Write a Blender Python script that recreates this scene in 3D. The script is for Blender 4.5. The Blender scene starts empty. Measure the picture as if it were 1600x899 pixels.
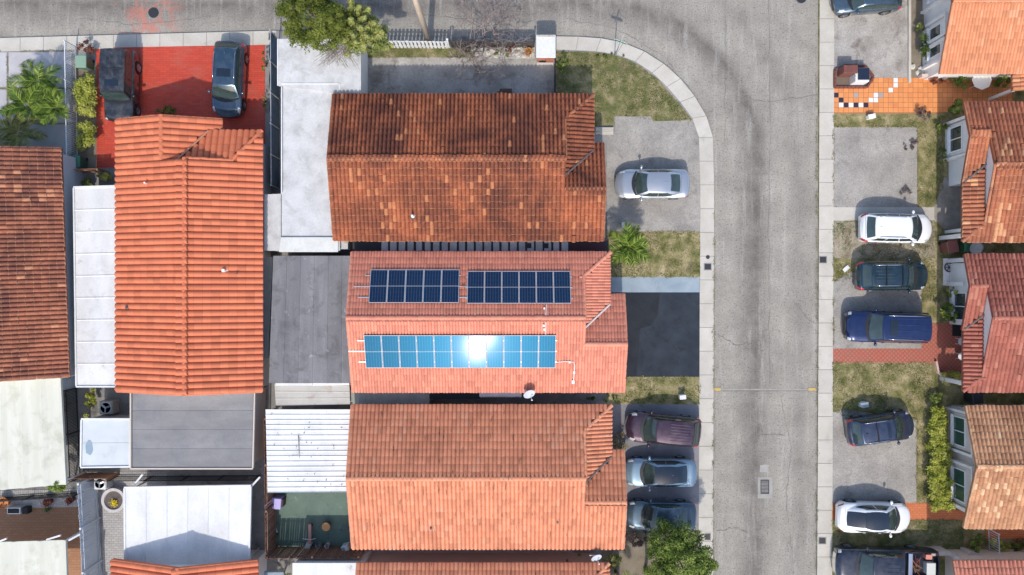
import bpy, math, random
import numpy as np
from mathutils import Vector, Matrix, noise as mnoise
random.seed(7)
RNG = np.random.default_rng(11)
S = bpy.context.scene
COL = S.collection
pi = math.pi

# ------------------------------------------------------------------ camera, sky, sun, exposure
CAM_H, FPX = 47.0, 1137.0                       # drone height (m), focal length in photo pixels
cam = bpy.data.cameras.new('camera')
cam.sensor_width = 36.0
cam.lens = FPX / 1600 * 36.0
cam.clip_end = 1000
cam_o = bpy.data.objects.new('camera', cam)
cam_o.location = (0, 0, CAM_H)
COL.objects.link(cam_o)
S.camera = cam_o
SUN_EL, SUN_AZ = math.radians(49), math.radians(184)   # azimuth clockwise from north (+Y): just west of south
world = bpy.data.worlds.new('World')
S.world = world
world.use_nodes = True
wn = world.node_tree
bg = wn.nodes['Background']
sky = wn.nodes.new('ShaderNodeTexSky')
sky.sky_type = 'NISHITA'
sky.sun_disc = False
sky.sun_elevation = SUN_EL
sky.sun_rotation = SUN_AZ
sky.air_density = 1.0
sky.dust_density = 1.6
sky.ozone_density = 1.2
wn.links.new(sky.outputs[0], bg.inputs[0])
bg.inputs[1].default_value = 0.15
sun = bpy.data.lights.new('sun', 'SUN')
sun.energy = 2.0
sun.angle = math.radians(1.0)
sun.color = (1.0, 0.945, 0.86)
sun_o = bpy.data.objects.new('sun', sun)
sdir = Vector((math.sin(SUN_AZ) * math.cos(SUN_EL), math.cos(SUN_AZ) * math.cos(SUN_EL), math.sin(SUN_EL)))
sun_o.rotation_euler = sdir.to_track_quat('Z', 'Y').to_euler()
sun_o.location = (0, -30, 60)
COL.objects.link(sun_o)
S.view_settings.view_transform = 'Standard'
S.view_settings.look = 'None'
S.view_settings.exposure = 0.68
S.view_settings.gamma = 1.0
S.cycles.use_denoising = True
S.cycles.max_bounces = 6
S.cycles.caustics_reflective = False
S.cycles.caustics_refractive = False

# ------------------------------------------------------------------ plan helpers
def sc(z): return (CAM_H - z) / FPX
def X(px, z=0.1): return (px - 800) * sc(z)
def Y(py, z=0.1): return (449.5 - py) * sc(z)
def P(px, py, z=0.1): return Vector((X(px, z), Y(py, z), z))

ORG = {}
def org(o):
    return ORG.get(o.name, Vector((0, 0, 0))) if o is not None else Vector((0, 0, 0))

def tag(o, label=None, cat=None, group=None, kind=None):
    if label: o['label'] = label
    if cat: o['category'] = cat
    if group: o['group'] = group
    if kind: o['kind'] = kind
    return o

def thing(name, label, cat, loc=(0, 0, 0), rz=0.0, group=None, kind=None):
    o = bpy.data.objects.new(name, None)
    o.empty_display_size = 0.3
    o.location = loc
    o.rotation_euler = (0, 0, rz)
    COL.objects.link(o)
    ORG[o.name] = Vector(loc)
    tag(o, label, cat, group, kind)
    return o

def link_mesh(name, me, parent=None, mtx=None):
    o = bpy.data.objects.new(name, me)
    if mtx is not None: o.matrix_local = mtx
    COL.objects.link(o)
    if parent is not None: o.parent = parent
    return o

def copy_tree(o, parent=None):
    c = o.copy()
    COL.objects.link(c)
    c.parent = parent
    for ch in o.children:
        copy_tree(ch, c)
    return c

class MB:
    """collects faces, builds ONE mesh object; coordinates are world unless parent is local"""
    def __init__(s):
        s.v = []; s.f = []; s.m = []; s.t = []
    def add(s, vs, fs, mi=0, tint=0.5):
        n = len(s.v)
        s.v.extend([tuple(v) for v in vs])
        for f in fs:
            s.f.append([i + n for i in f]); s.m.append(mi); s.t.append(tint)
        return s
    def quad(s, a, b, c, d, mi=0, tint=0.5): return s.add([a, b, c, d], [(0, 1, 2, 3)], mi, tint)
    def box(s, c, d, rz=0.0, mi=0, M=None, tint=0.5, bev=0.0):
        hx, hy, hz = d[0] / 2, d[1] / 2, d[2] / 2
        if bev > 0:
            b = min(bev, hx * .9, hy * .9, hz * .9)
            ring = [(hx - b, -hy), (hx, -hy + b), (hx, hy - b), (hx - b, hy), (-hx + b, hy), (-hx, hy - b), (-hx, -hy + b), (-hx + b, -hy)]
            ring2 = [(hx - b, -hy + b)] * 2 + [(hx - b, hy - b)] * 2 + [(-hx + b, hy - b)] * 2 + [(-hx + b, -hy + b)] * 2
            vs = [(x, y, -hz) for x, y in ring] + [(x, y, hz - b) for x, y in ring]
            vs += [(hx - b, -hy + b, hz), (hx - b, hy - b, hz), (-hx + b, hy - b, hz), (-hx + b, -hy + b, hz)]
            fs = [tuple(range(7, -1, -1))] + [(i, (i + 1) % 8, 8 + (i + 1) % 8, 8 + i) for i in range(8)]
            for k in range(4):
                i0, i1, i2 = 8 + 2 * k, 8 + (2 * k + 1), 8 + (2 * k + 2) % 8
                fs += [(i0, i1, 16 + k), (i1, i2, 16 + (k + 1) % 4, 16 + k)]
            fs += [(16, 17, 18, 19)]
        else:
            vs = [(x, y, z) for z in (-hz, hz) for x, y in ((-hx, -hy), (hx, -hy), (hx, hy), (-hx, hy))]
            fs = [(3, 2, 1, 0), (4, 5, 6, 7), (0, 1, 5, 4), (1, 2, 6, 5), (2, 3, 7, 6), (3, 0, 4, 7)]
        if M is None: M = Matrix.Translation(c) @ Matrix.Rotation(rz, 4, 'Z')
        return s.add([M @ Vector(v) for v in vs], fs, mi, tint)
    def prism(s, poly, z0, z1, mi=0):
        n = len(poly)
        ar = sum(poly[i][0] * poly[(i + 1) % n][1] - poly[(i + 1) % n][0] * poly[i][1] for i in range(n))
        if ar < 0: poly = poly[::-1]
        vs = [(p[0], p[1], z0) for p in poly] + [(p[0], p[1], z1) for p in poly]
        fs = [tuple(range(n - 1, -1, -1)), tuple(range(n, 2 * n))] + [(i, (i + 1) % n, n + (i + 1) % n, n + i) for i in range(n)]
        return s.add(vs, fs, mi)
    def tube(s, pts, rad, n=6, mi=0, cap=True, tint=0.5):
        pts = [Vector(p) for p in pts]
        if not isinstance(rad, (list, tuple)): rad = [rad] * len(pts)
        vs = []; ref = None
        for i, p in enumerate(pts):
            d = (pts[min(i + 1, len(pts) - 1)] - pts[max(i - 1, 0)]).normalized()
            if ref is None: ref = d.orthogonal().normalized()
            a = (ref - d * ref.dot(d))
            a = a.normalized() if a.length > 1e-5 else d.orthogonal().normalized()
            b = d.cross(a); ref = a
            vs += [p + (a * math.cos(2 * pi * k / n) + b * math.sin(2 * pi * k / n)) * rad[i] for k in range(n)]
        fs = [(i * n + k, i * n + (k + 1) % n, (i + 1) * n + (k + 1) % n, (i + 1) * n + k) for i in range(len(pts) - 1) for k in range(n)]
        if cap: fs += [tuple(range(n - 1, -1, -1)), tuple(range((len(pts) - 1) * n, len(pts) * n))]
        return s.add(vs, fs, mi, tint)
    def lathe(s, prof, n=24, c=(0, 0, 0), M=None, mi=0, sy=1.0, cap=True):
        """prof: (r, z) pairs"""
        M = M or Matrix.Translation(c)
        vs = [M @ Vector((r * math.cos(2 * pi * k / n), sy * r * math.sin(2 * pi * k / n), z)) for r, z in prof for k in range(n)]
        fs = [(i * n + k, i * n + (k + 1) % n, (i + 1) * n + (k + 1) % n, (i + 1) * n + k) for i in range(len(prof) - 1) for k in range(n)]
        if cap and prof[0][0] > 1e-4: fs.append(tuple(range(n - 1, -1, -1)))
        if cap and prof[-1][0] > 1e-4: fs.append(tuple(range((len(prof) - 1) * n, len(prof) * n)))
        return s.add(vs, fs, mi)
    def grid(s, rows, mi=0, flip=False, tint=0.5):
        nr, nc = len(rows), len(rows[0])
        vs = [v for r in rows for v in r]
        fs = [(i * nc + j, i * nc + j + 1, (i + 1) * nc + j + 1, (i + 1) * nc + j) for i in range(nr - 1) for j in range(nc - 1)]
        if flip: fs = [f[::-1] for f in fs]
        return s.add(vs, fs, mi, tint)
    def mesh(s, name, mats, smooth=False, angle=None, off=Vector((0, 0, 0)), tint=False):
        me = bpy.data.meshes.new(name)
        me.from_pydata([(v[0] - off.x, v[1] - off.y, v[2] - off.z) for v in s.v], [], s.f)
        for m in (mats if isinstance(mats, (list, tuple)) else [mats]): me.materials.append(m)
        if any(s.m): me.polygons.foreach_set('material_index', s.m)
        if tint:
            a = me.attributes.new('tint', 'FLOAT', 'FACE'); a.data.foreach_set('value', s.t)
        if smooth or angle:
            me.shade_smooth()
            if angle: me.set_sharp_from_angle(angle=math.radians(angle))
        me.update()
        return me
    def build(s, name, mats, parent=None, smooth=False, angle=None, world=True, tint=False):
        off = org(parent) if (parent is not None and world) else Vector((0, 0, 0))
        me = s.mesh(name, mats, smooth, angle, off, tint)
        o = link_mesh(name, me, parent)
        ORG[o.name] = Vector(off)
        return o

# ------------------------------------------------------------------ materials
def nd(nt, t, ins=None, **pr):
    n = nt.nodes.new(t)
    for k, v in pr.items(): setattr(n, k, v)
    for k, v in (ins or {}).items():
        s = n.inputs[k]
        if isinstance(v, bpy.types.NodeSocket): nt.links.new(v, s)
        else: s.default_value = v
    return n
def c4(c): return (c[0], c[1], c[2], 1.0)
def srgb(r, g, b):
    f = lambda c: (c / 255 / 12.92) if c <= 10 else ((c / 255 + .055) / 1.055) ** 2.4
    return (f(r), f(g), f(b))
def ramp(nt, fac, stops, interp='LINEAR'):
    n = nt.nodes.new('ShaderNodeValToRGB')
    n.color_ramp.interpolation = interp
    e = n.color_ramp.elements
    while len(e) < len(stops): e.new(0.5)
    for i, (p, c) in enumerate(stops):
        e[i].position = p
        e[i].color = c4(c) if not isinstance(c, (int, float)) else (c, c, c, 1)
    nt.links.new(fac, n.inputs[0])
    return n.outputs[0]
def mix(nt, a, b, fac, mode='MIX'):
    n = nt.nodes.new('ShaderNodeMix'); n.data_type = 'RGBA'; n.blend_type = mode
    for k, v in ((0, fac), (6, a), (7, b)):
        if isinstance(v, bpy.types.NodeSocket): nt.links.new(v, n.inputs[k])
        else: n.inputs[k].default_value = c4(v) if isinstance(v, tuple) else v
    return n.outputs[2]
def mth(nt, op, a, b=0.0, clamp=False):
    n = nt.nodes.new('ShaderNodeMath'); n.operation = op; n.use_clamp = clamp
    for i, v in enumerate((a, b)):
        if isinstance(v, bpy.types.NodeSocket): nt.links.new(v, n.inputs[i])
        else: n.inputs[i].default_value = v
    return n.outputs[0]
def newmat(name):
    m = bpy.data.materials.new(name); m.use_nodes = True
    nt = m.node_tree
    return m, nt, nt.nodes['Principled BSDF']
def coords(nt, kind='pos', scale=(1, 1, 1), rot=0.0):
    if kind == 'pos': src = nt.nodes.new('ShaderNodeNewGeometry').outputs['Position']
    else: src = nt.nodes.new('ShaderNodeTexCoord').outputs['Object']
    return nd(nt, 'ShaderNodeMapping', {'Vector': src, 'Scale': scale, 'Rotation': (0, 0, rot)}).outputs[0]
def noise(nt, vec, scale, detail=6, rough=.6, dist=0.0):
    return nd(nt, 'ShaderNodeTexNoise', {'Vector': vec, 'Scale': scale, 'Detail': detail, 'Roughness': rough, 'Distortion': dist}).outputs[0]
def bump(nt, bs, h, strength=.3, dist=.02):
    b = nd(nt, 'ShaderNodeBump', {'Height': h, 'Strength': strength, 'Distance': dist})
    nt.links.new(b.outputs[0], bs.inputs['Normal'])

def surf(name, stops, scale=1.5, detail=7, rough=.85, grain=.18, gscale=35, bmp=.25, bscale=60, kind='pos', stretch=(1, 1, 1),
         stain=None, metal=0.0, rnd=0.0, speck=None, coat=0.0, spec=.4, cracks=None):
    """stops: ramp over a large noise; grain: fine value noise; stain: (colour, scale, lo, hi); speck: (colour, scale, thr)"""
    m, nt, bs = newmat(name)
    v = coords(nt, kind, stretch)
    v0 = coords(nt, kind)
    if isinstance(stops, tuple): stops = [(.3, tuple(c * .9 for c in stops)), (.7, tuple(min(1, c * 1.1) for c in stops))]
    col = ramp(nt, noise(nt, v, scale, detail), stops)
    if stain:
        for st in (stain if isinstance(stain, list) else [stain]):
            f = nd(nt, 'ShaderNodeMapRange', {'Value': noise(nt, v0, st[1], 5, .65, .4), 'From Min': st[2], 'From Max': st[3]}).outputs[0]
            col = mix(nt, col, st[0], f)
    if speck:
        w = noise(nt, v0, speck[1], 2, .5)
        col = mix(nt, col, speck[0], nd(nt, 'ShaderNodeMapRange', {'Value': w, 'From Min': speck[2], 'From Max': speck[2] + .06}).outputs[0])
    if cracks:
        vd = nd(nt, 'ShaderNodeMixRGB' if False else 'ShaderNodeVectorMath', {0: v0, 1: (0, 0, 0)}, operation='ADD').outputs[0]
        vo = nd(nt, 'ShaderNodeTexVoronoi', {'Vector': vd, 'Scale': cracks[1]}, feature='DISTANCE_TO_EDGE').outputs[0]
        k = mth(nt, 'LESS_THAN', vo, cracks[2])
        k = mth(nt, 'MULTIPLY', k, mth(nt, 'GREATER_THAN', noise(nt, v0, cracks[1] * .8, 3), .53))
        col = mix(nt, col, cracks[0], mth(nt, 'MULTIPLY', k, .7))
    g = noise(nt, v0, gscale, 4, .7)
    gm = nd(nt, 'ShaderNodeMapRange', {'Value': g, 'From Min': .25, 'From Max': .75, 'To Min': 1 - grain, 'To Max': 1 + grain}).outputs[0]
    if rnd:
        r = nt.nodes.new('ShaderNodeObjectInfo').outputs['Random']
        gm = mth(nt, 'MULTIPLY', gm, nd(nt, 'ShaderNodeMapRange', {'Value': r, 'To Min': 1 - rnd, 'To Max': 1 + rnd}).outputs[0])
    col = mix(nt, col, gm, 1.0, 'MULTIPLY')
    nt.links.new(col, bs.inputs['Base Color'])
    bs.inputs['Roughness'].default_value = rough
    bs.inputs['Metallic'].default_value = metal
    bs.inputs['Specular IOR Level'].default_value = spec
    bs.inputs['Coat Weight'].default_value = coat
    if bmp: bump(nt, bs, noise(nt, v0, bscale, 4, .7), bmp, .01)
    return m

def plain(name, c, rough=.5, metal=0.0, coat=0.0, spec=.5, em=None):
    m, nt, bs = newmat(name)
    v = coords(nt, 'obj')
    n = noise(nt, v, 9.0, 5)
    f = nd(nt, 'ShaderNodeMapRange', {'Value': n, 'From Min': .2, 'From Max': .8, 'To Min': .93, 'To Max': 1.07}).outputs[0]
    nt.links.new(mix(nt, tuple(c), f, 1.0, 'MULTIPLY'), bs.inputs['Base Color'])
    bs.inputs['Roughness'].default_value = rough
    bs.inputs['Metallic'].default_value = metal
    bs.inputs['Coat Weight'].default_value = coat
    bs.inputs['Specular IOR Level'].default_value = spec
    return m

def paint(name, c, metal=.35, rough=.32, dust=.12):
    m, nt, bs = newmat(name)
    v = coords(nt, 'obj')
    d = nd(nt, 'ShaderNodeMapRange', {'Value': noise(nt, v, 2.5, 6), 'From Min': .4, 'From Max': .75, 'To Max': dust}).outputs[0]
    nt.links.new(mix(nt, tuple(c), (.42, .40, .37), d), bs.inputs['Base Color'])
    bs.inputs['Metallic'].default_value = metal
    bs.inputs['Roughness'].default_value = rough
    bs.inputs['Coat Weight'].default_value = 1.0
    bs.inputs['Coat Roughness'].default_value = .04
    return m

def glassmat(name, c=(.012, .018, .02), rough=.04):
    m, nt, bs = newmat(name)
    v = coords(nt, 'obj')
    n = noise(nt, v, 3.0, 4)
    nt.links.new(ramp(nt, n, [(.35, c), (.75, (c[0] * 1.5, c[1] * 1.5, c[2] * 1.5))]), bs.inputs['Base Color'])
    bs.inputs['Roughness'].default_value = rough
    bs.inputs['IOR'].default_value = 1.55
    bs.inputs['Specular IOR Level'].default_value = .8
    return m

def tilemat(name, base, alt, lip, stain, st_amt=.5, st_scale=.6, rough=.75, streak=None, lip_amt=.6, st_lo=.45, st_hi=.62):
    """clay tile: per-tile tint -> base..alt, weathering stain by world noise, lips paler, or darkened as painted course shadow"""
    m, nt, bs = newmat(name)
    v = coords(nt)
    t = nd(nt, 'ShaderNodeAttribute', attribute_name='tint').outputs['Fac']
    lp = nd(nt, 'ShaderNodeAttribute', attribute_name='lip').outputs['Fac']
    col = ramp(nt, t, [(0.0, tuple(c * .8 for c in base)), (.35, base), (.8, tuple(min(1, c * 1.12) for c in base)), (.9, alt), (1.0, alt)])
    f = nd(nt, 'ShaderNodeMapRange', {'Value': noise(nt, v, st_scale, 7, .7, .5), 'From Min': st_lo, 'From Max': st_hi, 'To Max': st_amt}).outputs[0]
    notalt = mth(nt, 'LESS_THAN', t, .87)
    f = mth(nt, 'MULTIPLY', f, mth(nt, 'ADD', mth(nt, 'MULTIPLY', notalt, .85), .15))
    col = mix(nt, col, stain, f)
    n2 = noise(nt, v, 6.0, 6, .75)
    f2 = nd(nt, 'ShaderNodeMapRange', {'Value': n2, 'From Min': .48, 'From Max': .7, 'To Max': st_amt * .6}).outputs[0]
    col = mix(nt, col, stain, f2)
    lf = mth(nt, 'MULTIPLY', lp, nd(nt, 'ShaderNodeMapRange', {'Value': noise(nt, v, 5.0, 3), 'From Min': .35, 'From Max': .6, 'To Min': lip_amt * .3, 'To Max': lip_amt}).outputs[0])
    col = mix(nt, col, lip, lf)
    if streak:
        sv = coords(nt, 'pos', streak[1])
        f3 = nd(nt, 'ShaderNodeMapRange', {'Value': noise(nt, sv, streak[2], 3, .6), 'From Min': streak[3], 'From Max': streak[3] + .08, 'To Max': streak[4]}).outputs[0]
        col = mix(nt, col, streak[0], f3)
    g = nd(nt, 'ShaderNodeMapRange', {'Value': noise(nt, v, 28, 4, .7), 'From Min': .25, 'From Max': .75, 'To Min': .84, 'To Max': 1.16}).outputs[0]
    col = mix(nt, col, g, 1.0, 'MULTIPLY')
    nt.links.new(col, bs.inputs['Base Color'])
    bs.inputs['Roughness'].default_value = rough
    bs.inputs['Specular IOR Level'].default_value = .3
    bump(nt, bs, noise(nt, v, 45, 4, .7), .25, .01)
    return m

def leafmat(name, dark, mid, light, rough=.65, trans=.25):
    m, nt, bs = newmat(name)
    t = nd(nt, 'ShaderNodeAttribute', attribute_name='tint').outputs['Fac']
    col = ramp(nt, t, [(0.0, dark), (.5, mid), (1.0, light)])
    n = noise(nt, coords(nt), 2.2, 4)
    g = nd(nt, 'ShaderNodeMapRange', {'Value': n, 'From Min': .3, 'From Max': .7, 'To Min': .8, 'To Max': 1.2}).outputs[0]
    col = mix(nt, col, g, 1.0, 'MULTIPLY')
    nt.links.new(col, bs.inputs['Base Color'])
    bs.inputs['Roughness'].default_value = rough
    bs.inputs['Specular IOR Level'].default_value = .15
    tr = nd(nt, 'ShaderNodeBsdfTranslucent', {'Color': col})
    mx = nd(nt, 'ShaderNodeMixShader', {0: trans, 1: bs.outputs[0], 2: tr.outputs[0]})
    nt.links.new(mx.outputs[0], nt.nodes['Material Output'].inputs[0])
    return m

MT = {}
def road_material():
    """old bleached asphalt; darker wheel tracks follow the bend (d = distance to the bend centre line)"""
    m, nt, bs = newmat('old_asphalt')
    v = coords(nt)
    p = nd(nt, 'ShaderNodeSeparateXYZ', {0: v})
    cx, cy = X(940, 0), Y(250, 0)
    dx = mth(nt, 'MAXIMUM', mth(nt, 'SUBTRACT', p.outputs[0], cx), 0.0)
    dy = mth(nt, 'MAXIMUM', mth(nt, 'SUBTRACT', p.outputs[1], cy), 0.0)
    d = mth(nt, 'SQRT', mth(nt, 'ADD', mth(nt, 'MULTIPLY', dx, dx), mth(nt, 'MULTIPLY', dy, dy)))
    wob = noise(nt, v, .35, 4)
    d = mth(nt, 'ADD', d, mth(nt, 'MULTIPLY', mth(nt, 'SUBTRACT', wob, .5), 1.1))
    dn = mth(nt, 'DIVIDE', d, 16.0)
    k = 1 / 24.2 / 16.0
    track = ramp(nt, dn, [(178 * k, .10), (205 * k, .0), (226 * k, .55), (243 * k, 1.0), (262 * k, .25), (283 * k, .0), (308 * k, .35), (328 * k, .12)])
    base = ramp(nt, noise(nt, v, .5, 8, .65), [(.3, srgb(138, 132, 123)), (.5, srgb(153, 147, 137)), (.7, srgb(165, 159, 148))])
    tn = mth(nt, 'MULTIPLY', track, nd(nt, 'ShaderNodeMapRange', {'Value': noise(nt, v, .9, 6, .7), 'From Min': .28, 'From Max': .62, 'To Min': .35, 'To Max': .9}).outputs[0])
    col = mix(nt, base, srgb(98, 91, 86), tn)
    sv = coords(nt, 'pos', (3.0, .25, 1))
    stk = nd(nt, 'ShaderNodeMapRange', {'Value': noise(nt, sv, .9, 6, .7), 'From Min': .52, 'From Max': .72, 'To Max': .42}).outputs[0]
    col = mix(nt, col, srgb(188, 184, 176), stk)
    st2 = nd(nt, 'ShaderNodeMapRange', {'Value': noise(nt, v, 1.7, 5, .7, .6), 'From Min': .60, 'From Max': .74, 'To Max': .4}).outputs[0]
    col = mix(nt, col, srgb(120, 106, 98), st2)
    g1 = noise(nt, v, 11, 4, .85)
    col = mix(nt, col, nd(nt, 'ShaderNodeMapRange', {'Value': g1, 'From Min': .3, 'From Max': .7, 'To Min': .74, 'To Max': 1.24}).outputs[0], 1.0, 'MULTIPLY')
    sp = nd(nt, 'ShaderNodeMapRange', {'Value': noise(nt, v, 9, 2, .9), 'From Min': .595, 'From Max': .645, 'To Max': .75}).outputs[0]
    col = mix(nt, col, srgb(78, 70, 66), sp)
    vo = nd(nt, 'ShaderNodeTexVoronoi', {'Vector': nd(nt, 'ShaderNodeVectorMath', {0: v, 1: nd(nt, 'ShaderNodeTexNoise', {'Vector': v, 'Scale': 1.5}).outputs['Color']}, operation='ADD').outputs[0], 'Scale': .45}, feature='DISTANCE_TO_EDGE').outputs[0]
    ck = mth(nt, 'MULTIPLY', mth(nt, 'LESS_THAN', vo, .006), mth(nt, 'GREATER_THAN', noise(nt, v, .4, 2), .52))
    col = mix(nt, col, srgb(96, 92, 90), mth(nt, 'MULTIPLY', ck, .32))
    # red paint wash run off the red driveway, round the manhole
    rn = noise(nt, nd(nt, 'ShaderNodeVectorMath', {0: v, 1: (3.1, .7, 0)}, operation='ADD').outputs[0], .55, 4, .5, 1.2)
    ex = mth(nt, 'SUBTRACT', 1.0, mth(nt, 'DIVIDE', mth(nt, 'ABSOLUTE', mth(nt, 'SUBTRACT', p.outputs[0], X(232, 0))), 2.6), True)
    ey = mth(nt, 'GREATER_THAN', p.outputs[1], Y(75, 0))
    band = mth(nt, 'SUBTRACT', 1.0, mth(nt, 'MULTIPLY', mth(nt, 'ABSOLUTE', mth(nt, 'SUBTRACT', rn, .5)), 11.0), True)
    rf = mth(nt, 'MULTIPLY', mth(nt, 'MULTIPLY', mth(nt, 'MULTIPLY', ex, ey), band), .75)
    col = mix(nt, col, srgb(196, 112, 92), rf)
    nt.links.new(col, bs.inputs['Base Color'])
    bs.inputs['Roughness'].default_value = .9
    bs.inputs['Specular IOR Level'].default_value = .25
    bump(nt, bs, g1, .4, .012)
    return m
def brick_material(name, c1, c2, mortar, bw, bh, rot=0.0, offset=.5, msize=.012, stain=None, rough=.8):
    m, nt, bs = newmat(name)
    v = coords(nt, 'pos', (1, 1, 1), rot)
    b = nd(nt, 'ShaderNodeTexBrick', {'Vector': v, 'Color1': c4(c1), 'Color2': c4(c2), 'Mortar': c4(mortar), 'Scale': 1.0, 'Mortar Size': msize, 'Brick Width': bw, 'Row Height': bh, 'Mortar Smooth': .3, 'Bias': 0.0}, offset=offset)
    v0 = coords(nt)
    col = b.outputs[0]
    if stain:
        f = nd(nt, 'ShaderNodeMapRange', {'Value': noise(nt, v0, stain[1], 6, .65), 'From Min': stain[2], 'From Max': stain[3], 'To Max': stain[4]}).outputs[0]
        col = mix(nt, col, stain[0], f)
    g = nd(nt, 'ShaderNodeMapRange', {'Value': noise(nt, v0, 22, 4, .7), 'From Min': .25, 'From Max': .75, 'To Min': .85, 'To Max': 1.15}).outputs[0]
    col = mix(nt, col, g, 1.0, 'MULTIPLY')
    nt.links.new(col, bs.inputs['Base Color'])
    bs.inputs['Roughness'].default_value = rough
    bs.inputs['Specular IOR Level'].default_value = .3
    bump(nt, bs, mth(nt, 'SUBTRACT', 1.0, b.outputs['Fac']), .5, .01)
    return m
# ------------------------------------------------------------------ the ground, road, pavements
def structure(o, label=None): return tag(o, label, None, None, 'structure')
G = 0.10
M_dirt = surf('bare_soil', [(.3, (.16, .13, .09)), (.7, (.27, .23, .17))], 1.2, grain=.35, bmp=.5)
M_yard = surf('yard_concrete', [(.3, (.20, .19, .18)), (.7, (.32, .31, .29))], .8, grain=.25, stain=((.10, .09, .08), 1.2, .55, .75))
M_walk = surf('pale_concrete', [(.25, srgb(176, 170, 158)), (.75, srgb(198, 192, 181))], .9, grain=.12, rnd=.05, stain=[((.30, .28, .26), 1.1, .6, .9), ((.12, .10, .09), 7, .7, .76)], gscale=22)
M_road = road_material()
M_drive = surf('worn_driveway', [(.3, srgb(138, 133, 126)), (.7, srgb(166, 160, 152))], .7, grain=.32, gscale=13, stain=[(srgb(122, 114, 110), .8, .58, .76), (srgb(84, 74, 68), 3.2, .70, .76)], speck=(srgb(90, 82, 78), 12, .68), cracks=(srgb(132, 126, 122), .5, .006))
M_drive2 = surf('stained_concrete', [(.3, srgb(144, 138, 130)), (.7, srgb(178, 173, 166))], .6, grain=.32, gscale=13, stain=[(srgb(110, 100, 92), .7, .52, .7), (srgb(70, 62, 56), 4, .69, .75)], speck=(srgb(90, 82, 74), 10, .70))
M_dark = surf('sealed_asphalt', [(.3, (.026, .032, .042)), (.7, (.042, .050, .063))], .9, grain=.18, gscale=30, stain=((.027, .032, .040), 1.6, .52, .66), rough=.85, spec=.15)
M_dark2 = surf('older_sealed_asphalt', [(.3, (.023, .026, .032)), (.7, (.032, .036, .043))], 1.2, grain=.2, gscale=30, rough=.85, spec=.15)
M_bluec = surf('blue_grey_concrete', [(.3, srgb(132, 146, 156)), (.7, srgb(154, 166, 174))], 1.0, grain=.1, stain=(srgb(110, 118, 124), .9, .6, .8))
M_grey = surf('grey_slab', [(.3, srgb(168, 164, 166)), (.7, srgb(190, 187, 188))], .8, grain=.10, rnd=.05)
M_red = brick_material('red_painted_pavers', (.56, .075, .042), (.47, .06, .035), (.36, .045, .028), .42, .14, 0, .5, .008, ((.40, .115, .08), .9, .48, .75, .7), .6)
M_redw = brick_material('red_interlocking_pavers', (.50, .12, .085), (.42, .15, .10), (.27, .11, .075), .20, .20, math.radians(45), 0, .03, ((.30, .14, .10), 1.0, .5, .8, .5))
M_terr = brick_material('terracotta_pavers', (.62, .20, .08), (.56, .16, .06), (.36, .15, .08), .30, .15, 0, .5, .012, ((.40, .15, .07), 1.0, .5, .8, .4))
M_brown = brick_material('brown_patio_tiles', (.34, .17, .09), (.38, .20, .11), (.24, .13, .08), .34, .17, 0, .5, .01, ((.22, .12, .07), .8, .5, .8, .5))
M_pave = brick_material('grey_patio_pavers', (.44, .42, .40), (.38, .36, .34), (.22, .21, .20), .3, .15, 0, .5, .012, ((.25, .24, .23), 1.0, .5, .8, .5))
M_green = surf('green_court_paint', [(.3, (.085, .135, .105)), (.7, (.125, .19, .145))], 1.2, grain=.12, stain=[((.22, .27, .24), 1.6, .62, .74), ((.05, .07, .055), 2.6, .6, .72)], rough=.6)
M_lawn = surf('dry_lawn', [(.30, (.070, .085, .022)), (.43, (.165, .155, .055)), (.55, (.28, .235, .115)), (.70, (.41, .34, .20))], 1.3, 8, grain=.4, gscale=14, bmp=.8, bscale=25, rough=.95, stain=[((.13, .10, .07), 1.1, .6, .75), ((.40, .36, .27), 5, .66, .74)])
M_lawn2 = surf('green_lawn', [(.28, (.060, .085, .022)), (.45, (.14, .14, .05)), (.6, (.26, .22, .115)), (.8, (.36, .29, .18))], 1.6, 8, grain=.4, gscale=14, bmp=.8, bscale=25, rough=.95, stain=((.12, .095, .06), .9, .58, .72))
M_stone = surf('pebble_bed', [(.3, (.30, .28, .25)), (.7, (.52, .50, .46))], 8, 4, grain=.35, gscale=12, bmp=.9, bscale=14)
M_iron = plain('cast_iron', (.055, .055, .06), .6, .6)
M_yellow = surf('worn_yellow_paint', [(.4, srgb(208, 170, 80)), (.65, srgb(172, 156, 120))], 5, grain=.2)
M_black = plain('black_rubber', (.012, .012, .012), .7)

NAREA = [0]
def area(name, pts, mat, top, z0=.02, label=None):
    NAREA[0] += 1; top += NAREA[0] * .00045
    mb = MB(); mb.prism([(X(a, top), Y(b, top)) for a, b in pts], z0, top)
    return structure(mb.build(name, mat), label)

g = MB(); g.prism([(-260, -260), (260, -260), (260, 260), (-260, 260)], -.6, -.03)
structure(g.build('ground', M_dirt), 'bare soil ground stretching beyond the houses')
g = MB(); g.quad(*[(a, b, 0.0) for a, b in ((-140, -110), (X(1285, 0), -110), (X(1285, 0), Y(-230, 0)), (-140, Y(-230, 0)))])
structure(g.build('road', M_road), 'bleached grey asphalt road bending from the top edge down the street')
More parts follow.
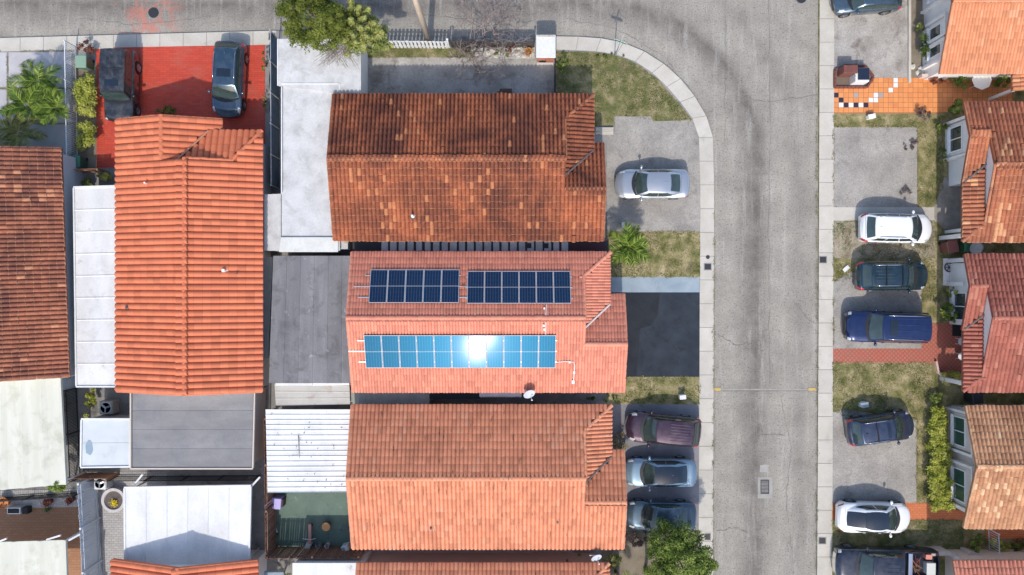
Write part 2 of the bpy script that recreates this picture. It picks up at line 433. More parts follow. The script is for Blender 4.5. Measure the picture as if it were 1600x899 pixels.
# raised blocks left and right of the road
outer = [(868, 57), (905, 57.5), (940, 60), (975, 67), (1010, 82), (1045, 105), (1075, 135), (1095, 165), (1108, 190), (1114, 215), (1116, 300), (1114, 1150)]
inner = [(868, 78), (925, 80), (955, 83), (982, 91), (1002, 101), (1030, 122), (1050, 145), (1070, 168), (1085, 190), (1092, 215), (1094, 300), (1091, 1150)]
g = MB(); g.prism([(X(a), Y(b)) for a, b in [(-700, 100), (-400, 79), (0, 59.5), (432, 48), (600, 57), (868, 57)] + outer[1:] + [(1114, 2600), (-700, 2600)]], -.3, G)
structure(g.build('yard_ground', M_yard), 'concrete yard ground under the houses left of the street')
g = MB(); g.prism([(X(a), Y(b)) for a, b in [(1281, -1200), (1279, 450), (1276, 1150), (1276, 2600), (2600, 2600), (2600, -1200)]], -.3, G)
structure(g.build('verge_ground', M_lawn), 'patchy dry turf ground of the houses right of the street')

def polyline(pts, n):
    pts = [Vector((a, b)) for a, b in pts]
    d = [0]
    for i in range(1, len(pts)): d.append(d[-1] + (pts[i] - pts[i - 1]).length)
    out = []
    for k in range(n + 1):
        t = d[-1] * k / n
        i = max(j for j in range(len(pts)) if d[j] <= t + 1e-9); i = min(i, len(pts) - 2)
        f = (t - d[i]) / (d[i + 1] - d[i])
        out.append(pts[i].lerp(pts[i + 1], f))
    return out
M_joint = surf('joint_dirt', (.27, .25, .22), 3)
def sidewalk(label, oa, ia, n, pa=None, pb=None):
    base = MB()
    pa, pb = pa or polyline(oa, n), pb or polyline(ia, n)
    base.prism([(X(p.x), Y(p.y)) for p in pa] + [(X(p.x), Y(p.y)) for p in reversed(pb)], .02, G + .008)
    root = structure(base.build('sidewalk', M_joint), label)
    for k in range(n):
        gap = .012
        a0, a1 = pa[k].lerp(pa[k + 1], gap), pa[k].lerp(pa[k + 1], 1 - gap)
        b0, b1 = pb[k].lerp(pb[k + 1], gap), pb[k].lerp(pb[k + 1], 1 - gap)
        a0, a1, b0, b1 = a0.lerp(b0, .01), a1.lerp(b1, .01), b0.lerp(a0, .01), b1.lerp(a1, .01)
        m = MB(); m.prism([(X(q.x), Y(q.y)) for q in (a0, a1, b1, b0)], .03, G + .02 + random.uniform(-.003, .003))
        m.build('slab', M_walk, root)
    return root
co, ci = polyline(outer[:10], 9), polyline(inner[:10], 9)
so = polyline([(1114, 215), (1116, 300), (1114, 920)], 19); si = polyline([(1092, 215), (1094, 300), (1091, 920)], 19)
sidewalk('pale concrete sidewalk curving round the corner lawn and down past the driveways', None, None, 28, co + so[1:], ci + si[1:])
sidewalk('pale concrete sidewalk along the road above the red driveway', [(-150, 66.5), (0, 59.5), (432, 48)], [(-150, 91), (0, 81), (432, 70)], 16)
sidewalk('pale concrete sidewalk on the right side of the street', [(1281, -80), (1279, 450), (1276, 980)], [(1304, -80), (1302, 450), (1300, 980)], 29)

# ---- right-hand lots
area('driveway', [(1303, -60), (1419, -60), (1419, 122), (1303, 122)], M_drive2, G + .006, label='worn grey parking pad at the top right with the black hatchback')
kb = MB(); kb.box(P(1420.5, 30, .15), (.16, 8.2, .2)); structure(kb.build('kerb', M_walk), 'thin beige kerb beside the flower bed at the top right')
bed_tr = area('planting_bed', [(1422, -60), (1472, -60), (1472, 122), (1422, 122)], M_dirt, G + .006, label='soil bed of shrubs below the wall at the top right')
area('lawn', [(1302, 178), (1480, 178), (1480, 199), (1302, 199)], M_lawn, G + .010, label='thin grass strip below the orange tiled path')
area('driveway', [(1302, 196), (1433, 196), (1433, 324), (1302, 324)], M_drive, G + .006, label='empty bleached concrete driveway above the white SUV')
area('lawn', [(1434, 186), (1474, 186), (1474, 326), (1434, 326)], M_lawn, G + .010, label='narrow grass strip beside the empty driveway')
area('walkway', [(1302, 324), (1462, 324), (1472, 336), (1462, 346), (1302, 345)], M_walk, G + .014, label='white concrete walkway under the white SUV')
area('porch_slab', [(1475, 277), (1510, 277), (1510, 358), (1475, 358), (1460, 342), (1460, 325)], surf('porch_concrete', [(.3, (.20, .18, .15)), (.7, (.34, .31, .27))], 2, grain=.2), G + .02, label='weathered porch slab at the end of the white walkway')
area('dirt_patch', [(1302, 346), (1460, 346), (1462, 404), (1302, 404)], surf('dry_dirt', [(.3, (.17, .14, .08)), (.5, (.31, .26, .19)), (.7, (.40, .35, .28))], 1.6, 8, grain=.4, gscale=14, bmp=.7, bscale=25, stain=((.10, .13, .04), 1.6, .55, .68)), G + .006, label='bare dirt patch under the dark teal SUV')
area('driveway', [(1302, 440), (1330, 425), (1440, 425), (1440, 545), (1302, 545)], M_drive, G + .008, label='grey concrete pad under the blue SUV')
area('red_path', [(1300, 545), (1440, 545), (1441, 505), (1502, 505), (1502, 600), (1478, 585), (1457, 567), (1300, 567)], M_redw, G + .014, label='red herringbone paver path leading to the porch')
area('lawn', [(1300, 567), (1456, 567), (1470, 585), (1472, 650), (1300, 650)], M_lawn, G + .010, label='patchy lawn between the red path and the small dark SUV')
area('driveway', [(1300, 645), (1318, 640), (1432, 655), (1432, 786), (1300, 786)], M_drive, G + .012, label='empty concrete pad between the small dark SUV and white coupe')
area('lawn', [(1432, 640), (1455, 640), (1455, 788), (1432, 788)], M_lawn, G + .010, label='grass strip beside the long clipped hedge')
area('terracotta_path', [(1300, 786), (1450, 786), (1478, 797), (1530, 797), (1530, 812), (1450, 812), (1300, 812)], M_terr, G + .016, label='terracotta brick path passing under the white coupe')
area('lawn', [(1300, 812), (1506, 812), (1506, 905), (1300, 905)], M_lawn2, G + .008, label='dark patchy grass between the white coupe and pickup truck')
area('red_path', [(1540, 820), (1640, 820), (1640, 842), (1540, 842)], M_terr, G + .016, label='red paved porch behind the white railing')

# ---- lots left of the street
area('lawn', [(868, 80), (925, 82), (955, 85), (980, 93), (1000, 103), (1028, 124), (1048, 147), (1068, 170), (1081, 188), (1020, 190), (1018, 182), (960, 182), (960, 196), (868, 200)], M_lawn2, G + .008, label='patchy corner lawn inside the curve of the sidewalk')
area('driveway', [(961, 181), (1016, 181), (1019, 187), (1085, 187), (1093, 215), (1094, 362), (948, 362), (948, 204), (961, 204)], M_drive, G + .006, label='worn concrete driveway with the silver sedan')
area('lawn', [(948, 362), (1094, 362), (1094, 433), (948, 433)], M_lawn, G + .010, label='brownish grass patch behind the small palm')
area('walkway', [(955, 433), (1093, 433), (1093, 457), (955, 457)], M_bluec, G + .010, label='blue grey painted concrete strip beside the black driveway')
area('driveway', [(955, 457), (1093, 457), (1093, 589), (955, 589)], M_dark, G + .006, label='freshly sealed black asphalt driveway of the house with solar panels')
area('asphalt_patch', [(955, 457.5), (1031, 457.5), (1028, 492), (1016, 509), (1000, 514), (997, 560), (994, 588), (955, 588)], M_dark2, G + .010, label='darker older sealed area of the black driveway beside the house')
area('lawn', [(948, 589), (1093, 589), (1093, 632), (948, 632)], M_lawn, G + .010, label='thin grass strip below the black driveway')
area('driveway', [(952, 632), (1093, 632), (1092, 830), (952, 830)], surf('darker_grey_driveway', [(.3, srgb(118, 115, 118)), (.7, srgb(144, 141, 142))], .8, grain=.2, gscale=20, stain=(srgb(80, 78, 80), .9, .6, .75)), G + .006, label='grey driveway with three cars in front of the orange house')  # plain grey, darker than the worn driveways
area('planting_bed', [(940, 830), (1092, 830), (1092, 960), (940, 960)], M_dirt, G + .008, label='soil bed under the leafy street tree at the bottom')
area('yard_paving', [(566, 88), (866, 92), (866, 165), (566, 165)], M_drive2, G + .006, label='stained concrete yard behind the white picket fence')
area('lawn', [(566, 74), (742, 76), (742, 90), (566, 90)], M_lawn2, G + .010, label='weedy grass strip inside the white picket fence')
bed_tree = area('pebble_bed', [(742, 62), (836, 62), (836, 92), (742, 92)], M_stone, G + .010, label='rough stone bed under the bare tree')
rd = area('red_driveway', [(150, 75), (414, 70), (414, 262), (150, 262)], M_red, G + .008, label='red painted paver driveway with two dark SUVs')
gd = MB(); gd.prism([(X(a), Y(b)) for a, b in [(-60, 84), (113, 78), (113, 240), (-60, 240)]], .02, G + .006)
gd = structure(gd.build('driveway', M_joint), 'grey slab driveway behind the left palms')
for (x0, x1) in ((-58, 11), (14, 112)):
    for (y0, y1) in ((82, 137), (140, 192), (195, 238)):
        m = MB(); m.prism([(X(a), Y(b)) for a, b in ((x0, y0), (x1, y0), (x1, y1), (x0, y1))], .03, G + .022); m.build('slab', M_grey, gd)
area('planting_bed', [(116, 100), (151, 100), (151, 262), (116, 262)], M_dirt, G + .012, label='soil bed between the white railing and red driveway')
area('patio', [(-40, 793), (132, 790), (132, 920), (-40, 920)], M_brown, G + .006, label='brown tiled patio at the lower left')
area('pebble_bed', [(-40, 768), (130, 764), (130, 792), (-40, 796)], M_stone, G + .008, label='pebble bed with flower pots at the lower left')
area('patio', [(160, 738), (260, 738), (260, 920), (160, 920)], M_pave, G + .006, label='grey paved side yard with the planter and condenser')
area('court', [(424, 765), (560, 765), (560, 868), (424, 868)], M_green, G + .006, label='worn green painted court between the wooden fence and orange house')

# ---- small things let into the ground
def cover(name, label, px, py, w, h, group, top=.128, round_=False):
    t = thing(name, label, 'cover', P(px, py, top), 0, group)
    m = MB()
    if round_:
        m.lathe([(w, -.03), (w, .004), (w * .86, .008), (w * .84, .002), (0.0001, .006)], 28); m.build('lid', M_iron, t, world=False)
        m = MB(); m.lathe([(w * 1.12, -.03), (w * 1.12, .003), (w * 1.01, .006), (w * 1.01, -.03)], 28, cap=False); m.build('frame', M_yard, t, world=False)
    else:
        m.box((0, 0, -.01), (w, h, .03), bev=.008); m.build('lid', M_iron, t, world=False)
        m = MB()
        for a in (-1, 1):
            m.box((a * (w / 2 + .03), 0, -.012), (.05, h + .11, .03)); m.box((0, a * (h / 2 + .03), -.013), (w, .05, .03))
        m.build('frame', M_yard, t, world=False)
    return t
cover('manhole', 'round dark manhole cover in the road above the red driveway', 240, 20, .34, 0, 'manhole covers', .012, True)
cover('manhole', 'round dark manhole cover at the top edge of the street', 1252, -3, .34, 0, 'manhole covers', .012, True)
cover('meter_cover', 'square dark meter cover in the sidewalk beside the dark teal SUV lot', 1286, 406, .40, .36, 'meter covers')
cover('meter_cover', 'square dark meter cover in the sidewalk near the pickup truck', 1285, 845, .40, .36, 'meter covers')
cover('meter_cover', 'square dark meter cover in the sidewalk by the blue grey strip', 1106, 417, .40, .36, 'meter covers')
cover('meter_cover', 'square meter cover in the sidewalk beside the leafy street tree', 1106, 839, .28, .36, 'meter covers')
cover('meter_cover', 'tiny round cap in the sidewalk just above a square meter cover', 1106, 402, .12, 0, None, .128, True)
cover('meter_cover', 'square dark cover in the sidewalk corner above the blue screen fence', 425, 57, .36, .36, 'meter covers')
t = thing('storm_drain', 'rectangular iron storm drain grate in the middle of the street', 'drain', P(1195, 761, .004))
m = MB(); m.box((0, 0, -.10), (.50, .86, .02)); m.build('pit', M_black, t, world=False)
m = MB()
for a in (-1, 1): m.box((a * .25, 0, .0), (.05, .90, .03)); m.box((0, a * .43, -.001), (.46, .05, .03))
m.build('frame', M_iron, t, world=False)
for k in range(9):
    m = MB(); m.box((0, -.36 + k * .09, -.005), (.45, .035, .03)); m.build('bar', M_iron, t, world=False)
M_seam = surf('seam_concrete', [(.3, (.26, .24, .21)), (.7, (.36, .34, .30))], 2, grain=.25)
M_tar = surf('old_tar', [(.35, (.12, .11, .10)), (.65, (.22, .205, .19))], 2.5, grain=.3)
t = thing('road_seam', 'raised concrete seam across the street with yellow painted ends', 'seam', P(1196, 610, .0))
m = MB(); m.box((0, .05, .003), (X(1277, 0) - X(1116, 0), .09, .006), bev=.002); m.build('strip', M_seam, t, world=False)
m = MB(); m.box((0, -.045, .003), (X(1277, 0) - X(1116, 0), .03, .006)); m.build('tar_line', M_tar, t, world=False)
for a, w in ((1121, .40), (1269, .48)):
    m = MB(); m.box((X(a, 0) - X(1196, 0), .06, .012), (w, .19, .016), bev=.005); m.build('painted_end', M_yellow, t, world=False)

# repairs and cracks in the street
area('road_patch', [(1184, 746), (1207, 746), (1207, 779), (1184, 779)], surf('drain_collar', [(.3, (.27, .255, .23)), (.7, (.36, .34, .31))], 2, grain=.35), .002 - (NAREA[0] + 1) * .00045, -.02, 'paler concrete collar round the storm drain grate')
area('road_patch', [(1188, 727), (1200, 726), (1200, 738), (1187, 738)], surf('pale_patch', [(.3, (.30, .285, .26)), (.7, (.38, .36, .325))], 2, grain=.35), .002 - (NAREA[0] + 1) * .00045, -.02, 'small pale square repair just above the storm drain')
cr = MB()
def crack(pts, w=.022, n=26):
    q = polyline(pts, n); L = []
    for i, p in enumerate(q):
        L.append(Vector((X(p.x + random.gauss(0, .9), 0), Y(p.y + random.gauss(0, .9), 0), .018)))
    for i in range(n):
        d = (L[i + 1] - L[i]).normalized(); s_ = Vector((-d.y, d.x, 0)) * w * .5 * random.uniform(.4, 1.3)
        cr.quad(L[i] - s_, L[i + 1] - s_, L[i + 1] + s_, L[i] + s_)
for pts in ([(1133, -5), (1134, 120), (1132, 230)], [(1200, -5), (1203, 180), (1201, 420), (1203, 600)], [(1188, 680), (1212, 679), (1226, 681)], [(1240, 470), (1262, 500), (1276, 506)], [(1117, 520), (1150, 540), (1172, 536)],
            [(1120, 830), (1150, 824), (1168, 832)], [(890, 30), (960, 44), (1040, 90), (1080, 150)], [(120, 28), (210, 40), (330, 26)], [(620, 18), (720, 30), (840, 22)], [(1150, 150), (1200, 160), (1278, 148)], [(1220, 620), (1236, 700), (1228, 790), (1240, 880)]): crack(pts)
structure(cr.build('road_crack', M_tar), 'fine dark cracks and seams wandering over the asphalt')
# orange tiled path at the top right, tile by tile
path = MB(); pp = [(1303, 140), (1355, 139), (1366, 123), (1480, 121), (1584, 118), (1584, 164), (1500, 165), (1470, 178), (1303, 178)]
path.prism([(X(a), Y(b)) for a, b in pp], .02, G + .012)
path = structure(path.build('tiled_path', surf('grout', (.36, .17, .08), 3)), 'orange tiled path with a few black and white tiles')
M_ot = surf('orange_tile', [(.3, (.66, .235, .075)), (.7, (.74, .29, .10))], 1.0, grain=.1, rnd=.10, rough=.5)
M_bt = plain('black_tile', (.03, .025, .04), .4); M_wt = plain('white_tile', (.72, .70, .66), .5); M_gt = plain('grey_tile', (.34, .32, .31), .5)
def inpoly(poly, x, y):
    c = False; j = len(poly) - 1
    for i in range(len(poly)):
        xi, yi = poly[i]; xj, yj = poly[j]
        if (yi > y) != (yj > y) and x < (xj - xi) * (y - yi) / (yj - yi) + xi: c = not c
        j = i
    return c
special = {(0, 3): M_bt, (1, 4): M_bt, (1, 5): M_wt, (2, 5): M_bt, (3, 5): M_wt, (4, 5): M_bt, (5, 5): M_wt, (6, 5): M_bt, (7, 4): M_wt, (8, 3): M_wt, (8, 4): M_wt, (9, 3): M_gt, (4, 3): M_gt, (11, 2): M_wt, (12, 1): M_wt, (12, 0): M_wt}
tm = MB(); tw = 7.75 * sc(G); tm.box((0, 0, 0), (tw - .028, tw - .028, .02), bev=.006)
tmesh = {}
for i in range(36):
    for j in range(8):
        px, py = 1306.5 + 7.75 * i, 125.5 + 7.75 * j
        if not inpoly(pp, px, py): continue
        mat = special.get((i, j - 0), M_ot)
        if mat.name not in tmesh: tmesh[mat.name] = tm.mesh('paving_tile', mat)
        link_mesh('paving_tile', tmesh[mat.name], path, Matrix.Translation(P(px, py, G + .012 + random.uniform(0, .003))) @ Matrix.Rotation(random.uniform(-.012, .012), 4, 'Z'))
# ------------------------------------------------------------------ tiled roofs
ZR, ZE = 4.35, 3.05
TILE_CACHE = {}
TILE_LIMIT = 300
LIPF = .09
def tile_geo(w, L, a, flat=0.0, step=.038):
    """one barrel tile: arched top (lower end raised, lips down); local x across, y up-slope"""
    n = 8
    prof = []
    for i in range(n + 1):
        s = i / n
        prof.append((-w / 2 + w * s, a * (max(0, math.sin(pi * s)) ** .62)))
    vs = [(x, -L * .5, z + .020 - step * .75) for x, z in prof] + [(x, L * .56, z) for x, z in prof] + [(x, -L * .5, z - .03) for x, z in prof] + [(x, -L * (.5 - LIPF),  z + step) for x, z in prof]
    m = n + 1
    fs = [(3 * m + i, 3 * m + i + 1, m + i + 1, m + i) for i in range(n)] + [(i, i + 1, 3 * m + i + 1, 3 * m + i) for i in range(n)] + [(2 * m + i, 2 * m + i + 1, i + 1, i) for i in range(n)]
    lip = [0.0] * n + [1.0] * (2 * n)
    return np.array(vs), fs, lip
def add_attr(me, name, vals):
    a = me.attributes.new(name, 'FLOAT', 'FACE'); a.data.foreach_set('value', np.asarray(vals, dtype=np.float32))
def raw_mesh(name, vs, fs, mat, tint=None, lip=None, smooth=True):
    me = bpy.data.meshes.new(name)
    me.from_pydata(vs.tolist() if isinstance(vs, np.ndarray) else vs, [], fs.tolist() if isinstance(fs, np.ndarray) else fs)
    me.materials.append(mat)
    if tint is not None: add_attr(me, 'tint', tint)
    if lip is not None: add_attr(me, 'lip', lip)
    if smooth:
        me.shade_smooth(); me.set_sharp_from_angle(angle=math.radians(50))
    me.update()
    return me
NT = 6
def tile_meshes(key, w, L, a, flat, mat, step=.038):
    k = (mat.name, round(w, 3), round(L, 3))
    if k not in TILE_CACHE:
        vs, fs, lip = tile_geo(w, L, a, flat, step)
        tints = [.15, .35, .55, .7, .82, .96]
        TILE_CACHE[k] = (vs, fs, lip, [raw_mesh('tile', vs, fs, mat, [t] * len(fs), lip) for t in tints], tints)
    return TILE_CACHE[k]

class Roof:
    def __init__(s, root, mat, w, L, a, flat=0.0, altp=.05, deckmat=None, limit=TILE_LIMIT, name='roof', jit=1.0, step=.038):
        s.root, s.mat, s.w, s.L, s.a, s.flat, s.altp, s.limit = root, mat, w, L, a, flat, altp, limit
        s.deck = MB(); s.tiles = []; s.ridges = []; s.deckmat = deckmat or mat
        s.name = name; s.jit = jit; s.step = step
    def plane(s, poly, down, over=.04):
        poly = [Vector(p) for p in poly]
        nrm = Vector((0, 0, 0))
        for i in range(len(poly)): nrm += (poly[i] - poly[0]).cross(poly[(i + 1) % len(poly)] - poly[0])
        nrm.normalize()
        if nrm.z < 0: nrm = -nrm; poly = poly[::-1]
        d = Vector(down); d = (d - nrm * d.dot(nrm)).normalized()
        up = -d; cr = up.cross(nrm); cr.normalize()          # cr x up = nrm
        if cr.cross(up).dot(nrm) < 0: cr = -cr
        o = min(poly, key=lambda p: p.z)
        p2 = [((p - o).dot(cr), (p - o).dot(up)) for p in poly]
        a0, a1 = min(p[0] for p in p2), max(p[0] for p in p2)
        b1 = max(p[1] for p in p2)
        nc = max(1, round((a1 - a0) / s.w)); w = (a1 - a0) / nc
        nr = int(b1 / s.L) + 2
        n = len(poly)
        low = [p - nrm * .035 for p in poly]; lo2 = [p - Vector((0, 0, .16)) for p in low]
        s.deck.add(low + lo2, [tuple(range(n)), tuple(range(2 * n - 1, n - 1, -1))] + [(n + i, n + (i + 1) % n, (i + 1) % n, i) for i in range(n)])
        R = Matrix((cr, up, nrm)).transposed()
        for j in range(nr):
            b = (j + .5) * s.L - over
            for i in range(nc):
                a = a0 + (i + .5) * w
                if inpoly(p2, a, min(b, b1 - .02) if b - s.L * .5 < b1 - .05 else b):
                    c = o + cr * a + up * b
                    ja = random.gauss(0, .02) * s.jit; jb = random.gauss(0, .014) * s.jit
                    rot = R @ Matrix.Rotation(ja, 3, 'Z') @ Matrix.Rotation((.035 if s.step > .03 else .018) + random.gauss(0, .012) * s.jit, 3, 'X')
                    s.tiles.append((c + up * jb + nrm * (.0 + random.uniform(0, .008) * s.jit), rot, w / s.w, j))
        return nrm
    def ridge(s, p, q, r=.15, both=True):
        p, q = Vector(p), Vector(q)
        n = max(1, round((q - p).length / .42))
        for k in range(n):
            s.ridges.append((p.lerp(q, k / n), p.lerp(q, (k + 1.08) / n), r))
    def finish(s):
        deck = s.deck.build(s.name, s.deckmat, s.root)
        if s.deckmat is s.mat:
            add_attr(deck.data, 'tint', [.1] * len(deck.data.polygons)); add_attr(deck.data, 'lip', [0] * len(deck.data.polygons))
        off = org(s.root)
        vs, fs, lip, meshes, tints = tile_meshes(s.name, s.w, s.L, s.a, s.flat, s.mat, s.step)
        order = sorted(s.tiles, key=lambda t: (t[0] - Vector((0, 0, CAM_H))).length if abs(X(0)) > abs(t[0].x) - 2 and abs(t[0].y) < 20 else 999)
        def pick(c):
            p = s.altp
            if p > .01 and mnoise.noise(c * .45 + Vector((5.2, 1.7, 0))) > .33: p = min(.4, p * 11)     # re-laid patches of newer tiles
            return (NT - 1) if random.random() < p else random.randrange(NT - 1)
        for c, R, wf, j in order[:s.limit]:
            M = Matrix.Translation(c - off) @ R.to_4x4() @ Matrix.Diagonal((wf, 1, 1, 1))
            link_mesh('tile', meshes[pick(c)], deck, M)
        rest = order[s.limit:]
        if rest:
            C = np.array([c - off for c, *_ in rest]); RR = np.array([np.array(R) for _, R, _, _ in rest]); WF = np.array([w for *_, w, _ in rest])
            V = np.repeat(vs[None], len(rest), 0).copy(); V[:, :, 0] *= WF[:, None]
            V = np.einsum('nij,nkj->nki', RR, V) + C[:, None, :]
            nv = len(vs)
            F = np.array(fs)[None] + (np.arange(len(rest)) * nv)[:, None, None]
            tt = np.repeat([tints[pick(c_)] for c_, *_ in rest], len(fs)); ll = np.tile(lip, len(rest))
            me = raw_mesh('tile_field', V.reshape(-1, 3), F.reshape(-1, 4), s.mat, tt, ll)
            tag(link_mesh('tile_field', me, deck), kind='stuff')
        # ridge and hip caps, each a tapered half barrel
        rm = {}
        for p, q, r in s.ridges:
            L = (q - p).length
            key = (round(L, 2), r, s.mat.name)
            if key not in rm:
                mb = MB(); nn = 7
                ring = lambda rr, x, dz: [(x, rr * math.cos(pi * k / (nn - 1)), rr * .75 * math.sin(pi * k / (nn - 1)) + dz - .03) for k in range(nn)]
                mb.add(ring(r, 0, .012) + ring(r * .86, L, 0) + ring(r * .8, 0, -.02), [(k, k + 1, nn + k + 1, nn + k)[::-1] for k in range(nn - 1)] + [(2 * nn + k, 2 * nn + k + 1, k + 1, k)[::-1] for k in range(nn - 1)])
                va = np.array(mb.v)
                rm[key] = [raw_mesh('ridge_tile', va, mb.f, s.mat, [t] * len(mb.f), [0.25] * 6 + [.6] * 6) for t in (.5, .7, .86)]
            d = (q - p).normalized(); side = Vector((0, 0, 1)).cross(d).normalized(); up = d.cross(side)
            M = Matrix.Translation(p - off + Vector((0, 0, .05))) @ Matrix((d, side, up)).transposed().to_4x4() @ Matrix.Rotation(random.gauss(0, .02), 4, 'Z')
            link_mesh('ridge_tile', random.choice(rm[key]), deck, M)
        return deck

def module_house(label, group, root_pt, O, U, V, u0, u1, u2, u3, vh, vg, vs, ve, rmat, w, L, a, wallmat, pitch=None, flat=0.0, altp=.05,
                 overhang=.45, limit=TILE_LIMIT, zr=ZR, fascia=None, wall_u=None, hip=True, flash=None, jit=1.0, step=.038, porch=0.0):
    """main gable along U; P- slope on -V side with a half hip (u1..u2), a lower front gable (u1..u3, ridge at vs) on the +V side"""
    root = thing('house', label, 'house', root_pt, 0, group)
    U, V = Vector((U[0], U[1], 0)), Vector((V[0], V[1], 0)); O = Vector((O[0], O[1], 0))
    t = pitch or (zr - ZE) / (-vh)
    W = lambda u, v, z: O + U * u + V * v + Vector((0, 0, z))
    zm = lambda v: zr - t * abs(v)
    R = Roof(root, rmat, w, L, a, flat, altp, limit=limit, jit=jit, step=step)
    zs = zr - t * vs
    zeh, zeg = zm(vh), zm(vg)
    if hip:
        vt = max(-.2, min(vs - .3, (2 * vs + vh) + (u2 - u1) * .9))   # valley top on u1
        zp = zs - t * (vs - vt)                               # hip plane height along u1
        va = -(zr - zp) / t
        va = max(va, vh + .15)
        vb = 2 * vs + vh                                      # valley foot at hip eave height
        R.plane([W(u0, 0, zr), W(u1, 0, zr), W(u1, va, zm(va)), W(u2, vh, zeh), W(u0, vh, zeh)], -V)
        R.plane([W(u1, va, zm(va)), W(u1, vt, zm(va)), W(u2, vb, zeh), W(u2, vh, zeh)], U)
        ve2 = min(ve, vb - .05)
        R.plane([W(u1, vt, zs - t * (vs - vt)), W(u1, vs, zs), W(u3, vs, zs), W(u3, ve2, zs - t * (vs - ve2)), W(u2, ve2, zs - t * (vs - ve2)), W(u2, vb, zeh)], -V)
        R.plane([W(u0, 0, zr), W(u1, 0, zr), W(u1, vs, zs), W(u3, vs, zs), W(u3, vg, zeg), W(u0, vg, zeg)], V)
        R.ridge(W(u2 + .05, vh, zeh), W(u1, va, zm(va)), .12)
        R.ridge(W(u1 + .02, va, zm(va) + .02), W(u1 + .02, 0, zr - .02), .085)
        R.ridge(W(u3, vs, zs), W(u1, vs, zs), .15)
        R.ridge(W(u3 - .03, vs, zs), W(u3 - .03, vg, zeg), .07)
        R.ridge(W(u3 - .03, vs, zs), W(u3 - .03, ve2, zs - t * (vs - ve2)), .07)
    else:
        R.plane([W(u0, 0, zr), W(u1, 0, zr), W(u1, vh, zeh), W(u0, vh, zeh)], -V)
        R.plane([W(u0, 0, zr), W(u1, 0, zr), W(u1, vg, zeg), W(u0, vg, zeg)], V)
        for v_, z_ in ((vh, zeh), (vg, zeg)): R.ridge(W(u1 - .03, v_, z_), W(u1 - .03, 0, zr), .08)
    for v_, z_ in ((vh, zeh), (vg, zeg)): R.ridge(W(u0 + .03, v_, z_), W(u0 + .03, 0, zr), .07)
    R.ridge(W(u0, 0, zr), W(u1, 0, zr), .16)
    deck = R.finish()
    if hip:   # valley flashing, a thin bent strip lying on the tiles
        m = MB(); p, q = W(u1, vt, zm(va) + a + .05), W(u2, vb, zeh + a + .05)
        dd = (q - p).normalized(); sd = dd.cross(Vector((0, 0, 1))).normalized() * .055
        m.add([p + sd, p + Vector((0, 0, .02)), p - sd, q + sd, q + Vector((0, 0, .02)), q - sd, p - Vector((0, 0, a + .05)), q - Vector((0, 0, a + .05))], [(0, 1, 4, 3), (1, 2, 5, 4), (0, 3, 7, 6), (2, 6, 7, 5)])
        m.build('valley_flashing', flash or M_valley, deck)
    # walls: outline inset under the eaves, gable infill up to the slopes
    ov = overhang
    uw = (u2 if hip else u1) - ov if wall_u is None else wall_u
    m = MB()
    vv = [vh + ov, vs, vg - ov] if hip else [vh + ov, 0, vg - ov]
    drop = .24
    sections = [(u0 + ov * .3, [(vh + ov, zm(vh + ov)), (0, zr), (vg - ov, zm(vg - ov))]), ((u1 - porch if porch else min(uw, u1 - .02)) if hip else uw, [(vh + ov, zm(vh + ov)), (0, zr), (vg - ov, zm(vg - ov))])]
    def block(ua, ub, prof):
        n = len(prof)
        for uu, rev in ((ua, False), (ub, True)):
            pts = [W(uu, prof[0][0], 0), W(uu, prof[-1][0], 0)] + [W(uu, v_, z_ - drop) for v_, z_ in reversed(prof)]
            m.add(pts, [tuple(range(len(pts)))[::-1] if rev else tuple(range(len(pts)))])
        for v_, z_ in (prof[0], prof[-1]):
            m.quad(W(ua, v_, 0), W(ub, v_, 0), W(ub, v_, z_ - drop), W(ua, v_, z_ - drop))
    block(sections[0][0], sections[1][0], sections[0][1])
    if hip:
        ve3 = min(ve, vb - .05) + ov * .5
        block(u1 - porch - .02, (u3 - ov) if wall_u is None else wall_u + .01, [(ve3, zs - t * (vs - ve3)), (vs, zs), (vg - ov - .01, zm(vg - ov))])
        block(u1 - porch - .03, (u1 - porch + .02) if porch else ((u2 - ov) if wall_u is None else wall_u - .01), [(vh + ov + .01, zeh - .02), (ve3 + .02, zeh - .02)])
        m.add([W(u1 - .01, va, zm(va) - .05), W(u1 - .01, 0, zr - .05), W(u1 - .01, vs, zs - .06), W(u1 - .01, vt, zm(va) - .06)], [(0, 1, 2, 3)])
    m.build('wall', wallmat, root)
    if porch:
        m = MB(); q = W(u2 - .42, vh + .42, 0); m.box((q.x, q.y, G + (zeh - .25 - G) / 2), (.26, .26, zeh - .25 - G), bev=.02); m.build('porch_post', wallmat, root)
    return root, W, zm, deck

M_flashw = plain('pale_flashing', (.62, .55, .50), .5)
M_flasho = plain('orange_flashing', (.45, .20, .12), .6)
M_valley = plain('valley_metal', (.16, .13, .12), .5, .4)
M_wbeige = surf('beige_stucco', [(.3, (.58, .49, .43)), (.7, (.65, .56, .50))], 1.2, grain=.08, stain=((.36, .31, .27), 1.5, .62, .85))
M_wwhite = surf('white_stucco', [(.3, (.70, .66, .62)), (.7, (.78, .75, .71))], 1.2, grain=.06, stain=((.45, .43, .40), 1.5, .62, .85))
M_wpink = surf('pink_stucco', [(.3, (.56, .38, .32)), (.7, (.62, .44, .38))], 1.2, grain=.08)
M_wgrey = surf('grey_stucco', [(.3, (.40, .37, .35)), (.7, (.46, .43, .41))], 1.2, grain=.08)

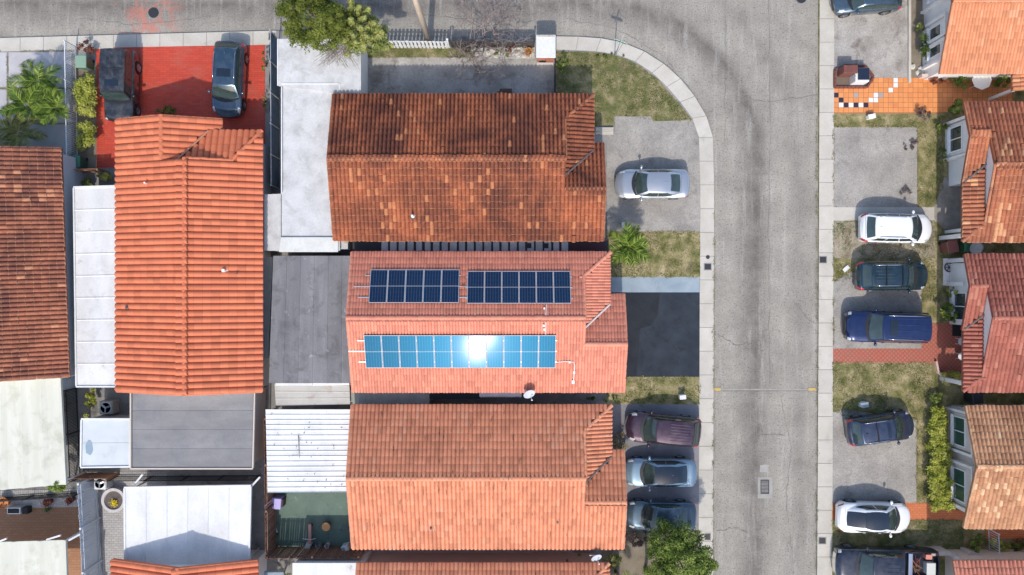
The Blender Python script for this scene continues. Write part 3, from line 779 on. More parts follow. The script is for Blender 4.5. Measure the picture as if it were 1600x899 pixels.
T_D = tilemat('salmon_tile', (.61, .228, .150), (.63, .28, .18), (.40, .15, .10), (.40, .16, .11), .22, .5, lip_amt=.3)  # dark lip colour paints in the shadow line under each course
T_C = tilemat('weathered_rust_tile', (.41, .125, .056), (.52, .205, .092), (.66, .33, .16), (.090, .032, .024), .85, .40, lip_amt=.95, st_lo=.34, st_hi=.60)
T_E = tilemat('orange_tile_roof', (.62, .255, .142), (.64, .30, .18), (.45, .18, .10), (.34, .12, .07), .28, .6, lip_amt=.2, streak=((.06, .028, .022), (5, 1.0, 1), 1.3, .63, .6))
T_A = tilemat('bright_orange_tile', (.565, .168, .082), (.59, .20, .10), (.30, .085, .05), (.48, .14, .075), .35, .5, lip_amt=.4)
T_B = tilemat('brown_rust_tile', (.37, .130, .070), (.50, .22, .12), (.62, .34, .20), (.10, .038, .030), .85, .45, lip_amt=.9, st_lo=.36, st_hi=.62)
T_F = tilemat('light_orange_tile', (.56, .23, .115), (.60, .30, .17), (.58, .30, .18), (.46, .17, .08), .3, .5, lip_amt=.4)
T_G = tilemat('mottled_orange_tile', (.45, .155, .075), (.62, .32, .16), (.62, .35, .21), (.16, .055, .036), .72, .5, lip_amt=.9, st_lo=.38, st_hi=.64)
T_H = tilemat('dusty_pink_tile', (.35, .115, .078), (.44, .18, .125), (.46, .20, .15), (.20, .062, .046), .55, .5, lip_amt=.4)
T_I = tilemat('sandy_orange_tile', (.54, .28, .15), (.66, .44, .26), (.70, .48, .31), (.24, .10, .05), .75, .5, lip_amt=.9, st_lo=.40, st_hi=.66)
T_J = tilemat('coral_tile', (.56, .22, .145), (.62, .30, .20), (.60, .30, .21), (.44, .15, .10), .3, .5, lip_amt=.3)

GH = 'tiled houses left of the street'
GR = 'tiled houses right of the street'
def xaxis(zr_px, u0, u1, u2, u3, vh, vg, vs, ve, sgn=1):
    """house along X. u0/u1 in px at ridge height, u2,u3 at eave height, v's px; sgn=+1 front to the right, gable side south"""
    zm_ = 3.85
    O = (0, Y(zr_px, ZR))
    f = lambda py, z: (O[1] - Y(py, z)) * sgn
    return dict(O=O, U=(sgn, 0), V=(0, -sgn), u0=sgn * X(u0, ZR), u1=sgn * X(u1, ZR), u2=sgn * X(u2, ZE), u3=sgn * X(u3, 3.3),
                vh=f(vh, ZE), vg=f(vg, ZE - .15), vs=f(vs, zm_), ve=f(ve, ZE))
hD = module_house('salmon tiled house carrying the blue solar panels', GH, P(760, 505, 0), rmat=T_D, jit=.5, step=.026, w=.178, L=.40, a=.060, flat=1, wallmat=M_wgrey, altp=.02, flash=M_flashw,
                  **xaxis(497, 541, 914, 953, 978, 394, 613, 538, 460))
hC = module_house('weathered rust red tiled house beside the corner lawn', GH, P(725, 262, 0), rmat=T_C, w=.245, L=.40, a=.125, wallmat=M_wgrey, altp=.016,
                  **xaxis(248, 511, 884, 927, 945, 148, 376, 295, 224))
hE = module_house('orange tiled house above the green court, facing three parked cars', GH, P(760, 745, 0), rmat=T_E, jit=.45, step=.026, w=.245, L=.44, a=.12, wallmat=M_wpink, altp=.03,
                  **xaxis(748, 541, 915, 955, 977, 633, 857, 785, 704))
hN = module_house('orange tiled house cut by the bottom edge, dish at its corner', GH, P(760, 985, 0), rmat=T_E, jit=.45, step=.026, w=.245, L=.44, a=.12, wallmat=M_wpink, altp=.03,
                  **xaxis(994, 550, 912, 951, 974, 880, 1105, 1030, 950))
# left house, front towards the top of the picture, gable side to the left
Ox = X(288, ZR)
hA = module_house('bright orange tiled house behind the red driveway', GH, P(297, 420, 0), O=(Ox, 0), U=(0, 1), V=(-1, 0), u0=Y(618, ZR), u1=Y(247, ZR), u2=Y(205, ZE), u3=Y(183, 3.3),
                  vh=Ox - X(410, ZE), vg=Ox - X(182, ZE - .15), vs=Ox - X(252, 3.85), ve=Ox - X(345, ZE), rmat=T_A, jit=.25, step=.012, w=.385, L=.48, a=.14, wallmat=M_wwhite, altp=.0, flash=M_flasho)
ang = math.atan2(13, 356) 
Ub = (-math.sin(ang) , math.cos(ang)); Vb = (-math.cos(ang), -math.sin(ang))
eB0 = Vector((X(108, ZE), Y(589, ZE)))
hB = module_house('brown rust tiled house at the left edge', GH, P(40, 410, 0), O=(eB0.x + Vb[0] * 4.15, eB0.y + Vb[1] * 4.15), U=Ub, V=Vb, u0=0, u1=(589 - 231) * sc(ZE), u2=14, u3=14.5,
                  vh=-4.15, vg=4.6, vs=1.6, ve=-1.3, rmat=T_B, w=.27, L=.42, a=.12, wallmat=surf('shade_tinted_stucco', (.44, .49, .52), 1.5, grain=.06), altp=.012, hip=False, overhang=.25)  # white wall; the bluish tone of its shade is coloured into the stucco
hL = module_house('orange tiled house at the bottom left beside the white patio roof', GH, P(277, 960, 0), O=(X(277, ZR), 0), U=(0, 1), V=(-1, 0), u0=-31.0, u1=Y(888, ZR), u2=0, u3=0,
                  vh=X(277, ZR) - X(403, ZE), vg=X(277, ZR) - X(174, ZE), vs=1, ve=0, rmat=T_A, jit=.25, step=.012, w=.385, L=.48, a=.14, wallmat=M_wwhite, altp=.0, hip=False)
# right-hand houses face the street (left)
def xright(ridge, u1, u2, u3, vh, vg, vs, ve, u0=-43.5): 
    d = xaxis(ridge, 0, u1, u2, u3, vh, vg, vs, ve, -1); d['u0'] = u0; return d
hG = module_house('mottled orange tiled house with a hipped front by the white SUV', GR, P(1560, 270, 0), rmat=T_G, w=.25, L=.40, a=.12, wallmat=M_wwhite, altp=.014, wall_u=-X(1481, 0), porch=1.4,
                  **xright(257, 1556, 1504, 1508, 378, 163, 212, 275))
hH = module_house('dusty pink tiled house behind the blue SUV', GR, P(1560, 505, 0), rmat=T_H, w=.25, L=.40, a=.12, wallmat=M_wwhite, altp=.04, wall_u=-X(1482, 0), porch=1.4,
                  **xright(497, 1553, 1505, 1508, 612, 398, 447, 507))
hI = module_house('sandy orange tiled house with beige wall and green-glazed windows', GR, P(1560, 730, 0), rmat=T_I, w=.25, L=.40, a=.12, wallmat=M_wbeige, altp=.02, hip=False, wall_u=-X(1485, 0),
                  **xright(729, 1527, 1507, 1507, 825, 633, 700, 700))
hF = module_house('light orange tiled house at the top right corner', GR, P(1540, 10, 0), rmat=T_F, jit=.5, step=.022, w=.19, L=.40, a=.065, flat=1, wallmat=M_wwhite, altp=.02, hip=False, wall_u=-X(1442, 0),
                  **xright(2, 1489, 1468, 1468, 115, -115, 0, 0))
hJ = module_house('coral tiled house at the bottom right corner behind the pickup', GR, P(1560, 985, 0), rmat=T_J, w=.25, L=.42, a=.12, wallmat=M_wbeige, altp=.02, hip=False, wall_u=-X(1475, 0),
                  **xright(990, 1508, 1487, 1487, 1090, 873, 900, 900))
pr = thing('porch_roof', 'small orange tiled porch roof at the right edge above the tiled path', 'porch', P(1600, 120, 0))
R = Roof(pr, T_F, .25, .40, .085, 0, .02)
a0, a1 = X(1584, 2.7), X(1720, 3.2); b0, b1 = Y(141, 2.7), Y(96, 2.7)
R.plane([(a0, b0, 2.6), (a0, b1, 2.6), (a0 + 4, b1, 3.8), (a0 + 4, b0, 3.8)], (-1, 0, 0)); R.finish()
m = MB(); 
for yy in (b0 + .1, b1 - .1): m.box((a0 + .2, yy, 1.25), (.18, .18, 2.3))
m.build('post', M_wwhite, pr)

# windows in the street walls of the right-hand houses
M_glass_g = glassmat('green_window_glass', (.035, .075, .055), .08)
M_glass_d = glassmat('dark_window_glass', (.03, .04, .045), .08)
M_frame = plain('white_window_frame', (.78, .78, .76), .45)
M_trimw = surf('white_trim', (.76, .73, .69), 2, grain=.05)
def wall_window(root, xw, y0, y1, z0, z1, glass, muntin=1, bay=0.0, wallmat=None):
    if bay:      # the window sits in a shallow projecting bay with side fins and a top ledge
        b = MB(); ya, yb = min(y0, y1) - .38, max(y0, y1) + .38
        b.box((xw - bay / 2 + .05, (ya + yb) / 2, 1.36), (bay - .10, yb - ya - .30, 2.55))
        b.build('bay', wallmat, root)
        for y_ in (ya, yb):
            b = MB(); b.box((xw - bay / 2, y_, 1.42), (bay + .06, .16, 2.7)); b.build('bay_fin', M_trimw, root)
        b = MB(); b.box((xw - bay / 2, (ya + yb) / 2, 2.70), (bay + .04, yb - ya - .17, .12)); b.build('bay_ledge', M_trimw, root)
        xw = xw - bay + .10
    f = MB(); d = .09; yc = (y0 + y1) / 2
    for y_ in (y0, y1): f.box((xw - .03, y_, (z0 + z1) / 2), (d, .07, z1 - z0 + .07))
    for z_ in (z0, z1): f.box((xw - .03, yc, z_), (d, abs(y1 - y0) - .07, .07))
    for k in range(muntin):
        y_ = y0 + (y1 - y0) * (k + 1) / (muntin + 1)
        f.box((xw - .028, y_, (z0 + z1) / 2), (d - .02, .05, z1 - z0 - .07))
    fr = f.build('window', M_frame, root)
    for k in range(muntin + 1):
        ya, yb = y0 + (y1 - y0) * k / (muntin + 1), y0 + (y1 - y0) * (k + 1) / (muntin + 1)
        g = MB(); g.box((xw - .012, (ya + yb) / 2, (z0 + z1) / 2), (.02, abs(yb - ya) - .05, z1 - z0 - .06)); g.build('pane', glass, fr)
    s_ = MB(); s_.box((xw - .08, yc, z0 - .07), (.2, abs(y1 - y0) + .2, .07)); s_.build('sill', M_frame, fr)
for (h, wx, y0, y1, z0, z1, gl, mu) in ((hI, 1485, 652, 696, .75, 1.95, M_glass_g, 1), (hI, 1485, 733, 782, .75, 1.95, M_glass_g, 1),
                                   (hG, 1481, 198, 236, .7, 1.9, M_glass_d, 1), (hF, 1442, 0, -16, 1.0, 2.2, M_glass_d, 0), (hF, 1442, 44, 62, 1.0, 2.2, M_glass_d, 0), (hF, 1442, 74, 90, 1.0, 2.2, M_glass_d, 0),
                                   (hH, 1482, 458, 500, .7, 1.9, M_glass_d, 1)):
    wall_window(h[0], X(wx, 0) - .005, Y(y0, 1.3), Y(y1, 1.3), z0, z1, gl, mu, .32 if h is hI or (h is hG) else (.18 if h is hF else 0.0), M_wbeige if h is hI else M_wwhite)

# small things on the roofs
def vent(label, px, py, z, r=.07, h=.35, mat=None):
    t = thing('roof_vent', label, 'vent', P(px, py, z - .1))
    m = MB(); m.lathe([(r * 2.0, 0), (r * 1.3, .05), (r, .07), (r, h), (r * .8, h + .01), (.0001, h - .01)], 14); m.build('pipe', mat or M_frame, t, world=False)
    m = MB(); m.box((0, 0, .0), (r * 5, r * 5, .02)); m.build('flashing', M_valley, t, world=False)
vent('white vent pipe on the pink right slope of the bright orange roof', 352, 423, 3.75, .10)
vent('short pale vent on the orange left slope of the bright orange roof', 230, 287, 3.7, .05)
vent('small dark vent on the orange left slope near the foot of the roof', 199, 480, 3.35, .05, .2, M_valley)
vent('small dark vent on the right slope beside the white vent pipe', 371, 427, 3.6, .05, .2, M_valley)
vent('white vent on the lower slope of the weathered roof', 645, 338, 3.55, .06)
vent('dark vent low on the orange lower slope facing the cars', 871, 815, 3.55, .06, .2, M_valley)
vent('dark vent in the middle of the lower orange slope', 673, 825, 3.5, .05, .2, M_valley)
vent('brown vent between the two upper solar arrays', 724, 449, 3.75, .09, .25, T_D)
# ------------------------------------------------------------------ cars
M_glass = glassmat('car_glass', (.030, .047, .043), .03)  # base lifted to grey-green, standing in for bright sky reflected in the glass
M_sun = glassmat('tinted_roof_glass', (.006, .012, .022), .03)
M_trim = plain('black_trim', (.018, .018, .02), .45)
M_chrome = plain('chrome', (.75, .75, .76), .18, 1.0)
M_lamp = plain('lamp_lens', (.62, .64, .66), .08, .2, 1.0)
M_tail = plain('tail_lens', (.38, .02, .025), .12, 0, 1.0)
M_tyre = plain('tyre_rubber', (.018, .018, .018), .8)
M_rim = plain('alloy_rim', (.45, .46, .48), .3, .9)
M_under = plain('underbody', (.01, .01, .01), .9)
def interp(tab, t):
    for i in range(len(tab) - 1):
        if t <= tab[i + 1][0]:
            f = (t - tab[i][0]) / max(1e-6, tab[i + 1][0] - tab[i][0]); f = max(0, min(1, f)); f = f * f * (3 - 2 * f) * .5 + f * .5
            return tab[i][1] + (tab[i + 1][1] - tab[i][1]) * f
    return tab[-1][1]
CARS = {
 'sedan': dict(top=[(0, .56), (.03, .66), (.12, .78), (.30, .93), (.5, .94), (.8, .99), (.93, 1.02), (.985, .95), (1, .80)], ws=.285, rf=.43, rr=.69, rb=.855, zr=1.44, wb=.455, wt=.335, nose=.17, tail=.10, fx=.70, rx=.80, wheel=.335, axf=.19, axr=.79),
 'suv': dict(top=[(0, .70), (.03, .82), (.10, .94), (.26, 1.06), (.5, 1.06), (.85, 1.08), (.96, 1.06), (.99, .98), (1, .80)], ws=.25, rf=.39, rr=.84, rb=.945, zr=1.66, wb=.46, wt=.37, nose=.14, tail=.07, fx=.74, rx=.86, wheel=.36, axf=.185, axr=.79),
 'big': dict(top=[(0, .84), (.025, 1.02), (.08, 1.10), (.26, 1.17), (.5, 1.16), (.9, 1.16), (.97, 1.14), (.99, 1.05), (1, .85)], ws=.265, rf=.375, rr=.92, rb=.965, zr=1.88, wb=.465, wt=.40, nose=.085, tail=.05, fx=.84, rx=.90, wheel=.40, axf=.185, axr=.78),
 'boxy': dict(top=[(0, .84), (.02, .98), (.07, 1.06), (.27, 1.12), (.5, 1.10), (.9, 1.10), (.97, 1.08), (.99, 1.0), (1, .8)], ws=.285, rf=.365, rr=.94, rb=.975, zr=1.80, wb=.465, wt=.42, nose=.06, tail=.035, fx=.88, rx=.93, wheel=.37, axf=.175, axr=.78),
 'coupe': dict(top=[(0, .60), (.03, .70), (.12, .82), (.28, .96), (.5, 1.0), (.8, 1.06), (.92, 1.06), (.98, .98), (1, .80)], ws=.245, rf=.41, rr=.66, rb=.91, zr=1.58, wb=.455, wt=.335, nose=.17, tail=.13, fx=.66, rx=.74, wheel=.37, axf=.185, axr=.80),
 'pickup': dict(top=[(0, .90), (.02, 1.06), (.06, 1.14), (.22, 1.20), (.5, 1.20), (.95, 1.20), (.985, 1.18), (1, 1.12)], ws=.225, rf=.315, rr=.585, rb=.625, zr=1.90, wb=.455, wt=.39, nose=.06, tail=.03, fx=.86, rx=.95, wheel=.41, axf=.15, axr=.78, bed=.655),
}
def car(name, label, px, py, L, Wd, deg, kind, pm, cat='car', zref=.9, roofmat=None, rails=None, crossbars=None, sunroof=None, pano=None, ribs=0, hr=None, fin=True, grille=None, extra=None, rearglass=True):
    C = dict(CARS[kind])
    if hr: C['zr'] = hr
    root = thing(name, label, cat, (X(px, zref), Y(py, zref), G + .01), math.radians(deg), 'parked cars')
    hw = Wd / 2
    xt = lambda t: L * (.5 - t)
    def halfw(t):
        w = 1.0
        if t < C['nose']: s = 1 - t / C['nose']; w = C['fx'] + (1 - C['fx']) * math.sqrt(max(0, 1 - s ** 2.2))
        if t > 1 - C['tail']: s = (t - 1 + C['tail']) / C['tail']; w = C['rx'] + (1 - C['rx']) * math.sqrt(max(0, 1 - s ** 2.2))
        return hw * w * (1 - .025 * (2 * t - 1) ** 2)
    R = C['wheel']
    def zlow(t):
        z = .24 + (.12 * (1 - t / .05) if t < .05 else 0) + (.14 * (t - .94) / .06 if t > .94 else 0)
        for ax in (C['axf'], C['axr']):
            dx = (t - ax) * L; q = (R + .07) ** 2 - dx * dx
            if q > 0: z = max(z, R + math.sqrt(q))
        return z
    bed = C.get('bed')
    def section(t):
        w, zl, tz = halfw(t), zlow(t), interp(C['top'], t)
        zl = min(zl, tz - .12); sh = tz - .09
        inb = bed and bed < t < .975
        pts = [(w * .95, zl), (w * 1.0, zl + .45 * (sh - zl)), (w * 1.0, sh - .12 * (sh - zl)), (w * .965, sh + .02)]
        if inb: pts += [(w * .93, tz), (w * .86, tz), (w * .85, .80), (0, .80)]
        else: pts += [(w * .89, tz - .012), (w * .60, tz + .022), (w * .30, tz + .036), (0, tz + .04)]
        return pts
    N = 44
    ts = sorted(set([i / (N - 1) for i in range(N)] + ([bed, bed + .004, .972, .978] if bed else [])))
    ts = [t ** 1.0 for t in ts]
    # ends rounded in plan: front/rear section shift with y
    def bx(t, y):
        f = (y / hw) ** 2
        x = xt(t)
        if t < C['nose']: x -= .16 * L * .12 * f * (1 - t / C['nose']) * (3.0 if kind not in ('boxy', 'big', 'pickup') else 1.2)
        if t > 1 - C['tail']: x += .16 * L * .08 * f * (t - 1 + C['tail']) / C['tail'] * (2.5 if kind not in ('boxy', 'big', 'pickup') else 1)
        return x
    rows = []
    for t in ts:
        s = section(t)
        full = [(-y, z) for y, z in s] + [(y, z) for y, z in s[-2::-1]]
        rows.append([(bx(t, y), y, z) for y, z in full])
    mb = MB(); mb.grid(rows)
    n0 = len(rows[0])
    mb.f.append(list(range(n0))); mb.m.append(0); mb.t.append(.5)
    b0 = (len(rows) - 1) * n0
    mb.f.append([b0 + i for i in range(n0)][::-1]); mb.m.append(0); mb.t.append(.5)
    body = mb.build('body', pm, root, angle=38, world=False)
    u = MB(); u.box((0, 0, .30), (L * .86, Wd * .80, .12)); u.build('underbody', M_under, root, world=False)
    def bs(t, k, off=.006):                       # point on the body skin
        s = section(t); k = max(-7, min(7, k)); a = abs(k); i = int(min(6, a)); f = a - i
        y = s[i][0] + (s[min(7, i + 1)][0] - s[i][0]) * f; z = s[i][1] + (s[min(7, i + 1)][1] - s[i][1]) * f
        sg = -1 if k < 0 else 1
        return Vector((bx(t, y), sg * (y + off * (.8 if a < 4 else .3)), z + off * (1.0 if a > 2.5 else .3)))
    def skin(name, t0, t1, k0, k1, mat, off=.008, nt=7, nk=5, parent=None, slant=0.0):
        sg = 1 if k0 > 0 else -1
        rows_ = []
        for i in range(nt + 1):
            row = []
            for j in range(nk + 1):
                t = t0 + (t1 - t0) * i / nt + slant * j / nk
                p = bs(t, k0 + (k1 - k0) * j / nk, off)
                row.append(p)
            rows_.append(row)
        m = MB(); m.grid(rows_, flip=(sg < 0))
        return m.build(name, mat, parent or root, smooth=True, world=False)
    # ---- greenhouse
    zb = interp(C['top'], (C['ws'] + C['rb']) / 2) - .03
    xf0, xf1, xr1, xr0 = xt(C['ws']), xt(C['rf']), xt(C['rr']), xt(C['rb'])
    zr = C['zr']; wb, wt = Wd * C['wb'], Wd * C['wt']
    bowf, bowr = (.16, .06) if kind not in ('boxy',) else (.07, .02)
    zfb = interp(C['top'], C['ws']) + .02; zrb = interp(C['top'], C['rb']) + .02
    crown = .05
    def wside(s, h):   # half width along the cabin (s 0 front .. 1 rear), h 0 belt .. 1 roof
        w = wb + (wt - wb) * (h ** 1.25)
        tf = {'sedan': .10, 'coupe': .13}.get(kind, .05); tb, tt_ = {'sedan': (.26, .08), 'coupe': (.40, .14)}.get(kind, (.06, .04)); tr = tb + (tt_ - tb) * h
        return w * (1 - tf * max(0, 1 - s / .35) ** 2 - tr * max(0, (s - .62) / .38) ** 2)
    def zroof(x, y):
        xc, hl = (xf1 + xr1) / 2, (xf1 - xr1) / 2 + 1e-6
        q = max(-1.0, min(1.0, (x - xc) / hl))
        return zr - .055 * abs(q) ** 2.6 - crown * (y / wt) ** 2
    def ring(h, n=10):
        """closed loop of the cabin at height fraction h: front edge (left->right), right side, rear, left"""
        hx = h ** .9
        xf, xr = xf0 + (xf1 - xf0) * hx, xr0 + (xr1 - xr0) * hx
        def pt(x, y, s):
            zbelt = zfb + (zrb - zfb) * s if True else zb
            ztop = zroof(xf1 + (xr1 - xf1) * s, y if h > .5 else y * .8)
            hh = h + .10 * math.sin(pi * h)
            return Vector((x, y, zbelt + (ztop - zbelt) * min(1, hh)))
        L_ = []
        wf = wside(0, h); wr = wside(1, h)
        for i in range(n): f = i / n; y = wf * (1 - 2 * f); L_.append(pt(xf + bowf * (1 - h * .5) * (1 - (y / wf) ** 2) - 0.0, y, 0))
        for i in range(n): s = i / n; L_.append(pt(xf + (xr - xf) * s, -wside(s, h), s))
        for i in range(n): f = i / n; y = -wr * (1 - 2 * f); L_.append(pt(xr - bowr * (1 - (y / wr) ** 2), y, 1))
        for i in range(n): s = 1 - i / n; L_.append(pt(xf + (xr - xf) * s, wside(s, h), s))
        return L_
    n = 10
    hs = [0, .2, .45, .7, .88, .97, 1.0]
    rings = [ring(h, n) for h in hs]
    def roofpt(f, g):           # f along 0..1 front-rear, g across -1..1
        x = xf1 + (xr1 - xf1) * f
        return x, g
    top = []
    nxr = n
    last = rings[-1]
    cen = [sum((p for p in last), Vector()) / len(last)]
    for q in (.93, .75, .5, .25):
        rr = []
        for p in last:
            x = cen[0].x + (p.x - cen[0].x) * q; y = p.y * q
            rr.append(Vector((x, y, zroof(x, y) + .012 * (1 - q))))
        top.append(rr)
    allr = rings + top
    mb = MB()
    m4 = 4 * n
    for r_ in allr: mb.v.extend([tuple(p) for p in r_])
    for i in range(len(allr) - 1):
        for k in range(m4):
            mb.f.append([i * m4 + k, i * m4 + (k + 1) % m4, (i + 1) * m4 + (k + 1) % m4, (i + 1) * m4 + k][::-1]); mb.m.append(0); mb.t.append(.5)
    mb.f.append([(len(allr) - 1) * m4 + k for k in range(m4)][::-1]); mb.m.append(0); mb.t.append(.5)
    cab = mb.build('cabin', pm, root, angle=42, world=False)
    def cp(edge, s, h, off=.010):
        """point on the cabin skin: edge 0 front,1 right,2 rear,3 left; s along the edge 0..1"""
        r_ = ring(h, 40)
        k = edge * 40 + s * 40; i = int(math.floor(k)); f = k - i
        p = r_[i % 160].lerp(r_[(i + 1) % 160], f)
        r2 = ring(min(1, h + .06), 40); r0 = ring(max(0, h - .06), 40)
        upv = r2[i % 160] - r0[i % 160]; alo = r_[(i + 1) % 160] - r_[i % 160]
        nn = upv.cross(alo).normalized()
        if nn.z < 0 and abs(nn.z) > .2: nn = -nn
        c = Vector(((xf0 + xr0) / 2, 0, zb)); 
        if nn.dot(p - c) < 0: nn = -nn
        return p + nn * off
    def pane(name, edge, s0, s1, h0, h1, mat=M_glass, off=.010, ns=8, nh=5, trapl=0.0, trapr=0.0):
        rows_ = []
        for j in range(nh + 1):
            h = h0 + (h1 - h0) * j / nh; q = j / nh
            rows_.append([cp(edge, (s0 + trapl * q) + ((s1 - trapr * q) - (s0 + trapl * q)) * i / ns, h, off) for i in range(ns + 1)])
        m = MB(); m.grid(rows_, flip=True)
        return m.build(name, mat, root, smooth=True, world=False)
    pane('windshield', 0, .045, .955, .04, .985 if pano else .90)
    if rearglass: pane('rear_window', 2, .07, .93, .12 if kind in ('suv', 'big', 'boxy') else .06, .985 if pano else .86, mat=M_sun if pano else M_glass)
    for e in (1, 3):
        lo, hi = (.06, .93)
        cuts = [(lo, .34), (.365, .66), (.685, hi)] if kind in ('suv', 'big', 'boxy') else ([(.10, .46), (.485, .86)] if kind != 'pickup' else [(.12, .52), (.55, .90)])
        for c0, c1 in cuts:
            a, b = (c0, c1) if e == 1 else (1 - c1, 1 - c0)
            pane('side_window', e, a, b, .10, .80, ns=6, nh=3)
    # cowl between bonnet and windshield
    m = MB(); rows_ = []
    for j in range(4):
        q = j / 3
        rows_.append([(xf0 + bowf * (1 - (i / 8 - 1) ** 2) + .22 * (1 - q) - .10 * abs(i / 8 - 1) ** 2 * (1 - q) - .03, (i / 8 - 1) * wside(0, 0) * 1.02, interp(C['top'], C['ws']) + .034 - .03 * (i / 8 - 1) ** 2 + .008 * q) for i in range(17)])
    m.grid(rows_, flip=False); cw = m.build('cowl', M_trim, root, smooth=True, world=False)
    for s_ in (-.45, .25):
        w_ = MB(); w_.tube([cp(0, .5 + s_ * .3, .03, .03), cp(0, .5 + s_ * .3 + .36, .09, .03)], .012, 5); w_.build('wiper', M_trim, cw, world=False)
    # lamps, grille, mirrors
    bx_ = kind in ('boxy', 'big', 'pickup')
    for sg in (-1, 1):
        skin('headlight', .008 if not bx_ else .006, .085 if not bx_ else .035, sg * 2.75, sg * 4.35, M_lamp, slant=.035 if not bx_ else .0)
        if bed: skin('taillight', .985, .998, sg * 2.2, sg * 3.8, M_tail)
        else: skin('taillight', (.90 if kind == 'suv' else .935) if kind not in ('boxy', 'big') else .972, .996, sg * 2.45, sg * (4.15 if kind == 'suv' else 3.75), M_tail, slant=.02)
        t_m = C['ws'] + .055
        mm = MB()
        Mx = Matrix.Translation((xt(t_m), sg * (hw + .10), interp(C['top'], t_m) + .07)) @ Matrix.Diagonal((.095, .125, .085, 1)) 
        mm.lathe([(.0001, -1), (.55, -.85), (.92, -.4), (1, 0), (.92, .4), (.55, .85), (.0001, 1)], 12, M=Mx)
        mm.box((xt(t_m), sg * (hw + .0), interp(C['top'], t_m) + .04), (.07, .16, .04))
        mm.build('mirror', pm if kind != 'boxy' else M_trim, root, angle=60, world=False)
        for t_ in (.43, .64) if kind != 'pickup' else (.36, .52):
            h_ = MB(); q = bs(t_, sg * 2.4, .02); h_.box(q, (.17, .03, .03), bev=.01); h_.build('door_handle', pm, root, world=False)
        # bonnet crease lines and door seams
        for (ta, tb, ka, kb) in ((.035, C['ws'] - .01, 4.15, 4.45),):
            sm = MB(); sm.tube([bs(ta + (tb - ta) * i / 6, sg * (ka + (kb - ka) * i / 6), .0) for i in range(7)], .007, 4); sm.build('bonnet_seam', M_trim, root, world=False)
    gr_ = MB(); rr = []
    for j in range(4):
        rr.append([bs(.0, 7 - 12 * 0 - 0, 0) * 0 + Vector((xt(0) + .012 - .16 * L * .12 * ((y / hw) ** 2) * (3.0 if not bx_ else 1.2), y, .42 + (interp(C['top'], 0) - .48) * j / 3)) for y in [hw * .62 * (i / 5 - 1) for i in range(11)]])
    gr_.grid(rr, flip=True); gr_.build('grille', grille or M_trim, root, smooth=True, world=False)
    if not bed:
        sm = MB(); tt = min(.985, C['rb'] + .012)
        sm.tube([bs(tt, k, .0) for k in (-4.6, -5.5, -6.5, 6.99, 6.5, 5.5, 4.6)], .007, 4); sm.build('boot_seam', M_trim, root, world=False)
    # wheels
    wh = None
    for ax in (C['axf'], C['axr']):
        for sg in (-1, 1):
            if wh is None:
                tm_ = MB(); Mx = Matrix.Rotation(pi / 2, 4, 'X')
                tm_.lathe([(R * .62, -.11), (R * .93, -.115), (R, -.08), (R, .08), (R * .93, .115), (R * .62, .11)], 24, M=Mx, cap=False)
                tyre_me = tm_.mesh('wheel', M_tyre, angle=40)
                rm_ = MB(); rm_.lathe([(R * .64, .06), (R * .64, .112), (R * .58, .112), (R * .56, .05), (.0001, .05)], 24, M=Mx)
                for k in range(5):
                    rm_.box((0, 0, 0), (R * .5, .03, R * .16), M=Matrix.Rotation(2 * pi * k / 5, 4, 'Y') @ Matrix.Translation((R * .33, -.085, 0)))
                rim_me = rm_.mesh('rim', M_rim, angle=40)
                wh = True
            w_ = link_mesh('wheel', tyre_me, root, Matrix.Translation((xt(ax), sg * (hw - .125), R - .01)) @ Matrix.Rotation(0 if sg < 0 else pi, 4, 'Z'))
            link_mesh('rim', rim_me, w_)
    # roof fittings
    def roof_patch(name, x0, x1, w, mat, off=.008, par=None, w2=None, fit=None):
        rows_ = []
        for i in range(9):
            x = x0 + (x1 - x0) * i / 8; w_ = w + ((w2 or w) - w) * i / 8
            if fit: w_ = fit * wside(min(1, max(0, (x - xf1) / (xr1 - xf1))), 1)
            rows_.append([Vector((x, y, zroof(x, y) + .012 * (1 - abs(y) / wt) + off)) for y in [w_ * (j / 4 - 1) for j in range(9)]])
        m = MB(); m.grid(rows_); return m.build(name, mat, par or root, smooth=True, world=False)
    if roofmat: roof_patch('roof_panel', xf1 - .08, xr1 + .06, wt * .90, roofmat)
    if sunroof: roof_patch('sunroof', xf1 - sunroof[0], xf1 - sunroof[1], wt * sunroof[2], M_sun)
    if pano: roof_patch('glass_roof', xf1 + .14, xr1 - .10, wt * .92, M_sun, .014, fit=.90)
    for k in range(ribs):
        y = wt * .72 * (2 * k / max(1, ribs - 1) - 1)
        m = MB(); xs = [xf1 - .75 + (xr1 + .12 - xf1 + .75) * i / 5 for i in range(6)]
        m.add([Vector((x, y + d, zroof(x, y) + h_ + .012 * (1 - abs(y) / wt))) for x in xs for d, h_ in ((-.03, -.004), (-.016, .014), (.016, .014), (.03, -.004))], [(i * 4 + j, i * 4 + j + 1, i * 4 + j + 5, i * 4 + j + 4) for i in range(5) for j in range(3)])
        m.build('roof_rib', pm, root, smooth=True, world=False)
    if rails:
        for sg in (-1, 1):
            y = sg * wt * .93; m = MB(); a0_, a1_ = xf1 - .25, xr1 + .15
            pts = [Vector((a0_ + (a1_ - a0_) * i / 8, y, zroof(a0_ + (a1_ - a0_) * i / 8, y) + (.055 if 0 < i < 8 else -.005))) for i in range(9)]
            m.tube(pts, .02, 6); m.build('roof_rail', rails, root, smooth=True, world=False)
    for f in (crossbars or []):
        x = xf1 + (xr1 - xf1) * f; m = MB()
        m.box((x, 0, zroof(x, 0) + .055), (.06, wt * 1.86, .025), bev=.01); m.build('crossbar', M_trim, root, world=False)
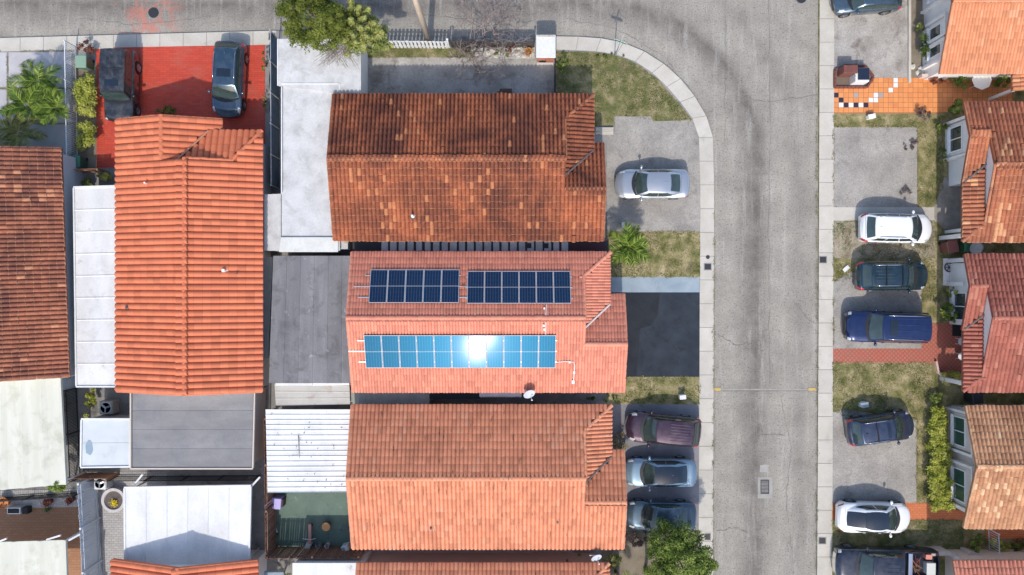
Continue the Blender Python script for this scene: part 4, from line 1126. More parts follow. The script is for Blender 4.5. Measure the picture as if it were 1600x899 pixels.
    if fin:
        x = xr1 + .22; z = zroof(x, 0) + .01; m = MB()
        m.add([(x + .09, -.02, z), (x + .09, .02, z), (x - .06, -.025, z), (x - .06, .025, z), (x - .05, -.004, z + .065), (x - .05, .004, z + .065)], [(0, 1, 5, 4), (0, 4, 2), (1, 3, 5), (2, 4, 5, 3)])
        m.build('antenna_fin', pm, root, world=False)
    return root, dict(xt=xt, bs=bs, skin=skin, zroof=zroof, xf1=xf1, xr1=xr1, wt=wt, hw=hw, C=C)
P_silver = paint('silver_paint', (.52, .54, .57), .75, .34, .06)
P_dblue = paint('sky_tinted_slate_paint', (.040, .085, .130), .6, .32, .14)  # blue pushed up in the base colour to imitate reflected sky
P_black = paint('dusty_black_paint', (.018, .020, .026), .3, .35, .20)
P_maroon = paint('maroon_paint', (.050, .020, .040), .5, .35, .10)
P_sblue = paint('sky_tinted_silver_paint', (.21, .31, .39), .7, .34, .06)  # silver with the teal sky reflection mixed into its colour
P_grey = paint('sky_tinted_graphite_paint', (.060, .105, .145), .6, .33, .10)  # dark paint tinted bluish in place of a clear sky reflection
P_white = paint('white_paint', (.80, .80, .80), 0, .3, .03)
P_teal = paint('sky_tinted_teal_paint', (.010, .035, .052), .5, .30, .06)  # teal of the reflected sky is part of this base colour
P_blue = paint('deep_blue_paint', (.006, .022, .095), .5, .28, .03)
P_navy = paint('navy_paint', (.028, .042, .085), .5, .32, .10)
P_navy2 = paint('dark_navy_paint', (.012, .018, .038), .4, .3, .12)
car('suv', 'dusty black boxy SUV with a small sunroof on the red driveway', 194, 137, 4.55, 1.86, -91, 'boxy', P_black, zref=.5, ribs=6, sunroof=(.32, .70, .55), crossbars=[.52], hr=1.92)
car('suv', 'slate blue SUV with a dark sunroof at the right of the red driveway', 361, 126, 4.85, 1.90, -93, 'suv', P_dblue, zref=.5, rails=M_chrome, sunroof=(.42, .92, .62))
car('sedan', 'silver sedan on the worn driveway beside the corner lawn', 1020, 287.5, 4.75, 1.86, 180, 'sedan', P_silver)
car('suv', 'maroon SUV with a ribbed roof parked beside the orange house', 1037, 671, 4.78, 1.90, 174.5, 'suv', P_maroon, ribs=7, grille=M_chrome, hr=1.72)
car('sedan', 'pale blue silver sedan with dark glass roof between two parked cars', 1032, 739, 4.60, 1.82, 180, 'sedan', P_sblue, pano=True, hr=1.46)
car('sedan', 'graphite sedan parked half under the leafy street tree', 1033, 806.5, 4.50, 1.82, 179, 'sedan', P_grey)
car('hatchback', 'dark hatchback cut off by the top edge of the picture', 1351, 1, 4.30, 1.80, 184, 'suv', P_grey, hr=1.52, zref=.5)
car('suv', 'white SUV parked across the white concrete walkway', 1400, 357, 4.60, 1.84, -1, 'suv', P_white, rails=M_chrome)
car('suv', 'dark teal SUV with crossbars on the bare dirt patch', 1394, 431, 4.60, 1.86, 0.5, 'suv', P_teal, rails=M_chrome, crossbars=[.12, .62], ribs=6)
car('suv', 'large deep blue SUV with sunroof beside the red paver path', 1386, 511, 5.25, 1.98, 178.5, 'big', P_blue, rails=M_chrome, sunroof=(.30, .80, .62), ribs=4)
car('suv', 'small navy SUV with two narrow sunroofs, parked askew on the lawn', 1376, 669.5, 4.30, 1.80, 8, 'suv', P_navy, rails=M_chrome, crossbars=[.55], sunroof=(.22, .42, .72), hr=1.62)
car('coupe', 'white coupe with a dark glass roof on the terracotta path', 1366, 809, 4.72, 1.90, -1.5, 'coupe', P_white, pano=True, fin=False)
tr, tf = car('pickup_truck', 'dark navy pickup truck with a loaded bed at the bottom right', 1384, 881.5, 6.45, 2.02, 179, 'pickup', P_navy2, cat='pickup', ribs=6, grille=M_chrome, hr=1.92)
def on_truck(x, y, z): return tr.matrix_basis @ Vector((x, y, z))
tr_m = Matrix.Translation(tr.location) @ Matrix.Rotation(math.radians(179), 4, 'Z')
def truck_item(name, label, cat, x, y, z): return thing(name, label, cat, tr_m @ Vector((x, y, z)), math.radians(179))
t = truck_item('toolbox', 'silver crossover toolbox behind the pickup cab', 'toolbox', -1.30, 0, 1.21)
m = MB(); m.box((0, 0, .03), (.28, 1.72, .10), bev=.02); m.build('lid', M_chrome, t, world=False)
m = MB(); m.box((0, 0, -.12), (.24, 1.52, .2)); m.build('box', M_rim, t, world=False)
t = truck_item('cooler', 'pale grey cooler box in the rear corner of the pickup bed', 'cooler', -2.62, .10, .81)
m = MB(); m.box((0, 0, .2), (.52, .72, .4), bev=.03); m.build('tub', plain('cooler_grey', (.50, .52, .50), .5), t, world=False)
m = MB(); m.box((0, 0, .43), (.56, .76, .06), bev=.02); m.build('lid', plain('cooler_lid', (.62, .64, .60), .5), t, world=False)
t = truck_item('crate', 'pink red plastic crate beside the cooler in the pickup bed', 'crate', -2.52, -.62, .81)
m = MB(); m.box((0, 0, .17), (.36, .26, .34), bev=.01); m.build('tub', plain('pink_plastic', (.60, .20, .16), .5), t, world=False)
m = MB(); m.box((0, 0, .35), (.40, .30, .03), bev=.01); m.build('rim', plain('pink_plastic_rim', (.66, .26, .20), .5), t, world=False)
t = truck_item('scrap_pile', 'tangle of rusty scrap wood in the pickup bed', 'scrap', -1.85, -.1, .81)
for k in range(14):
    a = random.uniform(0, pi); m = MB(); r_ = random.uniform(.15, .42)
    c = Vector((random.uniform(-.2, .2), random.uniform(-.42, .42), .05 + .022 * k)); d = Vector((math.cos(a) * r_ * .6, math.sin(a) * r_, random.uniform(-.04, .08)))
    m.tube([c - d, c + d], random.uniform(.012, .03), 5); m.build('stick', plain('rusty_wood%d' % k, (random.uniform(.12, .4), random.uniform(.06, .18), .06), .8), t, world=False)
# ------------------------------------------------------------------ solar arrays on the salmon roof
M_cell, nt_, bs_ = newmat('solar_cells')
oc = nt_.nodes.new('ShaderNodeTexCoord').outputs['Object']
sx = nd(nt_, 'ShaderNodeSeparateXYZ', {0: oc})
def cell_line(sock, n, wdt):
    f = mth(nt_, 'FRACT', mth(nt_, 'ADD', mth(nt_, 'MULTIPLY', sock, n), 100.0))
    return mth(nt_, 'LESS_THAN', mth(nt_, 'MINIMUM', f, mth(nt_, 'SUBTRACT', 1.0, f)), wdt)
gl = mth(nt_, 'MAXIMUM', cell_line(sx.outputs[0], 6 / .97, .035), mth(nt_, 'MULTIPLY', cell_line(sx.outputs[1], 24 / 1.97, .05), .45))
fine = cell_line(sx.outputs[0], 54 / .97, .16)
rnd_ = nt_.nodes.new('ShaderNodeObjectInfo').outputs['Random']
cc = mix(nt_, (.0050, .0140, .042), (.0060, .0200, .052), rnd_)
cc = mix(nt_, cc, (.016, .040, .085), mth(nt_, 'MULTIPLY', fine, .4))
cc = mix(nt_, cc, (.13, .17, .24), mth(nt_, 'MULTIPLY', gl, .8))
nt_.links.new(cc, bs_.inputs['Base Color'])
bs_.inputs['IOR'].default_value = 1.42
bs_.inputs['Specular Tint'].default_value = (.06, .52, .95, 1)   # blue nitride coated cells scatter broadly ...
bs_.inputs['Roughness'].default_value = .32
bs_.inputs['Coat Weight'].default_value = .06           # ... under a smooth cover glass
bs_.inputs['Coat Roughness'].default_value = .09
bs_.inputs['Coat IOR'].default_value = 1.30
M_alu = plain('aluminium_frame', (.46, .47, .50), .5, .0)
M_white = plain('white_conduit', (.78, .77, .74), .5)
rD, WD, zD, deckD = hD
OyD = Y(497, ZR)
def hitD(px, py, off=.0):
    z = 3.7
    for _ in range(12):
        x, y = X(px, z), Y(py, z); z = zD(OyD - y) + off
    return Vector((x, y, z))
def solar(label, c_tl, c_br, n):
    """corner pixels -> rectangle in the roof plane, n panels side by side"""
    a, b = hitD(*c_tl, .16), hitD(*c_br, .16)
    south = b.y < OyD - .3
    up = Vector((0, (1 if south else -1) * math.cos(pit), math.sin(pit)))
    ex = Vector((1, 0, 0)); nrm = Vector((0, (-1 if south else 1) * math.sin(pit), math.cos(pit)))
    cen = (a + b) / 2; Wd = b.x - a.x; Hh = abs((b - a).dot(up)); pw = Wd / n
    root = thing('solar_array', label, 'solar array', cen, 0, 'solar arrays on the salmon roof')
    ey = nrm.cross(ex)
    R = Matrix((ex, ey, nrm)).transposed().to_4x4()
    fr = MB(); t_ = .026
    for s in (-1, 1):
        fr.box((s * (pw / 2 - .024), 0, 0), (t_, Hh, .042)); fr.box((0, s * (Hh / 2 - .018), .001), (pw - .012 - 2 * t_, t_, .042))
    fr.box((0, 0, -.002), (pw - .012 - 2 * t_, .022, .041))
    fme = fr.mesh('solar_panel', M_alu)
    ce = MB()
    for s in (-1, 1): ce.box((0, s * (Hh / 4 - .012), .006), (pw - .012 - 2 * t_, Hh / 2 - .05, .014))
    cme = ce.mesh('cell_sheet', M_cell)
    for k in range(n):
        f = link_mesh('solar_panel', fme, root, Matrix.Translation(ex * (-Wd / 2 + pw * (k + .5)) + nrm * random.uniform(0, .004)) @ R @ Matrix.Rotation(random.gauss(0, .0012), 4, 'Z') @ Matrix.Rotation(random.gauss(0, .0018), 4, 'X') @ Matrix.Rotation(random.gauss(0, .0018), 4, 'Y'))
        link_mesh('cell_sheet', cme, f)
    return root, R, Wd, Hh, nrm, up
pit = math.atan((ZR - ZE) / abs((OyD - Y(394, ZE))))
arrs = [solar('dark blue five panel solar array on the upper roof slope', (579, 421.5), (717, 473.5), 5),
        solar('dark blue six panel solar array on the upper roof slope', (730.5, 424), (892.5, 474.5), 6),
        solar('long eleven panel solar array reflecting the sun on the lower slope', (568, 524), (868, 575), 11)]
M_rail = plain('mill_rail', (.66, .66, .66), .4, .5)
for (root, R, Wd, Hh, nrm, up), exts in zip(arrs, ([(-.33, -.3, .08), (0, -.95, .5), (.33, -.65, .5)], [(-.33, -.1, .1), (0, -.1, .1), (.33, -.1, .1)], [(-.33, -.40, .05), (0.0, -.95, .05), (.33, -.40, .05)])):
    for f, ea, eb in exts:
        m = MB(); m.box((0, 0, 0), (Wd - ea + eb, .05, .05), M=Matrix.Translation(Vector(((ea + eb) / 2, 0, 0)) - nrm * .06) @ R @ Matrix.Translation((0, f * Hh * (-1 if up.y < 0 else -1), 0)))
        m.build('mounting_rail', M_rail, root, world=False)
def roof_pipe(label, pts, r=.022, boxes=()):
    P_ = [hitD(a, b, .11) for a, b in pts]
    t = thing('conduit', label, 'conduit', P_[0])
    m = MB(); m.tube(P_, r, 6); m.build('pipe', M_white, t)
    for a, b, s in boxes:
        q = hitD(a, b, .12); m = MB(); m.box(q, (s, s * 1.2, .10), bev=.015); m.build('junction_box', M_white, t)
roof_pipe('thin white conduit running over the ridge between the solar arrays', [(854, 476), (853, 490), (853, 505), (853, 523)], .02, [(850.5, 482, .10), (849.5, 509, .13), (850.5, 515, .12)])
roof_pipe('white elbow conduit at the right end of the long solar array', [(870, 566), (884, 565), (897, 566), (898, 572), (897, 585), (896, 596)], .025, [(890, 566, .11), (897, 582, .13), (895.5, 597, .18)])

def dish(label, px, py, z, r, az, el, mat, foot):
    """satellite dish: reflector, feed arm, bracket; z = height of the reflector centre"""
    c = P(px, py, z); t = thing('satellite_dish', label, 'dish', c)
    dirv = Vector((math.cos(el) * math.cos(az), math.cos(el) * math.sin(az), math.sin(el)))
    R = dirv.to_track_quat('Z', 'Y').to_matrix().to_4x4()
    m = MB(); m.lathe([(.0001, -.10 * r * 2), (r * .5, -.07 * r * 2), (r * .85, -.02 * r * 2), (r, .02), (r * 1.01, .0), (r * .84, -.05 * r * 2 - .01), (r * .5, -.085 * r * 2 - .01), (.0001, -.115 * r * 2 - .01)], 28, M=R, sy=.92)
    m.build('reflector', mat, t, world=False, smooth=True)
    tip = dirv * r * 1.1 + R.to_3x3() @ Vector((0, -r * .35, 0)); base_ = R.to_3x3() @ Vector((0, -r * .85, 0))
    m = MB(); m.tube([base_, tip], .018, 6); m.box(tip, (.09, .07, .07), bev=.015); m.build('feed_arm', M_white, t, world=False)
    m = MB(); m.tube([-dirv * r * .22, -dirv * r * .4 - Vector((0, 0, .1)), Vector(foot) - c], .025, 6); m.build('bracket', M_white, t, world=False)
M_dish = plain('pale_dish_paint', (.50, .53, .57), .5)
dish('grey oval satellite dish on the lower eave of the solar roof', 827, 616, 3.35, .36, math.radians(-65), math.radians(48), M_dish, P(818, 609, 3.1))
dish('blue grey satellite dish at the corner of the bottom house', 932, 872, 3.2, .33, math.radians(-65), math.radians(50), M_dish, P(921, 868, 2.9))

# ------------------------------------------------------------------ flat roofs and patio covers
def metal_white(name, c, st=((.42, .40, .37), .9, .55, .85)): return surf(name, [(.3, tuple(x * .86 for x in c)), (.55, c), (.75, tuple(x * 1.06 for x in c))], 1.1, grain=.08, gscale=9, stretch=(1, .45, 1), stain=[st, ((.34, .32, .29), 2.2, .66, .8), ((.22, .20, .18), 9, .72, .78)], rough=.55, bmp=.1, rnd=.05)
M_pw = metal_white('white_patio_metal', (.64, .625, .60))
M_pw2 = metal_white('clean_white_metal', (.69, .685, .67), ((.58, .57, .55), .9, .55, .9))
M_pg = surf('mossy_white_metal', [(.3, (.55, .54, .44)), (.7, (.66, .65, .56))], .5, grain=.06, stretch=(3, .4, 1), stain=((.42, .41, .31), 1.0, .5, .8), rough=.6)
M_roofw = surf('white_roof_coating', [(.3, (.45, .445, .435)), (.5, (.54, .535, .525)), (.7, (.60, .595, .585))], 1.2, grain=.12, gscale=10, stain=[((.36, .35, .33), 1.1, .52, .8), ((.22, .21, .20), 3, .66, .78)], rough=.85)
M_rollg = surf('grey_roll_roofing', [(.3, (.150, .145, .152)), (.7, (.225, .218, .222))], .8, grain=.26, stretch=(2.5, .25, 1), stain=[((.11, .105, .105), 1.2, .5, .75), ((.30, .30, .31), 2.5, .62, .72)], rough=.9, rnd=.10)
M_rollb = surf('blue_grey_roofing', [(.3, (.20, .195, .195)), (.7, (.28, .273, .272))], .9, grain=.3, stretch=(.4, 1, 1), stain=((.18, .185, .2), .9, .5, .8), rough=.9, rnd=.06)
M_trimb = plain('beige_edge_metal', (.52, .45, .38), .6)
def patio(name, label, pts, z, n, mat, axis, rib=.05, slope=0.0, thick=.07, edge=None, wall=None, gap=.03, ribmat=None, group=None, posts=True, cat='patio roof'):
    """flat roof over quad pts (px: tl, tr, br, bl) cut in n panels along axis ('y' = stacked rows, 'x' = columns)"""
    tl, tr_, br, bl = [P(a, b, z) for a, b in pts]
    cen = (tl + tr_ + br + bl) / 4
    root = thing(name, label, cat, (cen.x, cen.y, G), 0, group)
    for k in range(n):
        f0, f1 = k / n, (k + 1) / n
        if axis == 'y': q = [tl.lerp(bl, f0), tr_.lerp(br, f0), tr_.lerp(br, f1), tl.lerp(bl, f1)]
        else: q = [tl.lerp(tr_, f0), tl.lerp(tr_, f1), bl.lerp(br, f1), bl.lerp(br, f0)]
        c = sum(q, Vector()) / 4
        q = [p.lerp(c, .0) for p in q]
        m = MB()
        sh = lambda p, d: Vector((p.x, p.y, p.z + d))
        if rib > 0:
            g_ = gap
            L0 = (q[3] - q[0]).length if axis == 'y' else (q[1] - q[0]).length
            fr = min(.3, g_ / L0)
            if axis == 'y': i0, i1, i2, i3 = q[0].lerp(q[3], fr), q[1].lerp(q[2], fr), q[2].lerp(q[1], fr), q[3].lerp(q[0], fr)
            else: i0, i1, i2, i3 = q[0].lerp(q[1], fr), q[1].lerp(q[0], fr), q[2].lerp(q[3], fr), q[3].lerp(q[2], fr)
            vs = [sh(p, -thick) for p in q] + [sh(p, rib) for p in q] + [i0, i1, i2, i3]
            if axis == 'y': fs = [(0, 3, 2, 1), (4, 5, 9, 8)[::-1], (8, 9, 10, 11)[::-1], (11, 10, 6, 7)[::-1], (0, 1, 5, 4), (2, 3, 7, 6), (3, 0, 4, 8, 11, 7), (1, 2, 6, 10, 9, 5)]
            else: fs = [(0, 3, 2, 1), (4, 8, 11, 7), (8, 9, 10, 11), (9, 5, 6, 10), (0, 4, 7, 3), (1, 2, 6, 5), (0, 1, 5, 9, 8, 4), (2, 3, 7, 11, 10, 6)]
            m.add(vs, fs)
        else:
            m.prism([(p.x, p.y) for p in [p.lerp(c, .010) for p in q]], z - thick, z + random.uniform(0, .008))
        m.build('panel', mat, root)
    if edge:
        m = MB()
        for a, b in ((tl, tr_), (tr_, br), (br, bl), (bl, tl)):
            d = (b - a); L = d.length; ang_ = math.atan2(d.y, d.x); n_ = Vector((d.y, -d.x, 0)).normalized()
            mid = (a + b) / 2 - n_ * -.0
            if (mid + n_ - cen).length < (mid - cen).length: n_ = -n_
            m.box(mid + n_ * .05 + Vector((0, 0, -.01)), (L + .12 if (a is tl or a is br) else L - .004, .09, .16), ang_)
        m.build('gutter', edge, root)
    if wall:
        m = MB(); ins = [p.lerp(cen, .04) for p in (tl, tr_, br, bl)]
        m.prism([(p.x, p.y) for p in ins], G - .02, z - thick - .01); m.build('wall', wall, root)
    elif posts:
        for p in (tl, tr_, br, bl):
            q = p.lerp(cen, .06); m = MB(); m.box((q.x, q.y, (z - thick + G) / 2), (.08, .08, z - thick - G)); m.build('post', M_white, root)
    return root
patio('patio_cover', 'long white ribbed patio cover left of the bright orange roof', [(117, 294), (184, 292), (181, 603), (121, 603)], 2.55, 9, M_pw, 'y', .035, edge=M_pw2, gap=.06)
patio('patio_cover', 'bright white patio cover shaded by a gable at the lower left', [(196, 763), (391, 760), (388, 884), (197, 884)], 2.6, 6, M_pw2, 'x', .04, edge=M_pw2, gap=.05)
patio('patio_cover', 'mossy white patio roof below the brown rust tiled house', [(-60, 590), (96, 586), (105, 757), (-60, 771)], 2.5, 5, M_pg, 'x', .11, gap=.26)
patio('patio_cover', 'white patio roof at the bottom left corner beside brown tiles', [(-60, 849), (104, 844), (107, 930), (-60, 930)], 2.5, 4, M_pg, 'x', .10, gap=.24)
patio('patio_cover', 'white corrugated patio roof left of the lower orange house', [(415, 640), (548, 640), (548, 769), (418, 770)], 2.6, 16, M_pw2, 'y', .055, gap=.05)
patio('flat_roof_annex', 'grey weathered flat roof behind the solar house', [(427, 399), (556, 399), (556, 600), (420, 600)], 2.75, 6, M_rollg, 'x', 0, wall=M_wgrey, thick=.14, cat='annex')
patio('flat_roof_annex', 'blue grey flat roof with beige edges below the bright orange house', [(206, 612), (397, 612), (394, 731), (206, 731)], 2.7, 4, M_rollb, 'y', 0, wall=M_wbeige, thick=.14, edge=M_trimb, cat='annex')
st_t = patio('flat_roof_annex', 'pale flat roof with a grey paint stain beside the condenser', [(129, 656), (203, 656), (202, 728), (128, 729)], 2.45, 2, surf('pale_grey_coating', [(.3, (.50, .53, .54)), (.7, (.58, .61, .62))], .8, grain=.06, stain=((.44, .46, .47), 1, .6, .85)), 'y', 0, wall=M_wgrey, thick=.12, edge=M_pw2, cat='annex')
m = MB(); sp_ = [(133 + 6 + 6 * math.cos(a) * random.uniform(.8, 1.1), 700 + 12 * math.sin(a) * random.uniform(.85, 1.1)) for a in [2 * pi * k / 18 for k in range(18)]]
m.prism([(X(a, 2.47), Y(b, 2.47)) for a, b in sp_] , 2.455, 2.466); m.build('paint_stain', surf('grey_blue_stain', (.26, .34, .40), 3, grain=.1), st_t)
patio('shed_roof', 'small beige sheet roof below the grey flat roof', [(429, 601), (546, 603), (547, 632), (431, 634)], 2.45, 3, surf('beige_sheet', [(.3, (.42, .39, .34)), (.7, (.52, .49, .43))], .8, grain=.12, stain=((.32, .20, .15), 1.4, .6, .8)), 'y', .02, gap=.05)
patio('shed_roof', 'narrow cream sheet along the edge of the grey flat roof', [(430, 599), (546, 597), (546, 602.5), (430, 603)], 2.62, 2, M_pw2, 'x', 0, posts=False)
patio('alley_cover', 'dull translucent corrugated sheet over the alley below the solar roof', [(545, 611), (671, 611), (671, 631), (545, 632)], 2.2, 15, surf('dull_fibreglass', [(.3, (.30, .30, .25)), (.7, (.42, .42, .36))], 1.2, grain=.15), 'x', .02, gap=.09)
patio('awning', 'black canvas awning over the alley below the solar roof', [(672, 611), (750, 611), (750, 624), (672, 624)], 2.2, 4, plain('black_canvas', (.02, .021, .028), .8), 'x', .0)
rt = patio('awning', 'white scalloped awning beside the satellite dish in the alley', [(749, 611), (815, 611), (815, 620), (749, 620)], 2.35, 3, M_pw2, 'x', .02, gap=.06)
sc_m = MB()
for k in range(15):
    a, b = P(750 + 4.3 * k, 620, 2.33), P(754.1 + 4.3 * k, 620, 2.33)
    mid = (a + b) / 2
    sc_m.add([a, b, Vector((b.x, b.y - .05, 2.2)), Vector((mid.x, mid.y - .10, 2.12)), Vector((a.x, a.y - .05, 2.2))], [(0, 4, 3, 2, 1)])
sc_m.build('valance', M_pw2, rt)
# ribbed alley cover between weathered house and solar house: pale skylight strips over a dark deck
t = thing('alley_cover', 'dark alley cover with a row of white skylight strips between two houses', 'alley cover', P(740, 386, G))
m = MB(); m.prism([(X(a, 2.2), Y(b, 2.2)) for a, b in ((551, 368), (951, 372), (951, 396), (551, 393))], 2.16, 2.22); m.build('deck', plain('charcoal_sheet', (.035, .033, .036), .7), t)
for k in range(22):
    x0 = 596 + 13.4 * k; hole = k in (17, 19)
    m = MB(); y0, y1 = 370 + .004 * (x0 - 551), 392 + .004 * (x0 - 551)
    if hole: 
        for (ya, yb, xa, xb) in ((y0, y0 + 9, 0, 10.5), (y0 + 9, y0 + 17, 6.5, 10.5), (y0 + 17, y1, 0, 10.5)):
            m.box(P(x0 + (xa + xb) / 2, (ya + yb) / 2, 2.245), ((xb - xa) * sc(2.2), (yb - ya) * sc(2.2) - .002, .03))
    else: m.box(P(x0 + 5.2, (y0 + y1) / 2, 2.245 + random.uniform(0, .006)), (random.uniform(8.6, 10.8) * sc(2.2), (y1 - y0) * sc(2.2), .03), bev=.01)
    m.build('skylight_strip', M_roofw, t)
m = MB(); m.box(P(919, 384, 2.26), (55 * sc(2.2), 20 * sc(2.2), .05), bev=.01); m.build('canvas_cover', plain('plum_canvas', (.05, .022, .028), .8), t)
t = thing('vent_box', 'pale roof box with a round cap above the alley corner', 'roof box', P(540, 382, G))
m = MB(); m.box(P(540, 382, 1.25), (20 * sc(2), 18 * sc(2), 2.3)); m.build('box', M_roofw, t)
m = MB(); m.lathe([(.16, 0), (.16, .06), (.0001, .10)], 16, P(541, 377, 2.40)); m.build('cap', surf('tan_cap', (.36, .30, .22)), t)
# white annex of the weathered house: two roof levels, one lower strip
t = thing('flat_roof_annex', 'white coated L shaped flat roofed annex under the big tree', 'annex', P(490, 230, G))
def flat(parent, name, pts, z, th, mat, wallm=None):
    m = MB(); m.prism([(X(a, z), Y(b, z)) for a, b in pts], z - th, z); o = m.build(name, mat, parent)
    if wallm:
        c = (sum(a for a, b in pts) / len(pts), sum(b for a, b in pts) / len(pts))
        m = MB(); m.prism([(X(a + (c[0] - a) * .05, z), Y(b + (c[1] - b) * .03, z)) for a, b in pts], G - .03, z - th - .002); m.build('wall', wallm, parent)
    return o
flat(t, 'roof_slab', [(434, 61), (564, 61), (564, 150), (434, 134)], 2.85, .14, M_roofw, M_wwhite)
flat(t, 'roof_slab', [(440, 135), (531, 147), (531, 392), (440, 392)], 2.70, .14, M_roofw, M_wwhite)
flat(t, 'roof_slab', [(413, 304), (439, 303), (439, 392), (413, 392)], 2.45, .12, M_roofw, M_wwhite)
flat(t, 'roof_slab', [(439, 371), (528, 371), (528, 394), (436, 394)], 2.82, .11, metal_white('cream_metal', (.66, .65, .60)))
m = MB()
for a, b in (((440, 131), (531, 131)), ((531, 131), (531, 150)), ((434, 61), (434, 134)), ((440, 136), (440, 303))):
    p, q = P(*a, 2.86), P(*b, 2.86); d = q - p
    m.box((p + q) / 2, (d.length, .06, .05), math.atan2(d.y, d.x))
m.build('drip_edge', M_pw2, t)
flat(thing('flat_roof_annex', 'white flat roof at the bottom between two plants and the tiled house', 'annex', P(512, 910, G)), 'roof_slab', [(457, 880), (572, 880), (572, 960), (457, 960)], 2.6, .14, M_pw2, M_wwhite)
flat(thing('flat_roof_annex', 'narrow grey side roof right of the blue grey flat roof', 'annex', P(408, 420, G)), 'roof_slab', [(411, 402), (426, 402), (419, 560), (411, 560)], 1.6, .1, surf('grey_wallcap', (.33, .34, .33), 2), M_wgrey)

# ------------------------------------------------------------------ fences, walls, railings
M_wood = surf('weathered_fence_wood', [(.3, (.20, .10, .065)), (.7, (.31, .17, .11))], 2.5, grain=.2, stretch=(1, 1, .3), rnd=.22)
M_vinyl = surf('shade_tinted_vinyl', (.56, .60, .64), 1, grain=.04, rough=.4)  # white vinyl; the blue-grey of its shaded side is put into the colour
def board_fence(label, a, b, h, bw, mat, gap=.012, name='board_fence', rails=True, group=None, thick=.022, postevery=2.4, side=1, pc='board'):
    p, q = P(*a, 0), P(*b, 0); p.z = q.z = G
    d = (q - p); L = d.length; d.normalize(); ang_ = math.atan2(d.y, d.x); nrm = Vector((-d.y, d.x, 0))
    root = thing(name, label, 'fence', p.lerp(q, .5), 0, group)
    n = max(1, int(L / (bw + gap)))
    meshes = []
    for v in range(3):
        m = MB(); m.box((0, 0, h / 2 + .03 + .02 * v * .5), (bw, thick, h - .02 * v), bev=.006); meshes.append(m.mesh(pc, mat))
    lim = min(n, 300)
    for k in range(lim):
        c = p + d * ((k + .5) * L / n)
        link_mesh(pc, random.choice(meshes), root, Matrix.Translation(c - org(root)) @ Matrix.Rotation(ang_ + random.gauss(0, .01), 4, 'Z') @ Matrix.Rotation(random.gauss(0, .006), 4, 'Y') @ Matrix.Rotation(random.gauss(0, .006), 4, 'X'))
    for z in ((.3, h - .25) if rails else ()):
        m = MB(); m.box(p.lerp(q, .5) - nrm * side * .045 + Vector((0, 0, z)), (L, .04, .09), ang_); m.build('rail', mat, root)
    np_ = max(2, int(L / postevery) + 1)
    for k in range(np_):
        m = MB(); c = p + d * (L * k / (np_ - 1)) - nrm * side * .09; m.box(c + Vector((0, 0, h / 2 + .04)), (.09, .09, h + .08), ang_); m.box(c + Vector((0, 0, h + .10)), (.12, .12, .04), ang_); m.build('post', mat, root)
    return root
board_fence('brown wooden fence left of the green court', (431, 645), (433, 851), 2.1, .135, M_wood, side=-1)
board_fence('brown wooden fence along the bottom of the green court', (434, 853), (572, 853), 2.1, .135, M_wood, side=-1)
board_fence('white vinyl fence coloured blue grey as in shade, beside the round planter', (153, 742), (163, 940), 2.1, .15, M_vinyl, gap=.006, side=-1)
board_fence('weathered wooden fence under the pale stained roof', (131, 738), (188, 738), 1.5, .12, M_wood, side=1)
board_fence('short brown fence between the grey side wall and yellow shrub', (120, 271), (172, 269), 1.3, .13, M_wood, side=1)
# white pickets at the road
M_pick = surf('white_picket_paint', (.70, .70, .68), 3, grain=.1, rnd=.06)
board_fence('white picket fence between the utility pole and the road', (602, 76), (702, 77), 1.35, .165, M_pick, gap=.075, name='picket_fence', side=-1, pc='picket')
M_dkw = surf('dark_stained_wood', (.075, .065, .06), 3, grain=.3, rnd=.3)
board_fence('dark boarded fence behind the bare tree beside the picket fence', (706, 76), (834, 76), 1.3, .14, M_dkw, side=-1)
M_steel = plain('white_steel', (.70, .71, .72), .4)
def bar_fence(label, a, b, h, mat, sp=.13, name='railing', r=.014):
    p, q = P(*a, 0), P(*b, 0); p.z = q.z = G; d = q - p; L = d.length; d.normalize()
    root = thing(name, label, 'railing', p.lerp(q, .5))
    m = MB(); m.box((0, 0, h / 2), (r * 2, r * 2, h)); me = m.mesh('bar', mat)
    n = int(L / sp)
    for k in range(n + 1): link_mesh('bar', me, root, Matrix.Translation(p + d * (L * k / n) - org(root)))
    ang_ = math.atan2(d.y, d.x)
    for z in (.12, h): 
        m = MB(); m.box(p.lerp(q, .5) + Vector((0, 0, z)), (L, .045, .04), ang_); m.build('rail', mat, root)
    for k in range(max(2, int(L / 2.2) + 1)):
        m = MB(); c = p + d * (L * k / max(1, int(L / 2.2))); m.box(c + Vector((0, 0, h / 2 + .05)), (.06, .06, h + .1), ang_); m.build('post', mat, root)
    return root
bar_fence('white steel railing between the grey slab driveway and hedge', (121, 75), (124, 252), 1.25, M_steel, .12)
bar_fence('white bar railing in front of the red porch at the lower right', (1541, 825), (1543, 862), 1.1, M_steel, .14)
M_dsteel = plain('dark_steel', (.03, .03, .033), .5, .3)
bar_fence('black railing with pale caps below the mossy patio roof', (-20, 778), (131, 768), 1.1, M_dsteel, .13)
bar_fence('dark railing along the lower edge of the blue grey flat roof', (130, 744), (408, 742), 1.2, M_dsteel, .14)
bar_fence('black railing between the stained yard and the corner lawn', (867, 66), (866, 152), 1.1, M_dsteel, .12)
bar_fence('dark railing behind the left end of the pale annex', (122, 606), (128, 740), 1.2, M_dsteel, .09)
